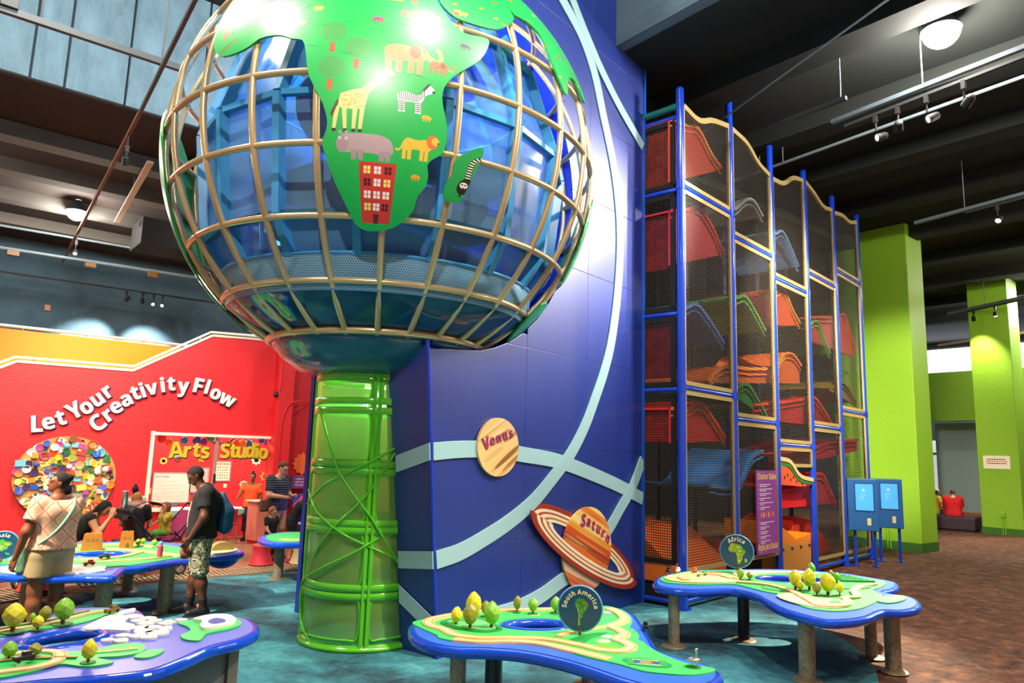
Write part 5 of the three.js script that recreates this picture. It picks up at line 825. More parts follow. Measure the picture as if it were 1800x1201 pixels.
// castle blocks
function castle(at, w, h, n, door, label) {
  const pts = [[-w / 2, 0], [w / 2, 0], [w * 0.4, h * 0.93]]; for (let i = 0; i < 4; i++) { const x = w * (0.4 - i * 0.2); pts.push([x, h], [x - w * 0.12, h]); if (i < 3) pts.push([x - w * 0.12, h * 0.93], [x - w * 0.2, h * 0.93]); } pts.push([-w * 0.4, h * 0.93]);
  const c = thing('castle_block', label, 'toy block', at, -12 * deg); part('body', plate(pts, 0.06, 0.003), mat(0xcf9a4c, 0.55, { map: noiseTex(128, [3, 6, 48], 19, [0xe8c890, 0xd8b070, 0xf0d8a8]) }), c);
  for (let i = 0; i < n; i++) part('window_print', new THREE.CircleGeometry(0.017, 16).translate((i - (n - 1) / 2) * 0.05, h * 0.62, 0.0625), mat(0x7a6a3c, 0.6), c);
  if (door) part('door_print', plate([[-0.018, 0], [0.018, 0], [0.018, 0.05], [0, 0.065], [-0.018, 0.05]], 0.003).translate(0.01, 0.012, 0.06), mat(0x6a5a3c, 0.6), c);
}
castle([1.98, TOP + 0.016, -10.66], 0.24, 0.21, 3, false, 'wide tan wooden castle block with three round windows'); castle([2.38, TOP + 0.016, -10.68], 0.17, 0.215, 2, true, 'narrow tan wooden castle block with a door');
// toy vehicles
function toyCar(at, turn, col, label, name = 'toy_car', len = 0.09) {
  const v = thing(name, label, 'toy', at, turn), m = mat(col, 0.35);
  part('body', rbox(len, 0.026, 0.042, 0.006, 0, 0.024, 0), m, v); part('cab', rbox(len * 0.42, 0.026, 0.036, 0.006, len * 0.12, 0.046, 0), mat(col, 0.3), v);
  for (const x of [-len * 0.3, len * 0.3]) for (const z of [-0.021, 0.021]) part('wheel', new THREE.CylinderGeometry(0.012, 0.012, 0.008, 14).rotateX(Math.PI / 2).translate(x, 0.012, z), M.black, v);
}
toyCar([4.8, TOP + 0.006, -4.02], 0.8, 0x16181c, 'tiny black toy train engine on the rim of the South America table', 'toy_engine', 0.08);
toyCar([1.43, TOP + 0.03, -6.66], 0.5, 0x7a6428, 'bronze toy truck beside the white ice pieces', 'toy_truck', 0.12);
toyCar([0.72, TOP + 0.03, -5.5], 0.3, 0x16161a, 'black toy race car inside the wooden track curve', 'toy_car', 0.12);
toyCar([1.95, TOP + 0.03, -9.75], 0.2, 0x3a3f3a, 'grey green toy tram on the Asia table', 'toy_tram', 0.13);
toyCar([7.25, TOP + 0.028, -5.72], 0.5, 0x17181a, 'black toy engine at the back of the Africa table', 'toy_engine', 0.12); toyCar([7.36, TOP + 0.028, -5.66], 0.5, 0xe8e6e0, 'white toy wagon behind the black engine on the Africa table', 'toy_wagon', 0.12); toyCar([7.55, TOP + 0.028, -5.56], 0.5, 0xd8602c, 'orange toy wagon on the Africa table', 'toy_wagon', 0.13);
toyCar([2.68, TOP + 0.03, -10.2], 1.2, 0xc02a20, 'red toy wagon near the man on the Asia table', 'toy_wagon', 0.11); toyCar([1.15, TOP + 0.03, -9.85], 0.2, 0xd8602c, 'orange toy wagon near the Asia sign', 'toy_wagon', 0.13); toyCar([1.72, TOP + 0.024, -9.32], 0.2, 0xd02a20, 'red toy wagon behind the woman', 'toy_wagon', 0.12);
{ const t = thing('spinner_knob', 'silver dish shaped knob at the tip of the South America table', 'knob', [4.22, TOP + 0.014, -3.12]);
  part('dish', lathe([[0, 0.03], [0.03, 0.034], [0.05, 0.046], [0.03, 0.06], [0, 0.066]], 26), M.chrome, t); part('stem', rod([0, 0, 0], [0, 0.035, 0], 0.008), M.chrome, t); part('handle', lathe([[0, 0.06], [0.006, 0.06], [0.006, 0.09], [0.012, 0.1], [0.01, 0.112], [0, 0.116]], 14).translate(0.03, 0, 0), M.chrome, t); part('well', new THREE.CylinderGeometry(0.05, 0.05, 0.003, 24).translate(0, 0.002, 0), M.landDark, t); }
{ const t = thing('hedge_toy', 'green toy fence pieces beside the engine on the Africa table', 'toy', [7.5, TOP + 0.028, -5.42], 0.4); for (let i = 0; i < 3; i++) part('fence_piece', rbox(0.12, 0.02, 0.03, 0.005, i * 0.13 - 0.13, 0.011, (i % 2) * 0.05), M.landDark, t); }

// ---------------------------------------------------------------- lamps, tracks and pipes overhead
const glow = c => mat(0xffffff, 0.4, { emissive: c, emissiveIntensity: 6 });
HIGHBAYS.forEach(([x, y, z, I, col], i) => {
  const seen = { 5: 'large bright round lamp under the dark ceiling at the upper right', 11: 'bright round lamp under the brown ceiling at the left' }[i];
  const h = thing('high_bay_lamp', seen || 'round high bay lamp hanging under the hall ceiling', 'ceiling lamp', [x, y, z], 0, 'high bay lamps of the hall');
  part('housing', lathe([[0.06, 0.3], [0.1, 0.28], [0.16, 0.14], [0.24, 0.03], [0.245, 0]], 28), M.darkGrey, h);
  part('lamp_lens', new THREE.SphereGeometry(0.235, 28, 12, 0, 7, Math.PI / 2, Math.PI / 2).scale(1, 1.0, 1), mat(0xffffff, 0.4, { emissive: col, emissiveIntensity: 9 }), h);
  part('hanger', rod([0, 0.28, 0], [0, (y > 9 ? 10.62 : 8.0) - y + 0.02, 0], 0.01), M.darkGrey, h);
  const l = new THREE.PointLight(col, I, 0, 2); l.position.set(x, y - 0.1, z); l.castShadow = true; l.shadow.radius = 12; scene.add(l);
});
TRACK_SPOTS.forEach(([p, aim, I, half, col, top], i) => {
  const words = ['leftmost head of the upper right track', 'second head of the upper right track', 'third head of the upper right track, brightly lit', 'fourth head of the upper right track', 'single head on the lower right track', 'left head before the right green column', 'right head before the right green column', 'head on the slotted channel left of the globe', 'head on the channel end above the red wall', 'left glowing head over the wall picture', 'second glowing head over the wall picture', 'third head over the orange parapet', 'fourth head over the orange parapet'];
  const s = thing('track_spotlight', words[i] ? `small black track spotlight, ${words[i]}` : 'small black track spotlight hanging in the high hall', 'spotlight', p, 0, 'track spotlights');
  const d = V(...aim).sub(V(...p)).normalize(), q = new THREE.Quaternion().setFromUnitVectors(V(0, -1, 0), d);
  const can = lathe([[0, 0.16], [0.045, 0.16], [0.055, 0.13], [0.06, 0.0], [0.05, 0.0], [0.05, 0.03]], 20).applyQuaternion(q);
  part('can', can, M.black, s); part('lamp_lens', new THREE.CylinderGeometry(0.049, 0.049, 0.008, 20).translate(0, 0.02, 0).applyQuaternion(q), mat(0xffffff, 0.4, { emissive: col, emissiveIntensity: i % 4 === 1 ? 8 : 3 }), s);
  part('bracket', [rod([0, 0.1, 0], [0, top - p[1] + 0.01, 0], 0.014), box(0.06, 0.12, 0.05, 0, Math.min(0.3, top - p[1] - 0.05), 0)], M.black, s);
  const l = new THREE.SpotLight(col, I, 0, half * deg, 0.55, 2); l.position.set(...p).addScaledVector(d, 0.03); l.target.position.set(...aim); l.castShadow = true; l.shadow.radius = 4; scene.add(l, l.target);
});
const overhead = (name, a, b, w, h, m, label, cat = 'track') => single(name, bar(a, b, w, h), m, label, cat);
overhead('lighting_track', [10.2, 6.98, -4.75], [9.9, 6.98, -2.2], 0.04, 0.04, M.darkGrey, 'brown lighting track with four heads at the upper right');
overhead('strut_channel', [10.22, 7.12, -4.95], [9.92, 7.12, -2.0], 0.07, 0.06, M.paleTube, 'pale strut channel above the upper right track', 'channel');
single('ceiling_pipe', rod([11.82, 7.4, -7.71], [11.26, 7.4, -2.0], 0.028), M.paleTube, 'pale pipe crossing behind the upper right track', 'pipe');
overhead('strut_channel', [15.59, 7.0, -5.89], [15.1, 7.0, -3.2], 0.08, 0.06, M.paleTube, 'pale strut channel before the tall green column', 'channel');
overhead('lighting_track', [15.42, 6.94, -4.9], [15.2, 6.94, -3.4], 0.04, 0.035, M.darkGrey, 'lighting track under the pale channel before the green column');
overhead('strut_channel', [26.0, 7.02, -8.96], [24.7, 7.02, -6.3], 0.1, 0.08, M.paleTube, 'pale strut channel across the right green column', 'channel');
overhead('lighting_track', [25.9, 6.94, -8.8], [24.7, 6.94, -6.4], 0.05, 0.04, M.darkGrey, 'lighting track across the right green column');
overhead('strut_channel', [32.5, 7.0, -11.64], [31.2, 7.0, -8.1], 0.1, 0.08, mat(0xa88a5c, 0.6), 'far tan strut channel near the bright window', 'channel');
overhead('strut_channel', [9.84, 7.2, -6.09], [9.79, 7.2, -4.52], 0.06, 0.06, M.darkGrey, 'dark slotted channel above the climber', 'channel');
single('ceiling_pipe', rod([10.94, 7.55, -9.71], [8.4, 7.55, -3.2], 0.014), M.paleTube, 'thin pale pipe near the tower top', 'pipe');
for (const [x, z, y0, w] of [[10.05, -3.6, 7.15, 'upper right track'], [11.75, -7.1, 7.42, 'pale pipe, left end'], [11.7, -6.6, 7.42, 'pale pipe, next to its left end'], [15.4, -4.9, 7.03, 'channel before the tall green column'], [25.4, -7.7, 7.06, 'channel across the right green column'], [9.795, -4.6, 7.2, 'dark slotted channel'], [3.3, -17.8, 7.6, 'tan channel under the brown ceiling']]) single('hanger_rod', rod([x, y0 - 0.02, z], [x, 8.02, z], 0.01, 6), M.paleTube, `thin hanger rod of the ${w}`, 'rod');
// left side
overhead('strut_channel', [-1.5, 7.5, -10.98], [2.45, 7.5, -10.93], 0.08, 0.09, mat(0x3c464a, 0.6), 'dark strut channel at the top left', 'channel');
overhead('strut_channel', [2.02, 7.42, -7.9], [2.33, 7.4, -12.76], 0.05, 0.07, mat(0x1c1f22, 0.6), 'black slotted channel left of the globe', 'channel');
overhead('lighting_track', [2.33, 7.4, -12.76], [3.03, 7.4, -25.4], 0.06, 0.06, M.rust, 'long rusty track running to the back wall');
single('ceiling_pipe', rod([-4, 7.0, -23.5], [7.5, 7.0, -22.6], 0.045), M.paleTube, 'thick pale pipe over the orange parapet', 'pipe');
single('ceiling_pipe', rod([-4, 7.5, -23.0], [7.5, 7.5, -22.3], 0.035), M.paleTube, 'upper thin pale pipe over the orange parapet', 'pipe');
overhead('lighting_track', [-3, 6.64, -24.7], [7.4, 6.64, -24.4], 0.05, 0.05, M.black, 'black lighting track before the blue back wall');
overhead('strut_channel', [3.12, 7.6, -15.45], [3.5, 7.6, -20.43], 0.12, 0.05, mat(0xb09a80, 0.6), 'tan strut channel under the brown ceiling', 'channel');
single('hanger_rod', rod([0.7, 7.5, -10.95], [0.7, 10.62, -10.95], 0.014, 6), M.darkGrey, 'hanger rod of the dark top left channel', 'rod'); single('hanger_rod', rod([2.2, 7.4, -10.9], [2.2, 10.62, -10.9], 0.012, 6), M.darkGrey, 'hanger rod of the black slotted channel', 'rod');
single('junction_box', rbox(0.2, 0.14, 0.14, 0.01, 0.35, 7.6, -10.95), M.darkGrey, 'black junction box on the top left channel', 'box');
for (const [x, z, w] of [[1.6, -23.06, 'left'], [3.4, -22.92, 'middle'], [5.0, -22.8, 'right']]) single('pipe_clamp', rbox(0.28, 0.14, 0.14, 0.01, x, 6.9, z), mat(0x6a4a20, 0.5), `brass box under the thick pale pipe, ${w} one`, 'box');
struct('ceiling_duct', box(3.2, 0.7, 1.2, 5.6, 7.4, -20.5), mat(0x070707, 0.95), 'black duct under the brown ceiling'); struct('ceiling_duct', box(2.0, 0.7, 1.0, 4.75, 7.5, -16.2), mat(0x070707, 0.95), 'black duct beside the globe under the brown ceiling');
{ const p = thing('wall_picture', 'long cream framed panel lit by two spots on the back wall', 'picture', [4.85, 4.75, -25.97]); part('panel', box(3.0, 0.9, 0.02), mat(0xe8dcb8, 0.6), p); part('frame', [box(3.12, 0.08, 0.05, 0, 0.46, 0.01), box(0.08, 0.96, 0.05, -1.54, 0, 0.01), box(0.08, 0.96, 0.05, 1.54, 0, 0.01)], mat(0xd8b060, 0.5), p); }
single('thermostat', rbox(0.16, 0.18, 0.06, 0.01, 2.85, 6.0, -25.95), mat(0xb87a5c, 0.5), 'small square box on the blue back wall', 'box');
// studio ceiling lights
for (const [x, z, w] of [[5.2, -18.6, 'left'], [7.4, -18.4, 'right']]) {
  const f = thing('fluorescent_panel', `${w} fluorescent ceiling panel inside the studio`, 'ceiling lamp', [x, 2.78, z], 0, 'fluorescent panels of the studio');
  part('frame', box(1.24, 0.03, 0.34), M.white, f); part('lamp_diffuser', box(1.16, 0.01, 0.27, 0, -0.018, 0), mat(0xffffff, 0.4, { emissive: 0xfff0dc, emissiveIntensity: 3 }), f);
  const l = new THREE.RectAreaLight(0xfff0dc, 150, 1.16, 0.27); l.position.set(x, 2.745, z); l.rotation.x = -Math.PI / 2; scene.add(l);
}

// ---------------------------------------------------------------- people: smooth joined bodies meshed from distance fields
function surfaceNet(f, lo, hi, cell) {
  const n = [0, 1, 2].map(i => Math.max(4, Math.ceil((hi[i] - lo[i]) / cell) + 1)), [nx, ny, nz] = n, val = new Float32Array(nx * ny * nz);
  for (let k = 0, q = 0; k < nz; k++) for (let j = 0; j < ny; j++) for (let i = 0; i < nx; i++, q++) val[q] = f(lo[0] + i * cell, lo[1] + j * cell, lo[2] + k * cell);
  const id = new Int32Array(nx * ny * nz).fill(-1), pos = [], idx = [], sy = nx, sz = nx * ny;
  const E = [[0, 1], [0, sy], [0, sz], [1, 1 + sy], [1, 1 + sz], [sy, sy + 1], [sy, sy + sz], [sz, sz + 1], [sz, sz + sy], [1 + sy, 1 + sy + sz], [1 + sz, 1 + sy + sz], [sy + sz, 1 + sy + sz]];
  const off = o => [o % sy, Math.floor(o % sz / sy), Math.floor(o / sz)];
  const EO = E.map(([a, b]) => [a, b, off(a), off(b)]);
  for (let k = 0; k < nz - 1; k++) for (let j = 0; j < ny - 1; j++) for (let i = 0; i < nx - 1; i++) {
    const b = i + j * sy + k * sz; let c = 0, x = 0, y = 0, z = 0;
    for (const [p, q, po, qo] of EO) { const u = val[b + p], v = val[b + q]; if ((u < 0) !== (v < 0)) { const t = u / (u - v); x += po[0] + (qo[0] - po[0]) * t; y += po[1] + (qo[1] - po[1]) * t; z += po[2] + (qo[2] - po[2]) * t; c++; } }
    if (c) { id[b] = pos.length / 3; pos.push(lo[0] + (i + x / c) * cell, lo[1] + (j + y / c) * cell, lo[2] + (k + z / c) * cell); }
  }
  const quad = (a, b, c, d, flip) => { if (a < 0 || b < 0 || c < 0 || d < 0) return; flip ? idx.push(a, c, b, a, d, c) : idx.push(a, b, c, a, c, d); };
  for (let k = 1; k < nz - 1; k++) for (let j = 1; j < ny - 1; j++) for (let i = 1; i < nx - 1; i++) {
    const b = i + j * sy + k * sz, s = val[b] < 0;
    if (s !== (val[b + 1] < 0)) quad(id[b - sy - sz], id[b - sz], id[b], id[b - sy], !s);
    if (s !== (val[b + sy] < 0)) quad(id[b - 1 - sz], id[b - 1], id[b], id[b - sz], !s);
    if (s !== (val[b + sz] < 0)) quad(id[b - 1 - sy], id[b - sy], id[b], id[b - 1], !s);
  }
  const g = new THREE.BufferGeometry(); g.setAttribute('position', new THREE.Float32BufferAttribute(pos, 3)); g.setIndex(idx); g.computeVertexNormals();
  const uv = []; for (let i = 0; i < pos.length; i += 3) uv.push(pos[i] * 0.9 + pos[i + 2] * 0.7, pos[i + 1]);
  g.setAttribute('uv', new THREE.Float32BufferAttribute(uv, 2));
  return g;
}
const smin = (a, b, k) => { const h = Math.max(k - Math.abs(a - b), 0) / k; return Math.min(a, b) - h * h * k * 0.25; };
function capD(x, y, z, c) {            // tapered capsule [a, b, ra, rb, flatEnd]
  const [a, b, ra, rb] = c, dx = b[0] - a[0], dy = b[1] - a[1], dz = b[2] - a[2], px = x - a[0], py = y - a[1], pz = z - a[2], L2 = dx * dx + dy * dy + dz * dz || 1e-9, t0 = (px * dx + py * dy + pz * dz) / L2, t = Math.min(1, Math.max(0, t0));
  let d = Math.hypot(px - dx * t, py - dy * t, pz - dz * t) - (ra + (rb - ra) * t);
  if (c[4] && t0 > 1) d = Math.max(d, (t0 - 1) * Math.sqrt(L2));
  return d;
}
const field = (caps, k) => (x, y, z) => { let d = 1e3; for (const c of caps) { const e = capD(x, y, z, c); d = d > 900 ? e : smin(d, e, k); } return d; };
function boundsOf(caps, pad) { const lo = [1e3, 1e3, 1e3], hi = [-1e3, -1e3, -1e3]; for (const c of caps) for (const [p, r] of [[c[0], c[2]], [c[1], c[3]]]) for (let i = 0; i < 3; i++) { lo[i] = Math.min(lo[i], p[i] - r - pad); hi[i] = Math.max(hi[i], p[i] + r + pad); } return [lo, hi]; }
const lerp3 = (a, b, t) => a.map((v, i) => v + (b[i] - v) * t), sub3 = (a, b) => a.map((v, i) => v - b[i]), add3 = (a, b, s = 1) => a.map((v, i) => v + b[i] * s), norm3 = a => { const l = Math.hypot(...a) || 1; return a.map(v => v / l); }, cross3 = (a, b) => [a[1] * b[2] - a[2] * b[1], a[2] * b[0] - a[0] * b[2], a[0] * b[1] - a[1] * b[0]];
const ell = (x, y, z, c, r) => { const px = x - c[0], py = y - c[1], pz = z - c[2], k0 = Math.hypot(px / r[0], py / r[1], pz / r[2]), k1 = Math.hypot(px / r[0] ** 2, py / r[1] ** 2, pz / r[2] ** 2); return k1 < 1e-9 ? -Math.min(...r) : k0 * (k0 - 1) / k1; };
const defaultPose = () => ({ pelvis: [0, 0.53, 0], waist: [0, 0.62, 0], chest: [0, 0.745, 0], neck: [0, 0.835, -0.005], head: [0, 0.93, 0.01], headYaw: 0, headPitch: 0, headRoll: 0,
  shL: [0.108, 0.805, -0.005], elL: [0.14, 0.64, -0.01], wrL: [0.135, 0.49, 0.03], shR: [-0.108, 0.805, -0.005], elR: [-0.14, 0.64, -0.01], wrR: [-0.135, 0.49, 0.03],
  hipL: [0.052, 0.5, 0], knL: [0.055, 0.285, 0.01], anL: [0.058, 0.045, -0.005], hipR: [-0.052, 0.5, 0], knR: [-0.055, 0.285, 0.01], anR: [-0.058, 0.045, -0.005], toeL: [0.07, 0.018, 0.075], toeR: [-0.07, 0.018, 0.075], handL: null, handR: null });
function person(o) {
  const H = o.H, P = { ...defaultPose(), ...(o.pose || {}) }, S = v => v.map(a => a * H), g = o.girth || 1, cell = o.cell || 0.016, J = {};
  for (const k of Object.keys(P)) J[k] = Array.isArray(P[k]) ? S(P[k]) : P[k];
  const root = thing('person', o.label, 'person', o.at, (o.turn || 0) * deg);
  const lat = norm3(sub3(J.shL, J.shR)), latP = norm3(sub3(J.hipL, J.hipR));
  const torso = []; for (const s of [-1, 1]) { torso.push([add3(J.chest, lat, s * 0.045 * H), add3(J.waist, latP, s * 0.03 * H), 0.066 * H * g, 0.06 * H * g]); torso.push([add3(J.waist, latP, s * 0.03 * H), add3(J.pelvis, latP, s * 0.038 * H), 0.06 * H * g, 0.068 * H * g]); torso.push([add3(J.chest, lat, s * 0.03 * H), s > 0 ? J.shL : J.shR, 0.055 * H * g, 0.036 * H * Math.sqrt(g)]); }
  const neck = [[lerp3(J.chest, J.neck, 0.7), J.head, 0.036 * H, 0.03 * H], [lerp3(J.shL, J.neck, 0.35), J.neck, 0.03 * H, 0.03 * H], [lerp3(J.shR, J.neck, 0.35), J.neck, 0.03 * H, 0.03 * H]];
  const gl = Math.sqrt(g), arm = s => [[J['sh' + s], J['el' + s], 0.034 * H * gl, 0.025 * H * gl], [J['el' + s], J['wr' + s], 0.026 * H * gl, 0.0165 * H]];
  const leg = s => [[J['hip' + s], J['kn' + s], 0.058 * H * gl, 0.036 * H * gl], [J['kn' + s], lerp3(J['kn' + s], J['an' + s], 0.35), 0.034 * H * gl, 0.036 * H * gl], [lerp3(J['kn' + s], J['an' + s], 0.35), J['an' + s], 0.036 * H * gl, 0.021 * H], [J['an' + s], J['toe' + s], 0.024 * H, 0.018 * H]];
  const caps = [...torso, ...neck, ...arm('L'), ...arm('R'), ...leg('L'), ...leg('R')];
  const geos = []; { const [lo, hi] = boundsOf(caps, cell * 2); geos.push(surfaceNet(field(caps, 0.02 * H), lo, hi, cell)); }
  // head with face
  const hs = (o.headScale || 1) * (0.13 * H / 0.235) / 1, m4 = new THREE.Matrix4().makeRotationFromEuler(new THREE.Euler(P.headPitch * deg, P.headYaw * deg, P.headRoll * deg, 'YXZ')).scale(V(hs, hs, hs)).setPosition(...J.head);
  const face = (x, y, z) => {
    let d = ell(x, y, z, [0, 0.025, -0.012], [0.076, 0.095, 0.096]);
    d = smin(d, ell(x, y, z, [0, -0.045, 0.022], [0.056, 0.066, 0.066]), 0.04);
    d = smin(d, capD(x, y, z, [[0, 0.012, 0.084], [0, -0.024, 0.1], 0.009, 0.014]), 0.014);
    d = smin(d, capD(x, y, z, [[-0.016, -0.062, 0.08], [0.016, -0.062, 0.08], 0.009, 0.009]), 0.008); d = smin(d, capD(x, y, z, [[-0.012, -0.074, 0.078], [0.012, -0.074, 0.078], 0.009, 0.009]), 0.006);
    d = smin(d, capD(x, y, z, [[-0.045, 0.034, 0.066], [0.045, 0.034, 0.066], 0.013, 0.013]), 0.02);
    for (const s of [-1, 1]) { d = smin(d, ell(x, y, z, [s * 0.079, 0.0, -0.012], [0.009, 0.03, 0.018]), 0.006); d = Math.max(d, -ell(x, y, z, [s * 0.03, 0.012, 0.094], [0.017, 0.011, 0.016])); }
    return d;
  };
  geos.push(surfaceNet(face, [-0.11, -0.14, -0.14], [0.11, 0.15, 0.14], o.headCell || 0.008).applyMatrix4(m4));
  // hands with five fingers
  const holdInfo = {};
  for (const s of ['L', 'R']) {
    const side = s === 'L' ? 1 : -1, w = J['wr' + s], e = J['el' + s], hd = J['hand' + s] || {}, d = norm3(hd.dir || sub3(w, e)), pn0 = hd.palm || [-side, 0, 0.15], sc = H / 1.75;
    const n = norm3(sub3(pn0, d.map(v => v * (pn0[0] * d[0] + pn0[1] * d[1] + pn0[2] * d[2])))), a = norm3(cross3(d, n)), curl = hd.curl ?? 0.35, hc = [];
    const fwd = a[2] >= 0 ? 1 : -1;                                  // thumb side: towards the front of the body
    const pt = (u, v, q) => w.map((c, i) => c + (d[i] * u + a[i] * v * fwd + n[i] * q) * sc);
    for (const v of [-0.03, -0.01, 0.01, 0.03]) hc.push([pt(0.005, v * 0.7, 0), pt(0.085, v, 0), 0.014 * sc, 0.012 * sc]);
    [[-0.031, 0.06], [-0.011, 0.074], [0.01, 0.078], [0.031, 0.07]].forEach(([v, L]) => { let p = [0.088, v, 0], an = curl * 0.6; for (const f of [0.45, 0.32, 0.23]) { const q = [p[0] + L * f * Math.cos(an), v * 1.05, p[2] + L * f * Math.sin(an)]; hc.push([pt(...p), pt(...q), 0.0092 * sc, 0.0084 * sc]); p = q; an += curl * 1.3; } });
    hc.push([pt(0.02, 0.026, 0.004), pt(0.055, 0.052, 0.016), 0.013 * sc, 0.0105 * sc], [pt(0.055, 0.052, 0.016), pt(0.088, 0.058, 0.03), 0.0105 * sc, 0.009 * sc]);
    const [lo, hi] = boundsOf(hc, 0.012); geos.push(surfaceNet(field(hc, 0.007), lo, hi, o.handCell || 0.006));
    holdInfo[s] = pt(0.09, 0, 0.03);
  }
  part('body', merge(geos), o.skin, root);
  for (const s of [-1, 1]) part('eye', new THREE.SphereGeometry(0.0125, 12, 10).translate(s * 0.03, 0.012, 0.074).applyMatrix4(m4), eyeMat, root);
  // hair
  const hk = o.hair || 'short', hairF = (x, y, z) => {
    let d = ell(x, y, z, [0, 0.03, -0.016], [0.084, 0.1 + (hk === 'short' ? 0.002 : 0.006), 0.1]);
    const cut = hk === 'short' ? Math.max(-(z - 0.035 + (y - 0.06) * 0.6), -(0.105 - y)) : -(z - 0.03 + (y - 0.05) * 0.5);
    d = Math.max(d, -Math.max(-(z - 0.028) - (y - 0.06) * -0.5, (y - 0.085))); d = Math.max(d, -(y + (hk === 'short' ? 0.03 : 0.055)) - Math.max(0, -z) * 0.2);
    for (const s of [-1, 1]) d = Math.max(d, -ell(x, y, z, [s * 0.085, -0.005, -0.006], [0.022, 0.036, 0.024]));
    if (hk === 'bun') d = smin(d, ell(x, y, z, [0, 0.075, -0.1], [0.045, 0.042, 0.042]), 0.02);
    if (hk === 'topbun') d = smin(d, ell(x, y, z, [0, 0.15, -0.03], [0.035, 0.03, 0.035]), 0.02);
    if (hk === 'long') { d = smin(d, capD(x, y, z, [[-0.03, -0.02, -0.075], [-0.025, -0.2, -0.085], 0.05, 0.03]), 0.03); d = smin(d, capD(x, y, z, [[0.03, -0.02, -0.075], [0.025, -0.2, -0.085], 0.05, 0.03]), 0.03); for (const s of [-1, 1]) d = smin(d, capD(x, y, z, [[s * 0.078, 0.03, -0.02], [s * 0.07, -0.11, -0.02], 0.022, 0.016]), 0.02); }
    if (hk === 'bob') { for (const s of [-1, 1]) d = smin(d, capD(x, y, z, [[s * 0.07, 0.02, -0.02], [s * 0.07, -0.08, -0.01], 0.03, 0.022]), 0.03); d = smin(d, capD(x, y, z, [[0, -0.01, -0.08], [0, -0.09, -0.07], 0.05, 0.04]), 0.03); }
    if (hk === 'pigtails') for (const s of [-1, 1]) d = smin(d, capD(x, y, z, [[s * 0.08, 0.05, -0.03], [s * 0.12, 0.0, -0.04], 0.026, 0.02]), 0.01);
    return d;
  };
  part('hair', surfaceNet(hairF, [-0.16, -0.26, -0.19], [0.16, 0.2, 0.12], o.headCell || 0.008).applyMatrix4(m4), o.hairMat || hairDark, root);
  // clothing
  const off = o.ease ?? 0.012;
  const grow = (c, by = off) => [c[0], c[1], c[2] + by, c[3] + by, c[4]];
  if (o.top) {
    const t = o.top, sl = t.sleeve ?? 0.6, ct = [...torso.map(c => grow(c, off * (t.loose || 1)))];
    for (const s of ['L', 'R']) { const A = arm(s); if (sl > 0) { if (sl <= 1) ct.push([A[0][0], lerp3(A[0][0], A[0][1], sl), A[0][2] + off * 1.2, A[0][2] + (A[0][3] - A[0][2]) * sl + off * 1.7, 1]); else { ct.push(grow(A[0], off * 1.1), [A[1][0], lerp3(A[1][0], A[1][1], sl - 1), A[1][2] + off, A[1][3] + off, 1]); } } }
    ct.push([lerp3(J.chest, J.neck, 0.5), lerp3(J.chest, J.neck, 0.85), 0.05 * H, 0.04 * H]);
    const ax = norm3(sub3(J.pelvis, J.waist)), hem = add3(J.pelvis, ax, (t.hem ?? 0.02) * H), up = norm3(sub3(J.head, J.neck)), nk = add3(J.neck, up, -(t.neckDrop ?? 0.004) * H);
    if (t.skirt) ct.push([J.pelvis, hem, 0.085 * H * g, (0.085 + t.skirt) * H * g]); else ct.push([add3(J.pelvis, latP, 0.03 * H), add3(hem, latP, 0.034 * H), 0.07 * H * g + off, 0.072 * H * g + off], [add3(J.pelvis, latP, -0.03 * H), add3(hem, latP, -0.034 * H), 0.07 * H * g + off, 0.072 * H * g + off]);
    const F = field(ct, 0.018 * H), [lo, hi] = boundsOf(ct, cell * 2);
    part('shirt', surfaceNet((x, y, z) => Math.max(F(x, y, z), (x - hem[0]) * ax[0] + (y - hem[1]) * ax[1] + (z - hem[2]) * ax[2], Math.min((x - nk[0]) * up[0] + (y - nk[1]) * up[1] + (z - nk[2]) * up[2], 0.075 * H - Math.hypot(x - nk[0], y - nk[1], z - nk[2]) + 0.0)), lo, hi, cell), t.mat, root);
  }
  if (o.bottom) {
    const b = o.bottom, ct = [[add3(J.pelvis, latP, 0.038 * H), J.hipL, 0.068 * H * g + off * 0.6, 0.06 * H * gl + off], [add3(J.pelvis, latP, -0.038 * H), J.hipR, 0.068 * H * g + off * 0.6, 0.06 * H * gl + off], [add3(J.pelvis, latP, 0.038 * H), add3(J.pelvis, latP, -0.038 * H), 0.068 * H * g + off * 0.6, 0.068 * H * g + off * 0.6]];
    for (const s of ['L', 'R']) { const Lg = leg(s), e = b.len; if (e <= 1) ct.push([Lg[0][0], lerp3(Lg[0][0], Lg[0][1], e), Lg[0][2] + off, Lg[0][2] + (Lg[0][3] - Lg[0][2]) * e + off * (b.flare || 1.6), 1]); else { ct.push([Lg[0][0], Lg[0][1], Lg[0][2] + off, Lg[0][3] + off * 1.4]); ct.push([J['kn' + s], lerp3(J['kn' + s], J['an' + s], e - 1), 0.037 * H * gl + off * 1.4, (e > 1.7 ? 0.026 : 0.04) * H * gl + off * 1.6, 1]); } }
    const F = field(ct, 0.009 * H), [lo, hi] = boundsOf(ct, cell * 2), up = norm3(sub3(J.waist, J.pelvis)), wp = add3(J.pelvis, up, 0.06 * H);
    part('shorts', surfaceNet((x, y, z) => Math.max(F(x, y, z), (x - wp[0]) * up[0] + (y - wp[1]) * up[1] + (z - wp[2]) * up[2]), lo, hi, cell), b.mat, root);
  }
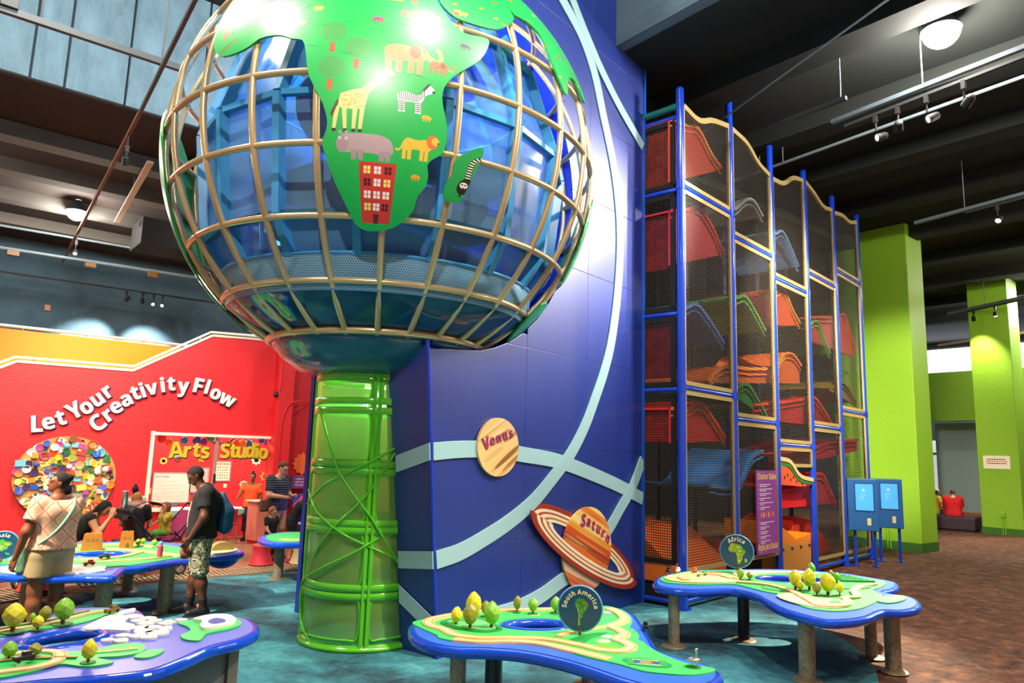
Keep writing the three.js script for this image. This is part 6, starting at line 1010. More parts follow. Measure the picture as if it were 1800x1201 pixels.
  if (o.shoes) for (const s of ['L', 'R']) {
    const a = J['an' + s], t = J['toe' + s], d = norm3([t[0] - a[0], 0, t[2] - a[2]]), r = 0.027 * H, y = a[1] - 0.045 * H + 0.02 * H, sc = [[[a[0] - d[0] * 0.02 * H, y, a[2] - d[2] * 0.02 * H], [t[0], y, t[2]], r, r * 0.92], [[a[0], y, a[2]], [a[0], a[1] + 0.002 * H, a[2]], r, r * 0.95], [[a[0], y + 0.02 * H, a[2]], lerp3(a, t, 0.6), r, r * 0.8]];
    const F = field(sc, 0.02), [lo, hi] = boundsOf(sc, 0.02), y0 = a[1] - 0.045 * H + 0.001;
    const sh = part('shoe', surfaceNet((x, yy, z) => Math.max(F(x, yy, z), y0 - yy), lo, hi, 0.009), o.shoes, root);
    if (o.sole) part('sole', slab(circle((a[0] + t[0]) / 2 - d[0] * 0.005, (a[2] + t[2]) / 2 - d[2] * 0.005, 0.085 * H, 0.03 * H, 24, Math.atan2(d[2], d[0])), y0, 0.02), o.sole, sh);
  }
  if (o.socks) for (const s of ['L', 'R']) part('sock', surfaceNet(field([[J['an' + s], lerp3(J['an' + s], J['kn' + s], 0.26), 0.024 * H + 0.005, 0.029 * H + 0.005, 1]], 0.01), ...boundsOf([[J['an' + s], lerp3(J['an' + s], J['kn' + s], 0.45), 0.05, 0.06]], 0.03), 0.011), o.socks, root);
  return { root, J, H, hold: holdInfo, m4 };
}
const skinDark = phys(0x5c3220, 0.5), skinWarm = phys(0x80482c, 0.5), skinBrown = phys(0x8a4e30, 0.5), skinTan = phys(0xc98a62, 0.5), skinFair = phys(0xdca27e, 0.5), eyeMat = mat(0x1c1512, 0.2), hairDark = mat(0x120c0a, 0.85), hairBrown = mat(0x4a2816, 0.6), hairBlonde = mat(0xb07a3c, 0.6), hairRed = mat(0x9a5428, 0.6);
function tile(n, draw, rx = 1, ry = rx) { const t = canvasTex(n, n, draw); t.repeat.set(rx, ry); return t; }
const blouse = tile(256, (c, w) => { c.fillStyle = '#dcb094'; c.fillRect(0, 0, w, w); c.strokeStyle = '#d8503c'; c.lineWidth = 7; for (const [x, y] of [[0, 0], [256, 0], [0, 256], [256, 256], [128, 128]]) { c.beginPath(); for (let i = 0; i <= 24; i++) { const a = i / 24 * 6.283, r = 108 + 12 * Math.cos(4 * a); i ? c.lineTo(x + r * Math.cos(a) * 0.9, y + r * Math.sin(a)) : c.moveTo(x + r * 0.9, y); } c.stroke(); c.strokeStyle = '#b86a54'; c.lineWidth = 4; for (const r of [56, 36, 16]) { c.beginPath(); c.moveTo(x - r, y); c.lineTo(x, y - r * 1.2); c.lineTo(x + r, y); c.lineTo(x, y + r * 1.2); c.closePath(); c.stroke(); } c.strokeStyle = '#d8503c'; c.lineWidth = 7; } }, 5.5);
const camo = tile(256, (c, w) => { c.fillStyle = '#8c8a74'; c.fillRect(0, 0, w, w); for (let i = 0; i < 170; i++) { c.fillStyle = pick(['#2c2a22', '#c8c4b0', '#5c5a48', '#d4d0bc', '#1c1b16', '#22211a']); const x = rr(0, w), y = rr(0, w), a = rr(6, 17), b = rr(4, 9), t = rr(0, 3); for (const dx of [-w, 0, w]) for (const dy of [-w, 0, w]) { c.beginPath(); c.ellipse(x + dx, y + dy, a, b, t, 0, 7); c.fill(); } } }, 3.6);
const stripes = tile(128, (c, w) => { c.fillStyle = '#1c2230'; c.fillRect(0, 0, w, w); c.fillStyle = '#5a6a80'; for (let i = 0; i < 4; i++) c.fillRect(0, i * 32, w, 9); }, 6);
const fabric = (c, o = {}) => mat(c, 0.85, o);
const hero = { cell: 0.013, headCell: 0.006, handCell: 0.005 }, far = { cell: 0.02, headCell: 0.011, handCell: 0.008 };
// woman seen from behind
const woman = person({ ...hero, label: 'woman in coral patterned blouse and beige shorts seen from behind', at: [1.3, 0.012, -9.0], turn: 205, H: 1.65, girth: 1.28, skin: skinWarm, hair: 'bun', shoes: fabric(0x2a2624), ease: 0.02,
  pose: { hipL: [0.06, 0.5, 0], knL: [0.068, 0.285, 0.01], anL: [0.066, 0.045, -0.005], hipR: [-0.06, 0.5, 0], knR: [-0.068, 0.285, 0.01], anR: [-0.066, 0.045, -0.005], headYaw: 62, headPitch: -4, elL: [0.17, 0.645, 0.0], wrL: [0.185, 0.485, 0.05], elR: [-0.16, 0.66, 0.06], wrR: [-0.09, 0.56, 0.14] }, top: { mat: fabric(0xffffff, { map: blouse }), sleeve: 0.62, hem: 0.0, loose: 1.5, neckDrop: 0.012 }, bottom: { mat: fabric(0xa8946c), len: 0.62, flare: 2.2 } });
part('bag_strap', tube([[-0.12, 1.36, 0.1], [-0.14, 1.4, -0.03], [-0.09, 1.32, -0.15], [0.03, 1.15, -0.19], [0.14, 1.02, -0.17], [0.22, 0.9, -0.04]], 0.013, false, 40, 6).scale(1, 1, 1), fabric(0x7ab89a), woman.root);
{ const b = thing('shoulder_bag', 'pale green cloth bag at the woman\'s side', 'bag', [1.1, 0.62, -9.2], 1.1); part('pouch', rbox(0.22, 0.34, 0.1, 0.045, 0, 0.17, 0), fabric(0x8ab8a4, { map: noiseTex(64, [6, 20], 2, [0x7aa894, 0xd8d8c0, 0x6a9a84]) }), b); part('handle', new THREE.TorusGeometry(0.09, 0.01, 8, 24, Math.PI).translate(0, 0.33, 0), fabric(0x6a9a84), b); }
// man looking down
const man = person({ ...hero, label: 'man in black t-shirt and camouflage shorts looking down', at: [2.88, 0.012, -9.28], turn: -107, H: 1.77, girth: 1.22, skin: skinDark, hair: 'short', ease: 0.018, shoes: mat(0x151417, 0.55), sole: mat(0x2a2a30, 0.6), socks: fabric(0x121214),
  pose: { chest: [0, 0.74, -0.015], neck: [0, 0.825, 0.015], head: [0, 0.905, 0.07], headPitch: 38, headYaw: 4, shL: [0.112, 0.8, -0.01], elL: [0.15, 0.645, -0.005], wrL: [0.125, 0.505, 0.07], elR: [-0.145, 0.65, 0.0], wrR: [-0.13, 0.5, 0.05], knL: [0.055, 0.285, -0.01], anL: [0.06, 0.045, -0.05], toeL: [0.09, 0.018, 0.035], anR: [-0.055, 0.045, 0.04], toeR: [-0.05, 0.018, 0.13], handL: { curl: 0.55 } },
  top: { mat: fabric(0x15141a), sleeve: 0.62, hem: 0.03, loose: 1.4 }, bottom: { mat: fabric(0xffffff, { map: camo }), len: 1.06, flare: 2 } });
part('sock_mark', [rbox(0.012, 0.006, 0.012, 0.002, 0.142, 0.25, 0.0), rbox(0.012, 0.006, 0.012, 0.002, 0.0, 0.25, 0.09)], M.white, man.root);
for (const y of [0.1]) part('shoe_badge', new THREE.CylinderGeometry(0.016, 0.016, 0.006, 16).rotateZ(Math.PI / 2).rotateY(-0.5).translate(0.165, 0.13, -0.03), mat(0xd86a70, 0.5), man.root);
part('lanyard', tube([[0.05, 1.5, 0.0], [0.085, 1.43, 0.07], [0.09, 1.3, 0.14], [0.085, 1.1, 0.165], [0.08, 0.98, 0.16]], 0.006, false, 40, 6), M.white, man.root);
{ const b = thing('drawstring_bag', 'blue drawstring backpack on the man\'s back', 'bag', [3.09, 0.98, -9.22], -107 * deg); const g = surfaceNet(field([[[0, 0.06, -0.04], [0, 0.2, -0.05], 0.115, 0.1], [[0, 0.2, -0.05], [0, 0.42, 0.02], 0.1, 0.035]], 0.05), [-0.2, -0.1, -0.2], [0.2, 0.5, 0.15], 0.012); part('sack', g.scale(1.15, 1, 0.85), mat(0x0c4a72, 0.5), b); part('cord', tube([[0.07, 0.44, 0.05], [0.12, 0.3, 0.0], [0.1, 0.05, -0.02]], 0.005), M.black, b); }
{ const b = thing('cup', 'brown round cup in the man\'s hand', 'cup', [2.7, 0.68, -9.2]); part('body', lathe([[0, 0], [0.05, 0.003], [0.062, 0.05], [0.06, 0.1], [0.055, 0.1], [0.056, 0.05], [0.046, 0.01], [0, 0.008]], 24).rotateX(-0.5), mat(0x8a4a3a, 0.5), b); }
{ const b = thing('bottle', 'pink bottle with blue cap beside the man', 'bottle', [2.52, 0.64, -9.62]); part('body', lathe([[0, 0], [0.032, 0.004], [0.034, 0.12], [0.026, 0.15], [0, 0.15]], 20), mat(0xd03a6a, 0.35), b); part('cap', lathe([[0, 0.15], [0.024, 0.15], [0.022, 0.185], [0, 0.19]], 20), mat(0x5ab0d8, 0.35), b); }
// man with phone and the children near him
person({ ...far, label: 'man in navy striped polo and khaki shorts looking at a phone', at: [5.3, 0.01, -13.0], turn: 28, H: 1.74, girth: 1.08, skin: skinFair, hair: 'short', hairMat: hairBrown, shoes: fabric(0x2a2624), ease: 0.018,
  pose: { neck: [0, 0.832, 0.01], head: [0, 0.92, 0.045], headPitch: 28, headYaw: 14, elL: [0.145, 0.65, 0.03], wrL: [0.04, 0.635, 0.16], elR: [-0.15, 0.65, 0.02], wrR: [-0.02, 0.63, 0.16], handL: { dir: [-0.5, 0.05, 0.8], palm: [-0.4, 0.8, -0.3], curl: 0.5 }, handR: { dir: [0.5, 0.05, 0.8], palm: [0.4, 0.8, -0.3], curl: 0.5 } },
  top: { mat: fabric(0xffffff, { map: stripes }), sleeve: 0.7, hem: 0.04, loose: 1.3 }, bottom: { mat: fabric(0xc8a878), len: 0.98, flare: 2 } });
{ const p = thing('phone', 'small dark phone held by the man in the polo', 'phone', [5.44, 1.13, -12.69], 0.5); part('body', rbox(0.07, 0.012, 0.14, 0.004).rotateX(0.5), M.black, p); }
{ const b = thing('crossbody_bag', 'brown patterned crossbody bag at the man in the polo', 'bag', [5.06, 0.86, -12.86], 0.4); part('pouch', rbox(0.3, 0.22, 0.08, 0.035, 0, 0.11, 0), fabric(0xffffff, { map: tile(64, (c, w) => { c.fillStyle = '#6a4a34'; c.fillRect(0, 0, w, w); for (let i = 0; i < 40; i++) { c.fillStyle = pick(['#2c2018', '#b89a78', '#8a6a4a']); c.fillRect(rr(0, w), rr(0, w), 7, 5); } }, 3) }), b); part('strap', tube([[0.12, 0.2, 0.02], [0.24, 0.45, 0.08], [0.36, 0.62, 0.06]], 0.008), M.black, b); }
person({ ...far, label: 'girl in black outfit leaning over the light table', at: [5.42, 0.01, -12.55], turn: 70, H: 1.3, skin: skinTan, hair: 'bun', hairMat: hairBrown, shoes: fabric(0xa83048),
  pose: { waist: [0, 0.62, 0.03], chest: [0, 0.73, 0.1], neck: [0, 0.8, 0.16], head: [0, 0.87, 0.24], headPitch: 45, shL: [0.105, 0.775, 0.14], shR: [-0.105, 0.775, 0.14], elL: [0.13, 0.62, 0.2], wrL: [0.1, 0.52, 0.31], elR: [-0.13, 0.62, 0.2], wrR: [-0.1, 0.52, 0.31] }, top: { mat: fabric(0x17161c), sleeve: 0.6, hem: 0.0 }, bottom: { mat: fabric(0x15151a), len: 0.9 } });
person({ ...far, label: 'toddler with reddish pigtails in black in front of the khaki shorts', at: [5.03, 0.01, -12.5], turn: 20, H: 0.94, skin: skinFair, hair: 'pigtails', hairMat: hairRed, shoes: fabric(0x8a2a3a), headScale: 1.35, pose: { headYaw: 30, headPitch: 20, elR: [-0.14, 0.62, 0.06], wrR: [-0.11, 0.53, 0.16] }, top: { mat: fabric(0x141418), sleeve: 0.6, hem: 0.06 }, bottom: { mat: fabric(0x1a1a20), len: 1.5 } });
person({ ...far, label: 'woman in pink top bending over beside the light table', at: [5.98, 0.01, -13.45], turn: 20, H: 1.6, skin: skinFair, hair: 'bob', hairMat: hairBlonde, shoes: fabric(0x504840),
  pose: { waist: [0, 0.6, 0.06], chest: [0, 0.66, 0.17], neck: [0, 0.68, 0.27], head: [0, 0.66, 0.37], headPitch: 50, shL: [0.105, 0.67, 0.23], shR: [-0.105, 0.67, 0.23], elL: [0.13, 0.54, 0.3], wrL: [0.1, 0.44, 0.36], elR: [-0.13, 0.54, 0.3], wrR: [-0.1, 0.44, 0.36] }, top: { mat: fabric(0xe0306a), sleeve: 0.7, hem: 0.02 }, bottom: { mat: fabric(0x3a3f58), len: 1.8 } });
person({ ...far, label: 'child in orange shirt behind the pink pedestal', at: [5.85, 0.01, -15.75], turn: -35, H: 1.42, skin: skinBrown, hair: 'topbun', shoes: fabric(0x303030), pose: { elR: [-0.15, 0.68, 0.1], wrR: [-0.14, 0.62, 0.22] }, top: { mat: fabric(0xf0581c), sleeve: 0.65, hem: 0.04 }, bottom: { mat: fabric(0x2c3450), len: 1.6 } });
// group around the strollers
person({ ...far, cell: 0.016, label: 'woman in black tank top resting her head on her hand', at: [2.12, 0.01, -12.35], turn: 75, H: 1.62, girth: 1.08, skin: skinTan, hair: 'long', shoes: fabric(0x302820),
  pose: { pelvis: [0, 0.3, -0.08], waist: [0, 0.38, -0.03], chest: [0, 0.49, 0.04], neck: [0, 0.56, 0.1], head: [0, 0.62, 0.17], headPitch: 35, shL: [0.105, 0.55, 0.08], shR: [-0.105, 0.55, 0.08], elL: [0.13, 0.41, 0.15], wrL: [0.07, 0.55, 0.22], elR: [-0.13, 0.41, 0.15], wrR: [-0.05, 0.55, 0.23], hipL: [0.055, 0.29, -0.06], knL: [0.07, 0.31, 0.17], anL: [0.07, 0.045, 0.15], toeL: [0.08, 0.018, 0.23], hipR: [-0.055, 0.29, -0.06], knR: [-0.07, 0.31, 0.17], anR: [-0.07, 0.045, 0.15], toeR: [-0.08, 0.018, 0.23], handL: { dir: [-0.2, 0.95, 0.2], palm: [-0.9, 0, 0], curl: 0.3 }, handR: { dir: [0.2, 0.95, 0.2], palm: [0.9, 0, 0], curl: 0.3 } }, top: { mat: fabric(0x100f12), sleeve: 0, hem: 0.05, neckDrop: 0.03 }, bottom: { mat: fabric(0x23222a), len: 1.9 } });
single('bench_seat', [rbox(0.5, 0.06, 0.5, 0.02, 0, 0.42, 0), box(0.42, 0.4, 0.42, 0, 0.2, 0)], mat(0x3a2a24, 0.7), 'low dark seat under the woman in the tank top', 'seat').position.set(2.17, 0.0, -12.4);
person({ ...far, label: 'woman with curly blonde hair behind the dark stroller', at: [3.0, 0.01, -13.1], turn: 155, H: 1.5, skin: skinFair, hair: 'bob', hairMat: hairBlonde, shoes: fabric(0x303030), pose: { pelvis: [0, 0.36, 0], waist: [0, 0.44, 0], chest: [0, 0.56, 0.01], neck: [0, 0.65, 0], head: [0, 0.72, 0.01], shL: [0.108, 0.62, 0], shR: [-0.108, 0.62, 0], elL: [0.14, 0.46, 0.05], wrL: [0.1, 0.4, 0.15], elR: [-0.14, 0.46, 0.05], wrR: [-0.1, 0.4, 0.15], hipL: [0.055, 0.34, 0.03], knL: [0.07, 0.32, 0.24], anL: [0.07, 0.045, 0.22], toeL: [0.08, 0.018, 0.3], hipR: [-0.055, 0.34, 0.03], knR: [-0.07, 0.32, 0.24], anR: [-0.07, 0.045, 0.22], toeR: [-0.08, 0.018, 0.3] }, top: { mat: fabric(0x1c1a20), sleeve: 0.7, hem: 0.04 }, bottom: { mat: fabric(0x2a2f48), len: 1.9 } });
single('bench_seat', [rbox(0.5, 0.06, 0.5, 0.02, 0, 0.42, 0), box(0.42, 0.4, 0.42, 0, 0.2, 0)], mat(0x3a2a24, 0.7), 'low dark seat behind the dark stroller', 'seat').position.set(3.0, 0.0, -13.14);
person({ ...far, label: 'child with dark hair bun before the studio window', at: [3.28, 0.01, -14.5], turn: 170, H: 1.22, skin: skinBrown, hair: 'topbun', shoes: fabric(0x303030), top: { mat: fabric(0xc8b8a8), sleeve: 0.7, hem: 0.04 }, bottom: { mat: fabric(0x28304a), len: 1.8 } });
person({ ...far, label: 'toddler in yellow shirt holding her head beside the man', at: [3.4, 0.33, -12.85], turn: -75, H: 0.92, skin: skinFair, hair: 'bob', hairMat: hairRed, headScale: 1.4, shoes: fabric(0xe8e0e8), pose: { pelvis: [0, 0.3, 0], waist: [0, 0.38, 0], chest: [0, 0.5, 0.01], neck: [0, 0.6, 0.01], head: [0, 0.69, 0.02], shL: [0.105, 0.57, 0], shR: [-0.105, 0.57, 0], elL: [0.13, 0.46, 0.08], wrL: [0.09, 0.58, 0.12], elR: [-0.13, 0.44, 0.06], wrR: [-0.1, 0.4, 0.17], hipL: [0.05, 0.27, 0.02], knL: [0.06, 0.26, 0.2], anL: [0.06, 0.06, 0.24], toeL: [0.06, 0.04, 0.32], hipR: [-0.05, 0.27, 0.02], knR: [-0.06, 0.26, 0.2], anR: [-0.06, 0.06, 0.24], toeR: [-0.06, 0.04, 0.32], handL: { dir: [-0.1, 0.95, 0.1], palm: [-0.9, 0, 0] } }, top: { mat: fabric(0xe8d860, { map: tile(64, (c, w) => { c.fillStyle = '#f0e070'; c.fillRect(0, 0, w, w); for (let i = 0; i < 14; i++) { c.fillStyle = pick(['#e8884a', '#8ac05a', '#f8f0c0']); c.beginPath(); c.arc(rr(0, w), rr(0, w), 5, 0, 7); c.fill(); } }, 5) }), sleeve: 0.7, hem: 0.05 }, bottom: { mat: fabric(0x7ab04a), len: 1.2 } });
person({ ...far, label: 'child partly hidden between the woman and the round art board', at: [1.98, 0.01, -12.9], turn: 120, H: 1.32, skin: skinTan, hair: 'bob', hairMat: hairDark, shoes: fabric(0x303030), top: { mat: fabric(0xd8c8a0), sleeve: 0.6, hem: 0.04 }, bottom: { mat: fabric(0x50422c), len: 1.8 } });
// the pair on the ottoman far right
const sitPose = { pelvis: [0, 0.3, 0], waist: [0, 0.38, 0.01], chest: [0, 0.5, 0.02], neck: [0, 0.59, 0.02], head: [0, 0.68, 0.05], headPitch: 20, shL: [0.108, 0.565, 0.01], shR: [-0.108, 0.565, 0.01], elL: [0.14, 0.42, 0.05], wrL: [0.08, 0.36, 0.16], elR: [-0.14, 0.42, 0.05], wrR: [-0.08, 0.36, 0.16], hipL: [0.055, 0.29, 0.03], knL: [0.07, 0.29, 0.25], anL: [0.07, 0.045, 0.24], toeL: [0.08, 0.018, 0.32], hipR: [-0.055, 0.29, 0.03], knR: [-0.07, 0.29, 0.25], anR: [-0.07, 0.045, 0.24], toeR: [-0.08, 0.018, 0.32] };
person({ ...far, cell: 0.026, label: 'person in a red garment seated on the purple ottoman', at: [26.5, 0.03, -9.35], turn: 100, H: 1.66, girth: 1.3, skin: skinFair, hair: 'short', hairMat: hairBrown, shoes: fabric(0x303030), ease: 0.03, pose: { ...sitPose }, top: { mat: fabric(0xc8101c), sleeve: 0.9, hem: 0.08, loose: 2 }, bottom: { mat: fabric(0x2c3040), len: 1.9 } });
const capPerson = person({ ...far, cell: 0.026, label: 'person in yellow top and pale cap on the purple ottoman', at: [26.9, 0.03, -10.05], turn: 60, H: 1.66, girth: 1.1, skin: skinTan, hair: 'long', hairMat: hairDark, shoes: fabric(0x303030), pose: { ...sitPose }, top: { mat: fabric(0xd8b838), sleeve: 0.6, hem: 0.05 }, bottom: { mat: fabric(0x2c3040), len: 1.9 } });
part('cap', [new THREE.SphereGeometry(0.105, 20, 12, 0, 7, 0, Math.PI / 2).translate(0, 0.045, -0.012), new THREE.CylinderGeometry(0.07, 0.07, 0.012, 20).scale(1, 1, 1.2).translate(0, 0.05, 0.1)].map(q => q.applyMatrix4(capPerson.m4)), fabric(0xd8d0c0), capPerson.root);
{ const b = thing('ottoman', 'dark purple padded ottoman beyond the green column', 'ottoman', [26.45, 0, -9.5], 10 * deg); part('cushion', rbox(1.3, 0.42, 1.7, 0.05, 0, 0.25, 0, 0, 3), mat(0x2e1830, 0.45), b); part('base', box(1.2, 0.05, 1.6, 0, 0.03, 0), M.black, b); }

// ---------------------------------------------------------------- red wall lettering and art
const RWT = -3.44 * deg, rw = (u, y, z) => [4 + u * 0.998 - z * 0.06, y, -16.8 + u * 0.06 + z * 0.998];
function lettering(name, label, list, size, mFace, mBacking, z, dx, dy) {
  const t = thing(name, label, 'lettering', rw(0, 0, 0), RWT);
  list.forEach(([ch, u, y, rot, s = 1]) => {
    const l = part('letter', letter(ch, size * s, 0.03, 0.006), mFace, t); l.position.set(u, y, z); l.rotation.z = rot;
    const b = part('letter_backing', letter(ch, size * s, 0.016, 0.012), mBacking, l); b.position.set(dx, dy, -0.02);  // offset rear layer of the letter in its own darker colour
  });
}
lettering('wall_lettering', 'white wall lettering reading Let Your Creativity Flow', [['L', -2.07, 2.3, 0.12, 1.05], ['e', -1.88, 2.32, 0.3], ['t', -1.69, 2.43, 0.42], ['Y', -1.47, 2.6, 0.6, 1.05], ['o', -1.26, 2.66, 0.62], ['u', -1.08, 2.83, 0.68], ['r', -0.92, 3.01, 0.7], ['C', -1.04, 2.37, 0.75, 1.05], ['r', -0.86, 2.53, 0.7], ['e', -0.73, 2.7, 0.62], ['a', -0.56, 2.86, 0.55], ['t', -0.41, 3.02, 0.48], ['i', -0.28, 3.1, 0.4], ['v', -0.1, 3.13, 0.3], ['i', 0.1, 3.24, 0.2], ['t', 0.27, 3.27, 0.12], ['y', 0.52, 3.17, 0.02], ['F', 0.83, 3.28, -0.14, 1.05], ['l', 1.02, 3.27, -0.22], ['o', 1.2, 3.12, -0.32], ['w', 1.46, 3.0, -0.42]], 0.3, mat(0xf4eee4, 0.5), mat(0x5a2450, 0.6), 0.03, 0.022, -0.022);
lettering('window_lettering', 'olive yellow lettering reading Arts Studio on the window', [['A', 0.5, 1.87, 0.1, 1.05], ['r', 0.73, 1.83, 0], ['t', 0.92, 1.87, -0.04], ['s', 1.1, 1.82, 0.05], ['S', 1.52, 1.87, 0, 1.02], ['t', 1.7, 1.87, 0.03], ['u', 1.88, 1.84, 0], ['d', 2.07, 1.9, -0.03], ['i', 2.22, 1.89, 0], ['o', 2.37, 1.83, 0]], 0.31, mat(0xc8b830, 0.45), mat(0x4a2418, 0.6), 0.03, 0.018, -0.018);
{ // round art board covered in paper crafts
  const t = thing('art_board', 'big round board covered in colourful paper crafts', 'art board', rw(-1.48, 1.27, 0.04), RWT);
  part('board', new THREE.CylinderGeometry(0.88, 0.88, 0.06, 64).rotateX(Math.PI / 2).scale(1, 0.92, 1), mat(0xb88a48, 0.7), t);
  const cols = [0xf0c020, 0xe0461c, 0x2a5ac0, 0x6ab8d0, 0xf2ead8, 0xd83a3a, 0x8aae2c, 0xe88a2c, 0xb04a90, 0x1f6a3c, 0xf4e07a, 0x402a60, 0xf0e6da, 0xcfcfd4, 0x7a4a2c, 0xd8a868], mats = cols.map(c => mat(c, 0.75)), prints = [0xf0c838, 0xe8602c, 0x3a6ac8, 0x8ac8d8, 0xe8d850, 0x2c7a48].map((c, i) => mat(0xffffff, 0.75, { map: canvasTex(64, 48, (k, w, h) => { k.fillStyle = '#' + c.toString(16).padStart(6, '0'); k.fillRect(0, 0, w, h); k.strokeStyle = pick(['#402018', '#a02020', '#fff8e0', '#203060']); k.lineWidth = 3; k.beginPath(); k.moveTo(20, 18); k.bezierCurveTo(26, 8, 32, 10, 32, 20); k.bezierCurveTo(32, 10, 44, 8, 44, 20); k.bezierCurveTo(44, 30, 34, 34, 32, 40); k.bezierCurveTo(28, 34, 20, 28, 20, 18); k.stroke(); }) }));
  const card = box(0.15, 0.11, 0.006), sq = box(0.12, 0.13, 0.006), disc = lathe([[0, 0], [0.05, 0], [0.075, 0.014], [0.073, 0.018], [0.05, 0.006], [0, 0.006]], 20).rotateX(Math.PI / 2), ringG = new THREE.TorusGeometry(0.075, 0.014, 6, 24), bowl = new THREE.SphereGeometry(0.06, 16, 8, 0, 7, 0, Math.PI / 2).rotateX(Math.PI / 2), cone = new THREE.ConeGeometry(0.035, 0.09, 10).rotateX(1.2), strip = box(0.05, 0.16, 0.006);
  const kinds = [['paper_card', card], ['paper_card', card], ['paper_card', sq], ['paper_card', card], ['paper_card', sq], ['paper_plate', disc], ['paper_plate', disc], ['paper_ring', ringG], ['paper_bowl', bowl], ['paper_cone', cone], ['paper_strip', strip]];
  let n = 0; for (let ring = 0; ring < 8; ring++) { const cnt = ring === 0 ? 2 : Math.round(ring * 6.3); for (let i = 0; i < cnt; i++) { const r = ring * 0.115 + rr(-0.03, 0.03), a = i / cnt * 6.283 + rr(-0.1, 0.1), k = ring === 7 && rnd() < 0.55 ? kinds[5 + (n % 2) * 0] : pick(kinds), m = k[1] === card && rnd() < 0.5 ? pick(prints) : pick(mats); const p = part(k[0], k[1], m, t); p.position.set(r * Math.cos(a), r * Math.sin(a) * 0.92, 0.036 + rr(0, 0.03) + (n % 5) * 0.004); p.rotation.set(rr(-0.15, 0.15), rr(-0.2, 0.2), rr(-0.5, 0.5)); const s = rr(0.8, 1.15); p.scale.set(s, s, s); n++; } }
}
// sun cut-out and purple shelf on the side bay
{ const s = thing('sun_cutout', 'orange paper sun on the dark red bay', 'decoration', rw(3.32, 1.62, 0.08), RWT), p = []; for (let i = 0; i < 26; i++) { const a = i / 26 * 6.283, r = i % 2 ? 0.27 : 0.22; p.push([r * Math.cos(a), r * Math.sin(a)]); } part('sun', plate(p, 0.015), mat(0xe0602c, 0.6), s); }
{ const s = thing('wall_shelf', 'purple sign and shelf of blue boxes below the paper sun', 'shelf', rw(3.5, 0.55, 0.15), RWT); part('sign_board', box(0.9, 0.3, 0.04, 0, 0.65, 0), mat(0xffffff, 0.6, { map: canvasTex(256, 96, (c, w, h) => { c.fillStyle = '#6a3a78'; c.fillRect(0, 0, w, h); c.strokeStyle = '#e0b0c8'; c.lineWidth = 4; for (let r = 0; r < 3; r++) { c.beginPath(); for (let x = 20; x < 236; x += 6) c.lineTo(x, 26 + r * 22 + 5 * Math.sin(x * 0.6 + r)); c.stroke(); } }) }), s); part('shelf_board', box(0.95, 0.04, 0.25, 0, 0.12, 0), mat(0x4a2a5a, 0.6), s); for (let i = 0; i < 5; i++) part('box', rbox(0.12, 0.22, 0.15, 0.01, -0.36 + i * 0.18, 0.26, 0.02), mat([0x2a4ab0, 0x3a6ac8, 0x8a8a90, 0x2a4ab0, 0xb05a9a][i], 0.6), s); }
// studio interior
const back = (u, y, d = 0.02) => [u, y, -20.2 + d];
function board(name, label, x0, x1, y0, y1, draw, cat) { const t = canvasTex(256, 160, draw), b = thing(name, label, cat, back((x0 + x1) / 2, (y0 + y1) / 2)); part('panel', box(x1 - x0, y1 - y0, 0.02), mat(0xffffff, 0.4, { map: t }), b); part('frame', [box(x1 - x0 + 0.04, 0.03, 0.03, 0, (y1 - y0) / 2, 0), box(x1 - x0 + 0.04, 0.03, 0.03, 0, -(y1 - y0) / 2, 0), box(0.03, y1 - y0, 0.03, (x0 - x1) / 2, 0, 0), box(0.03, y1 - y0, 0.03, (x1 - x0) / 2, 0, 0)], M.grey, b); }
board('whiteboard', 'large whiteboard with blue heading inside the studio', 4.95, 5.85, 0.5, 1.25, (c, w, h) => { c.fillStyle = '#e8e4d6'; c.fillRect(0, 0, w, h); c.fillStyle = '#3a78a8'; c.font = 'bold 20px sans-serif'; c.fillText('Art Studio', 12, 26); c.strokeStyle = '#90a0a8'; for (let i = 0; i < 5; i++) { c.beginPath(); c.moveTo(14, 46 + i * 20); c.lineTo(rr(140, 230), 46 + i * 20); c.stroke(); } }, 'whiteboard');
board('whiteboard', 'grey planner board behind the man\'s head inside the studio', 5.86, 6.3, 0.75, 1.38, (c, w, h) => { c.fillStyle = '#c4beb0'; c.fillRect(0, 0, w, h); c.strokeStyle = '#8a8a80'; for (let i = 1; i < 6; i++) { c.strokeRect(0, i * 26, w, 1); } c.fillStyle = '#505050'; c.fillRect(20, 8, 90, 8); }, 'whiteboard');
board('poster', 'cream list poster behind the window mullion', 6.42, 6.86, 1.05, 1.56, (c, w, h) => { c.fillStyle = '#f0e6c8'; c.fillRect(0, 0, w, h); c.fillStyle = '#c03a2c'; for (let i = 0; i < 7; i++) c.fillRect(20 + i * 32, 14, 22, 12); c.fillStyle = '#403830'; for (let r = 0; r < 5; r++) for (let i = 0; i < 6; i++) c.fillRect(20 + i * 36, 44 + r * 22, rr(14, 28), 7); }, 'poster');
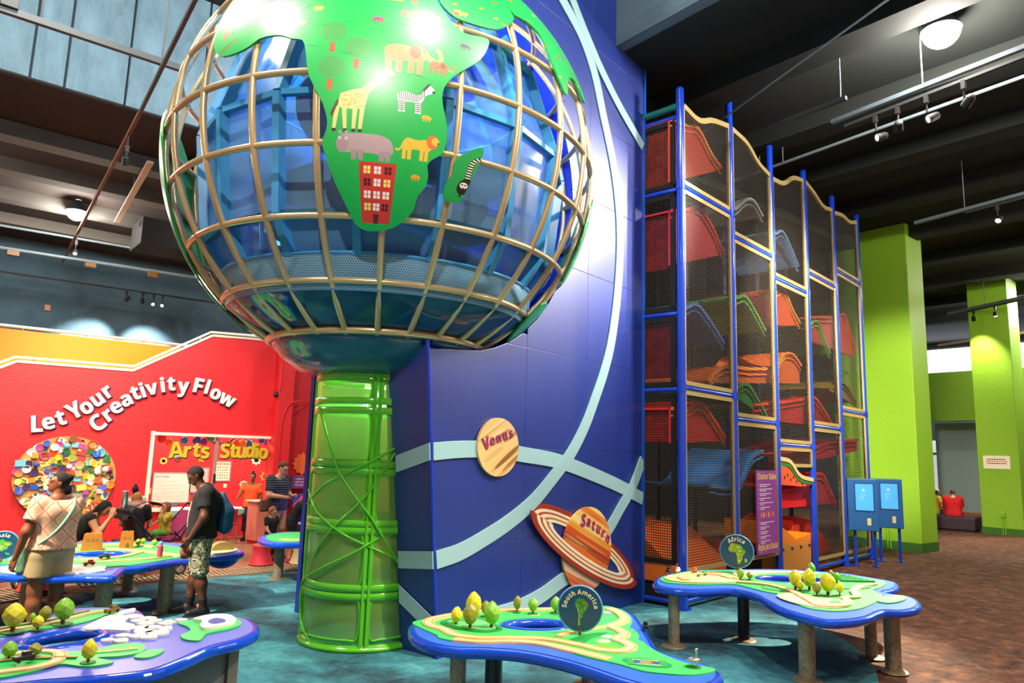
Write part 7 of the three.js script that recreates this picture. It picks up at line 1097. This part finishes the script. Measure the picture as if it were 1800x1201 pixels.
const deco = [['paper_flower', 0xf0d060, 5.15, 1.55, 0.1, 'yellow paper flower left in the studio'], ['paper_cloud', 0x7ab8c8, 5.5, 1.72, 0.13, 'blue paper cloud under the letter A'], ['paper_badge', 0xe8882c, 6.08, 1.62, 0.09, 'orange paper badge above the planner board'], ['paper_flower', 0xf4e8c0, 7.55, 1.62, 0.15, 'cream paper ball on the studio back wall'], ['paper_flower', 0xe8c030, 8.2, 1.68, 0.14, 'yellow paper fan on the studio back wall'], ['paper_fan', 0x2a9ac8, 8.22, 1.53, 0.13, 'blue paper fan under the yellow one'], ['paper_flower', 0xf0902c, 7.85, 1.17, 0.17, 'orange flower sign with red spokes'], ['paper_flower', 0x9ad0b0, 7.25, 0.95, 0.12, 'green paper flower low on the back wall'], ['paper_flower', 0xf0d030, 7.36, 0.84, 0.11, 'yellow paper flower beside the green one'], ['paper_square', 0xe8c848, 4.86, 0.8, 0.09, 'yellow square card at the left of the whiteboard'], ['paper_square', 0xd8583c, 4.82, 1.25, 0.12, 'red striped card above the whiteboard'], ['paper_owl', 0xc8a850, 5.05, 0.42, 0.11, 'small owl picture under the whiteboard'], ['paper_square', 0xe04a3c, 5.35, 0.45, 0.11, 'red picture under the whiteboard'], ['paper_square', 0x4a90c8, 5.52, 0.48, 0.09, 'blue picture under the whiteboard'], ['light_switch', 0xf0e8e0, 6.76, 0.92, 0.06, 'pale switch plate under the list poster'], ['paper_square', 0x8ab848, 4.74, 1.6, 0.2, 'green and yellow poster at the left edge of the studio window']];
for (const [name, col, x, y, r, label] of deco) {
  const t = thing(name, label, 'decoration', back(x, y, 0.01)), m = mat(col, 0.7);
  if (name === 'paper_square' || name === 'light_switch' || name === 'paper_badge') part('sheet', rbox(r * 1.5, r * 1.7, 0.012, 0.004), m, t);
  else if (name === 'paper_owl') { part('body', new THREE.SphereGeometry(r, 14, 10).scale(0.8, 1, 0.25), m, t); for (const s of [-1, 1]) part('eye', new THREE.CylinderGeometry(0.03, 0.03, 0.01, 14).rotateX(Math.PI / 2).translate(s * 0.035, 0.04, 0.03), M.black, t); }
  else if (name === 'paper_cloud') { part('cloud', plate(smooth2([[-r, -0.06], [-r, 0.05], [-r * 0.4, 0.09], [0.2 * r, 0.07], [r, 0.06], [r, -0.06]], 40), 0.012), m, t); part('wheel', new THREE.TorusGeometry(0.05, 0.018, 8, 18).translate(0.0, -0.12, 0.02), mat(0x5a5040, 0.6), t); }
  else { const p = []; for (let i = 0; i < 48; i++) { const a = i / 48 * 6.283, q = r * (0.86 + 0.14 * Math.cos(a * 8)); p.push([q * Math.cos(a), q * Math.sin(a) * (name === 'paper_fan' ? 0.5 : 1)]); } part('petals', plate(p, 0.015), m, t); part('center', new THREE.CylinderGeometry(r * 0.45, r * 0.45, 0.03, 20).rotateX(Math.PI / 2).scale(1, name === 'paper_fan' ? 0.5 : 1, 1), mat(col === 0xf0902c ? 0xf6e6e0 : col, 0.6), t); }
}
{ // hanging garland of paper balls and ribbons under the studio ceiling
  const cols = [0xd8301c, 0xf0802c, 0xf0c030, 0x2a9ad0, 0x3a4ab8, 0x8a3a9a, 0x4aa84a, 0xe8486a];
  for (let i = 0; i < 22; i++) { const x = 4.35 + i * 0.185, y = 2.1 - 0.05 * Math.sin(i * 0.9) - (i % 3) * 0.04, b = thing('paper_ball', `paper ball on the studio garland, number ${['one', 'two', 'three', 'four', 'five', 'six', 'seven', 'eight', 'nine', 'ten', 'eleven', 'twelve', 'thirteen', 'fourteen', 'fifteen', 'sixteen', 'seventeen', 'eighteen', 'nineteen', 'twenty', 'twenty one', 'twenty two'][i]} from the left`, 'paper ball', [x, y, -17.35 - (i % 4) * 0.1], 0, 'paper balls of the studio garland'); part('ball', new THREE.SphereGeometry(rr(0.07, 0.11), 12, 8), mat(cols[i % 8], 0.7), b); part('string', rod([0, 0.05, 0], [0, 2.8 - y, 0], 0.003, 4), M.white, b); }
  for (const [x0, x1, c, w] of [[5.1, 6.2, 0x3a7a3a, 'left'], [6.5, 7.6, 0x4a9a3a, 'right']]) single('ribbon_garland', tube([[x0, 2.8, -17.6], [x0 + 0.25, 2.2, -17.6], [(x0 + x1) / 2, 2.02, -17.6], [x1 - 0.2, 2.15, -17.6], [x1, 2.8, -17.6]], 0.022, false, 40, 6), mat(c, 0.7), `green ribbon garland in the studio, ${w} one`, 'garland');
}
// studio work table and chairs seen beside the man
{ const t = thing('work_table', 'long work table with patterned cloth in the studio doorway', 'table', [4.9, 0, -15.9], 0.02); part('top', rbox(1.5, 0.04, 0.7, 0.01, 0, 0.68, 0), mat(0xffffff, 0.6, { map: canvasTex(128, 64, (c, w, h) => { c.fillStyle = '#e8ece8'; c.fillRect(0, 0, w, h); for (let i = 0; i < 50; i++) { c.fillStyle = pick(['#8ac8c0', '#e87a6a', '#f0e0a0', '#fff']); c.fillRect(rr(0, w), rr(0, h), rr(4, 14), rr(2, 6)); } }) }), t); part('cloth', plate([[-0.74, 0.68], [0.74, 0.68], [0.74, 0.6], [0.5, 0.52], [0.2, 0.6], [-0.1, 0.5], [-0.4, 0.6], [-0.74, 0.56]], 0.01).translate(0, 0, 0.35), mat(0x8ac0b8, 0.7), t); for (const x of [-0.65, 0.65]) for (const z of [-0.28, 0.28]) part('leg', rod([x, 0.012, z], [x, 0.66, z], 0.018, 8), M.chrome, t); }
for (const [x, w] of [[4.4, 'left'], [4.82, 'middle'], [5.25, 'right']]) { const c = thing('stacking_chair', `small red shell chair with wire legs, ${w} of three at the work table`, 'chair', [x, 0, -15.45], 0.2, 'red chairs at the work table'); part('seat', rbox(0.34, 0.025, 0.33, 0.01, 0, 0.4, 0), mat(0xa81c20, 0.5), c); part('backrest', rbox(0.32, 0.26, 0.025, 0.01, 0, 0.58, 0.16), mat(0xa81c20, 0.5), c); for (const a of [-0.13, 0.13]) for (const b of [-0.12, 0.12]) part('leg', rod([a * 1.3, 0.012, b * 1.4], [a * 0.7, 0.4, b * 0.7], 0.01, 6), M.chrome, c); for (const a of [-0.12, 0.12]) part('back_post', rod([a, 0.4, 0.13], [a, 0.66, 0.16], 0.009, 6), M.chrome, c); }
{ const t = thing('pedestal', 'tall pink box pedestal beside the man with phone', 'pedestal', [5.9, 0, -15.25], 0.15); part('column', rbox(0.42, 0.78, 0.4, 0.01, 0, 0.47, 0), mat(0xd87868, 0.55), t); part('plinth', box(0.36, 0.1, 0.34, 0, 0.05, 0), mat(0xb82a30, 0.6), t); part('top_panel', rbox(0.5, 0.025, 0.44, 0.008, -0.02, 0.875, 0.02), mat(0xe8d8c8, 0.4), t); }
{ const t = thing('light_table', 'low table with glowing violet top behind the lattice tube', 'table', [6.05, 0, -12.75], 0.1); part('body', box(0.9, 0.1, 0.7, 0, 0.58, 0), mat(0x8a7a6a, 0.5), t); part('light_panel', box(0.78, 0.012, 0.58, 0, 0.636, 0), mat(0xb08ae8, 0.3, { emissive: 0x8a5aff, emissiveIntensity: 0.9 }), t); for (const x of [-0.38, 0.38]) for (const z of [-0.28, 0.28]) part('leg', rod([x, 0.012, z], [x, 0.54, z], 0.02, 8), M.grey, t); const l = new THREE.RectAreaLight(0x9a70ff, 5, 0.78, 0.58); l.position.set(6.05, 0.66, -12.75); l.rotation.x = Math.PI / 2; scene.add(l); }
function stool(at, col, label) { const t = thing('stool', label, 'stool', at), m = mat(col, 0.45); part('shell', lathe([[0.2, 0.012], [0.19, 0.05], [0.15, 0.2], [0.16, 0.3], [0.175, 0.33], [0.15, 0.34], [0, 0.33]], 30), m, t); part('foot_ring', new THREE.TorusGeometry(0.195, 0.015, 8, 30).rotateX(Math.PI / 2).translate(0, 0.025, 0), m, t); }
stool([4.92, 0, -12.55], 0xd83848, 'red plastic drum stool left of the far table'); stool([5.56, 0, -12.35], 0xd8c498, 'cream plastic drum stool right of the far table leg'); stool([1.55, 0, -11.75], 0xd84840, 'red plastic drum stool under the Asia table');
// strollers
function wheel(parent, x, y, z, r, ry = 0) { const w = part('wheel', new THREE.TorusGeometry(r - 0.02, 0.02, 8, 28).rotateY(ry).translate(x, y, z), M.rubber, parent); const sp = []; for (let i = 0; i < 8; i++) { const a = i / 8 * 6.283; sp.push(rod([x, y, z], [x + (r - 0.03) * Math.cos(a) * Math.cos(ry), y + (r - 0.03) * Math.sin(a), z - (r - 0.03) * Math.cos(a) * Math.sin(ry)], 0.007, 5)); } part('spokes', sp, M.chrome, w); }
function stroller(at, turn, label, canopy, seatCol) {
  const s = thing('stroller', label, 'stroller', at, turn), f = mat(0x2a2c30, 0.4, { metalness: 0.4 });
  part('frame', [-0.24, 0.24].flatMap(x => [rod([x, 0.14, 0.42], [x, 0.55, 0.0], 0.014), rod([x, 0.55, 0.0], [x, 1.0, -0.42], 0.014), rod([x, 0.15, -0.38], [x, 0.6, 0.05], 0.014)]).concat([rod([-0.24, 0.55, 0], [0.24, 0.55, 0], 0.014), rod([-0.24, 0.15, -0.38], [0.24, 0.15, -0.38], 0.014), rod([-0.24, 0.14, 0.42], [0.24, 0.14, 0.42], 0.014)]), f, s);
  part('handle', rod([-0.24, 1.0, -0.42], [0.24, 1.0, -0.42], 0.018), M.black, s);
  part('seat', [rbox(0.42, 0.06, 0.36, 0.02, 0, 0.46, 0.06)], mat(seatCol, 0.8), s); part('back', rbox(0.42, 0.5, 0.05, 0.02).rotateX(-0.5).translate(0, 0.68, -0.2), mat(seatCol, 0.8), s);
  if (canopy) { const g = new THREE.CylinderGeometry(0.34, 0.34, 0.46, 24, 1, true, 0, 2.0).rotateZ(Math.PI / 2).rotateX(-0.9).translate(0, 0.78, -0.1); part('canopy', g, mat(0x14161a, 0.8, { side: THREE.DoubleSide }), s); part('canopy_panel', new THREE.CylinderGeometry(0.345, 0.345, 0.36, 24, 1, true, 0.4, 0.9).rotateZ(Math.PI / 2).rotateX(-0.9).translate(0, 0.78, -0.1), phys(0x1f5a58, 0.15), s, 'teal canopy window'); }
  part('basket', rbox(0.4, 0.14, 0.4, 0.03, 0, 0.26, 0.0), fabric(0x1c1c20), s);
  for (const x of [-0.27, 0.27]) { wheel(s, x, 0.155, -0.36, 0.145, Math.PI / 2); wheel(s, x, 0.115, 0.42, 0.105, Math.PI / 2); }
}
stroller([3.02, 0, -12.3], 1.75, 'black stroller with teal canopy behind the Asia table', true, 0x17181c); stroller([3.5, 0, -12.95], -1.3, 'pink seated stroller beside the man', false, 0xb02a6a); stroller([0.95, 0, -12.2], 0.4, 'grey stroller partly cut off at the left', false, 0x50504c);
single('blanket', (() => { const g = new THREE.PlaneGeometry(0.5, 0.7, 24, 30).rotateX(-0.9), p = g.attributes.position; for (let i = 0; i < p.count; i++) p.setXYZ(i, p.getX(i), p.getY(i) + 0.02 * Math.sin(p.getX(i) * 22), p.getZ(i) + 0.02 * Math.cos(p.getY(i) * 15)); g.computeVertexNormals(); return g; })(), mat(0xc8a838, 0.8, { side: THREE.DoubleSide }), 'yellow cloth over the chair beside the tank top', 'cloth').position.set(2.0, 0.62, -12.6);
single('thermos', lathe([[0, 0], [0.045, 0], [0.045, 0.24], [0.04, 0.26], [0, 0.26]], 22), M.chrome, 'steel tumbler standing on the stroller handle', 'tumbler').position.set(2.64, 1.018, -12.25);
// notice on the right column
{ const t = canvasTex(256, 128, (c, w, h) => { c.fillStyle = '#f0ead8'; c.fillRect(0, 0, w, h); c.fillStyle = '#404040'; for (const [y, col, a, b] of [[30, '#404040', 40, 216], [50, '#d8602c', 28, 230], [70, '#404040', 38, 222]]) { c.fillStyle = col; for (let x = a; x < b;) { const d = rr(10, 26); c.fillRect(x, y, Math.min(d, b - x), 10); x += d + 5; } } });
  const s = single('notice', box(0.02, 0.4, 0.72), [mat(0xf0ead8, 0.5), mat(0xffffff, 0.5, { map: t }), mat(0xf0ead8, 0.5), mat(0xf0ead8, 0.5), mat(0xf0ead8, 0.5), mat(0xf0ead8, 0.5)], 'small cream notice on the right green column', 'notice'); s.position.set(26.085, 2.2, -7.9); }
// equipment beside the tower top
single('cable_box', rbox(0.14, 0.24, 0.12, 0.01), mat(0x1d4a8a, 0.5), 'small blue box at the tower top right edge', 'box').position.set(...towerWorld(4.12, 6.85, 0.0)); single('cable', tube([towerWorld(4.15, 6.9, 0.02), towerWorld(4.3, 6.75, -0.2), towerWorld(4.6, 6.85, -0.4), towerWorld(4.9, 7.15, -0.6)], 0.02, false, 30), M.paleTube, 'pale cable looping from the blue box to the climber', 'cable');

scene.traverse(o => { if (o.isMesh) { o.castShadow = true; o.receiveShadow = true; } });
renderer.render(scene, camera);
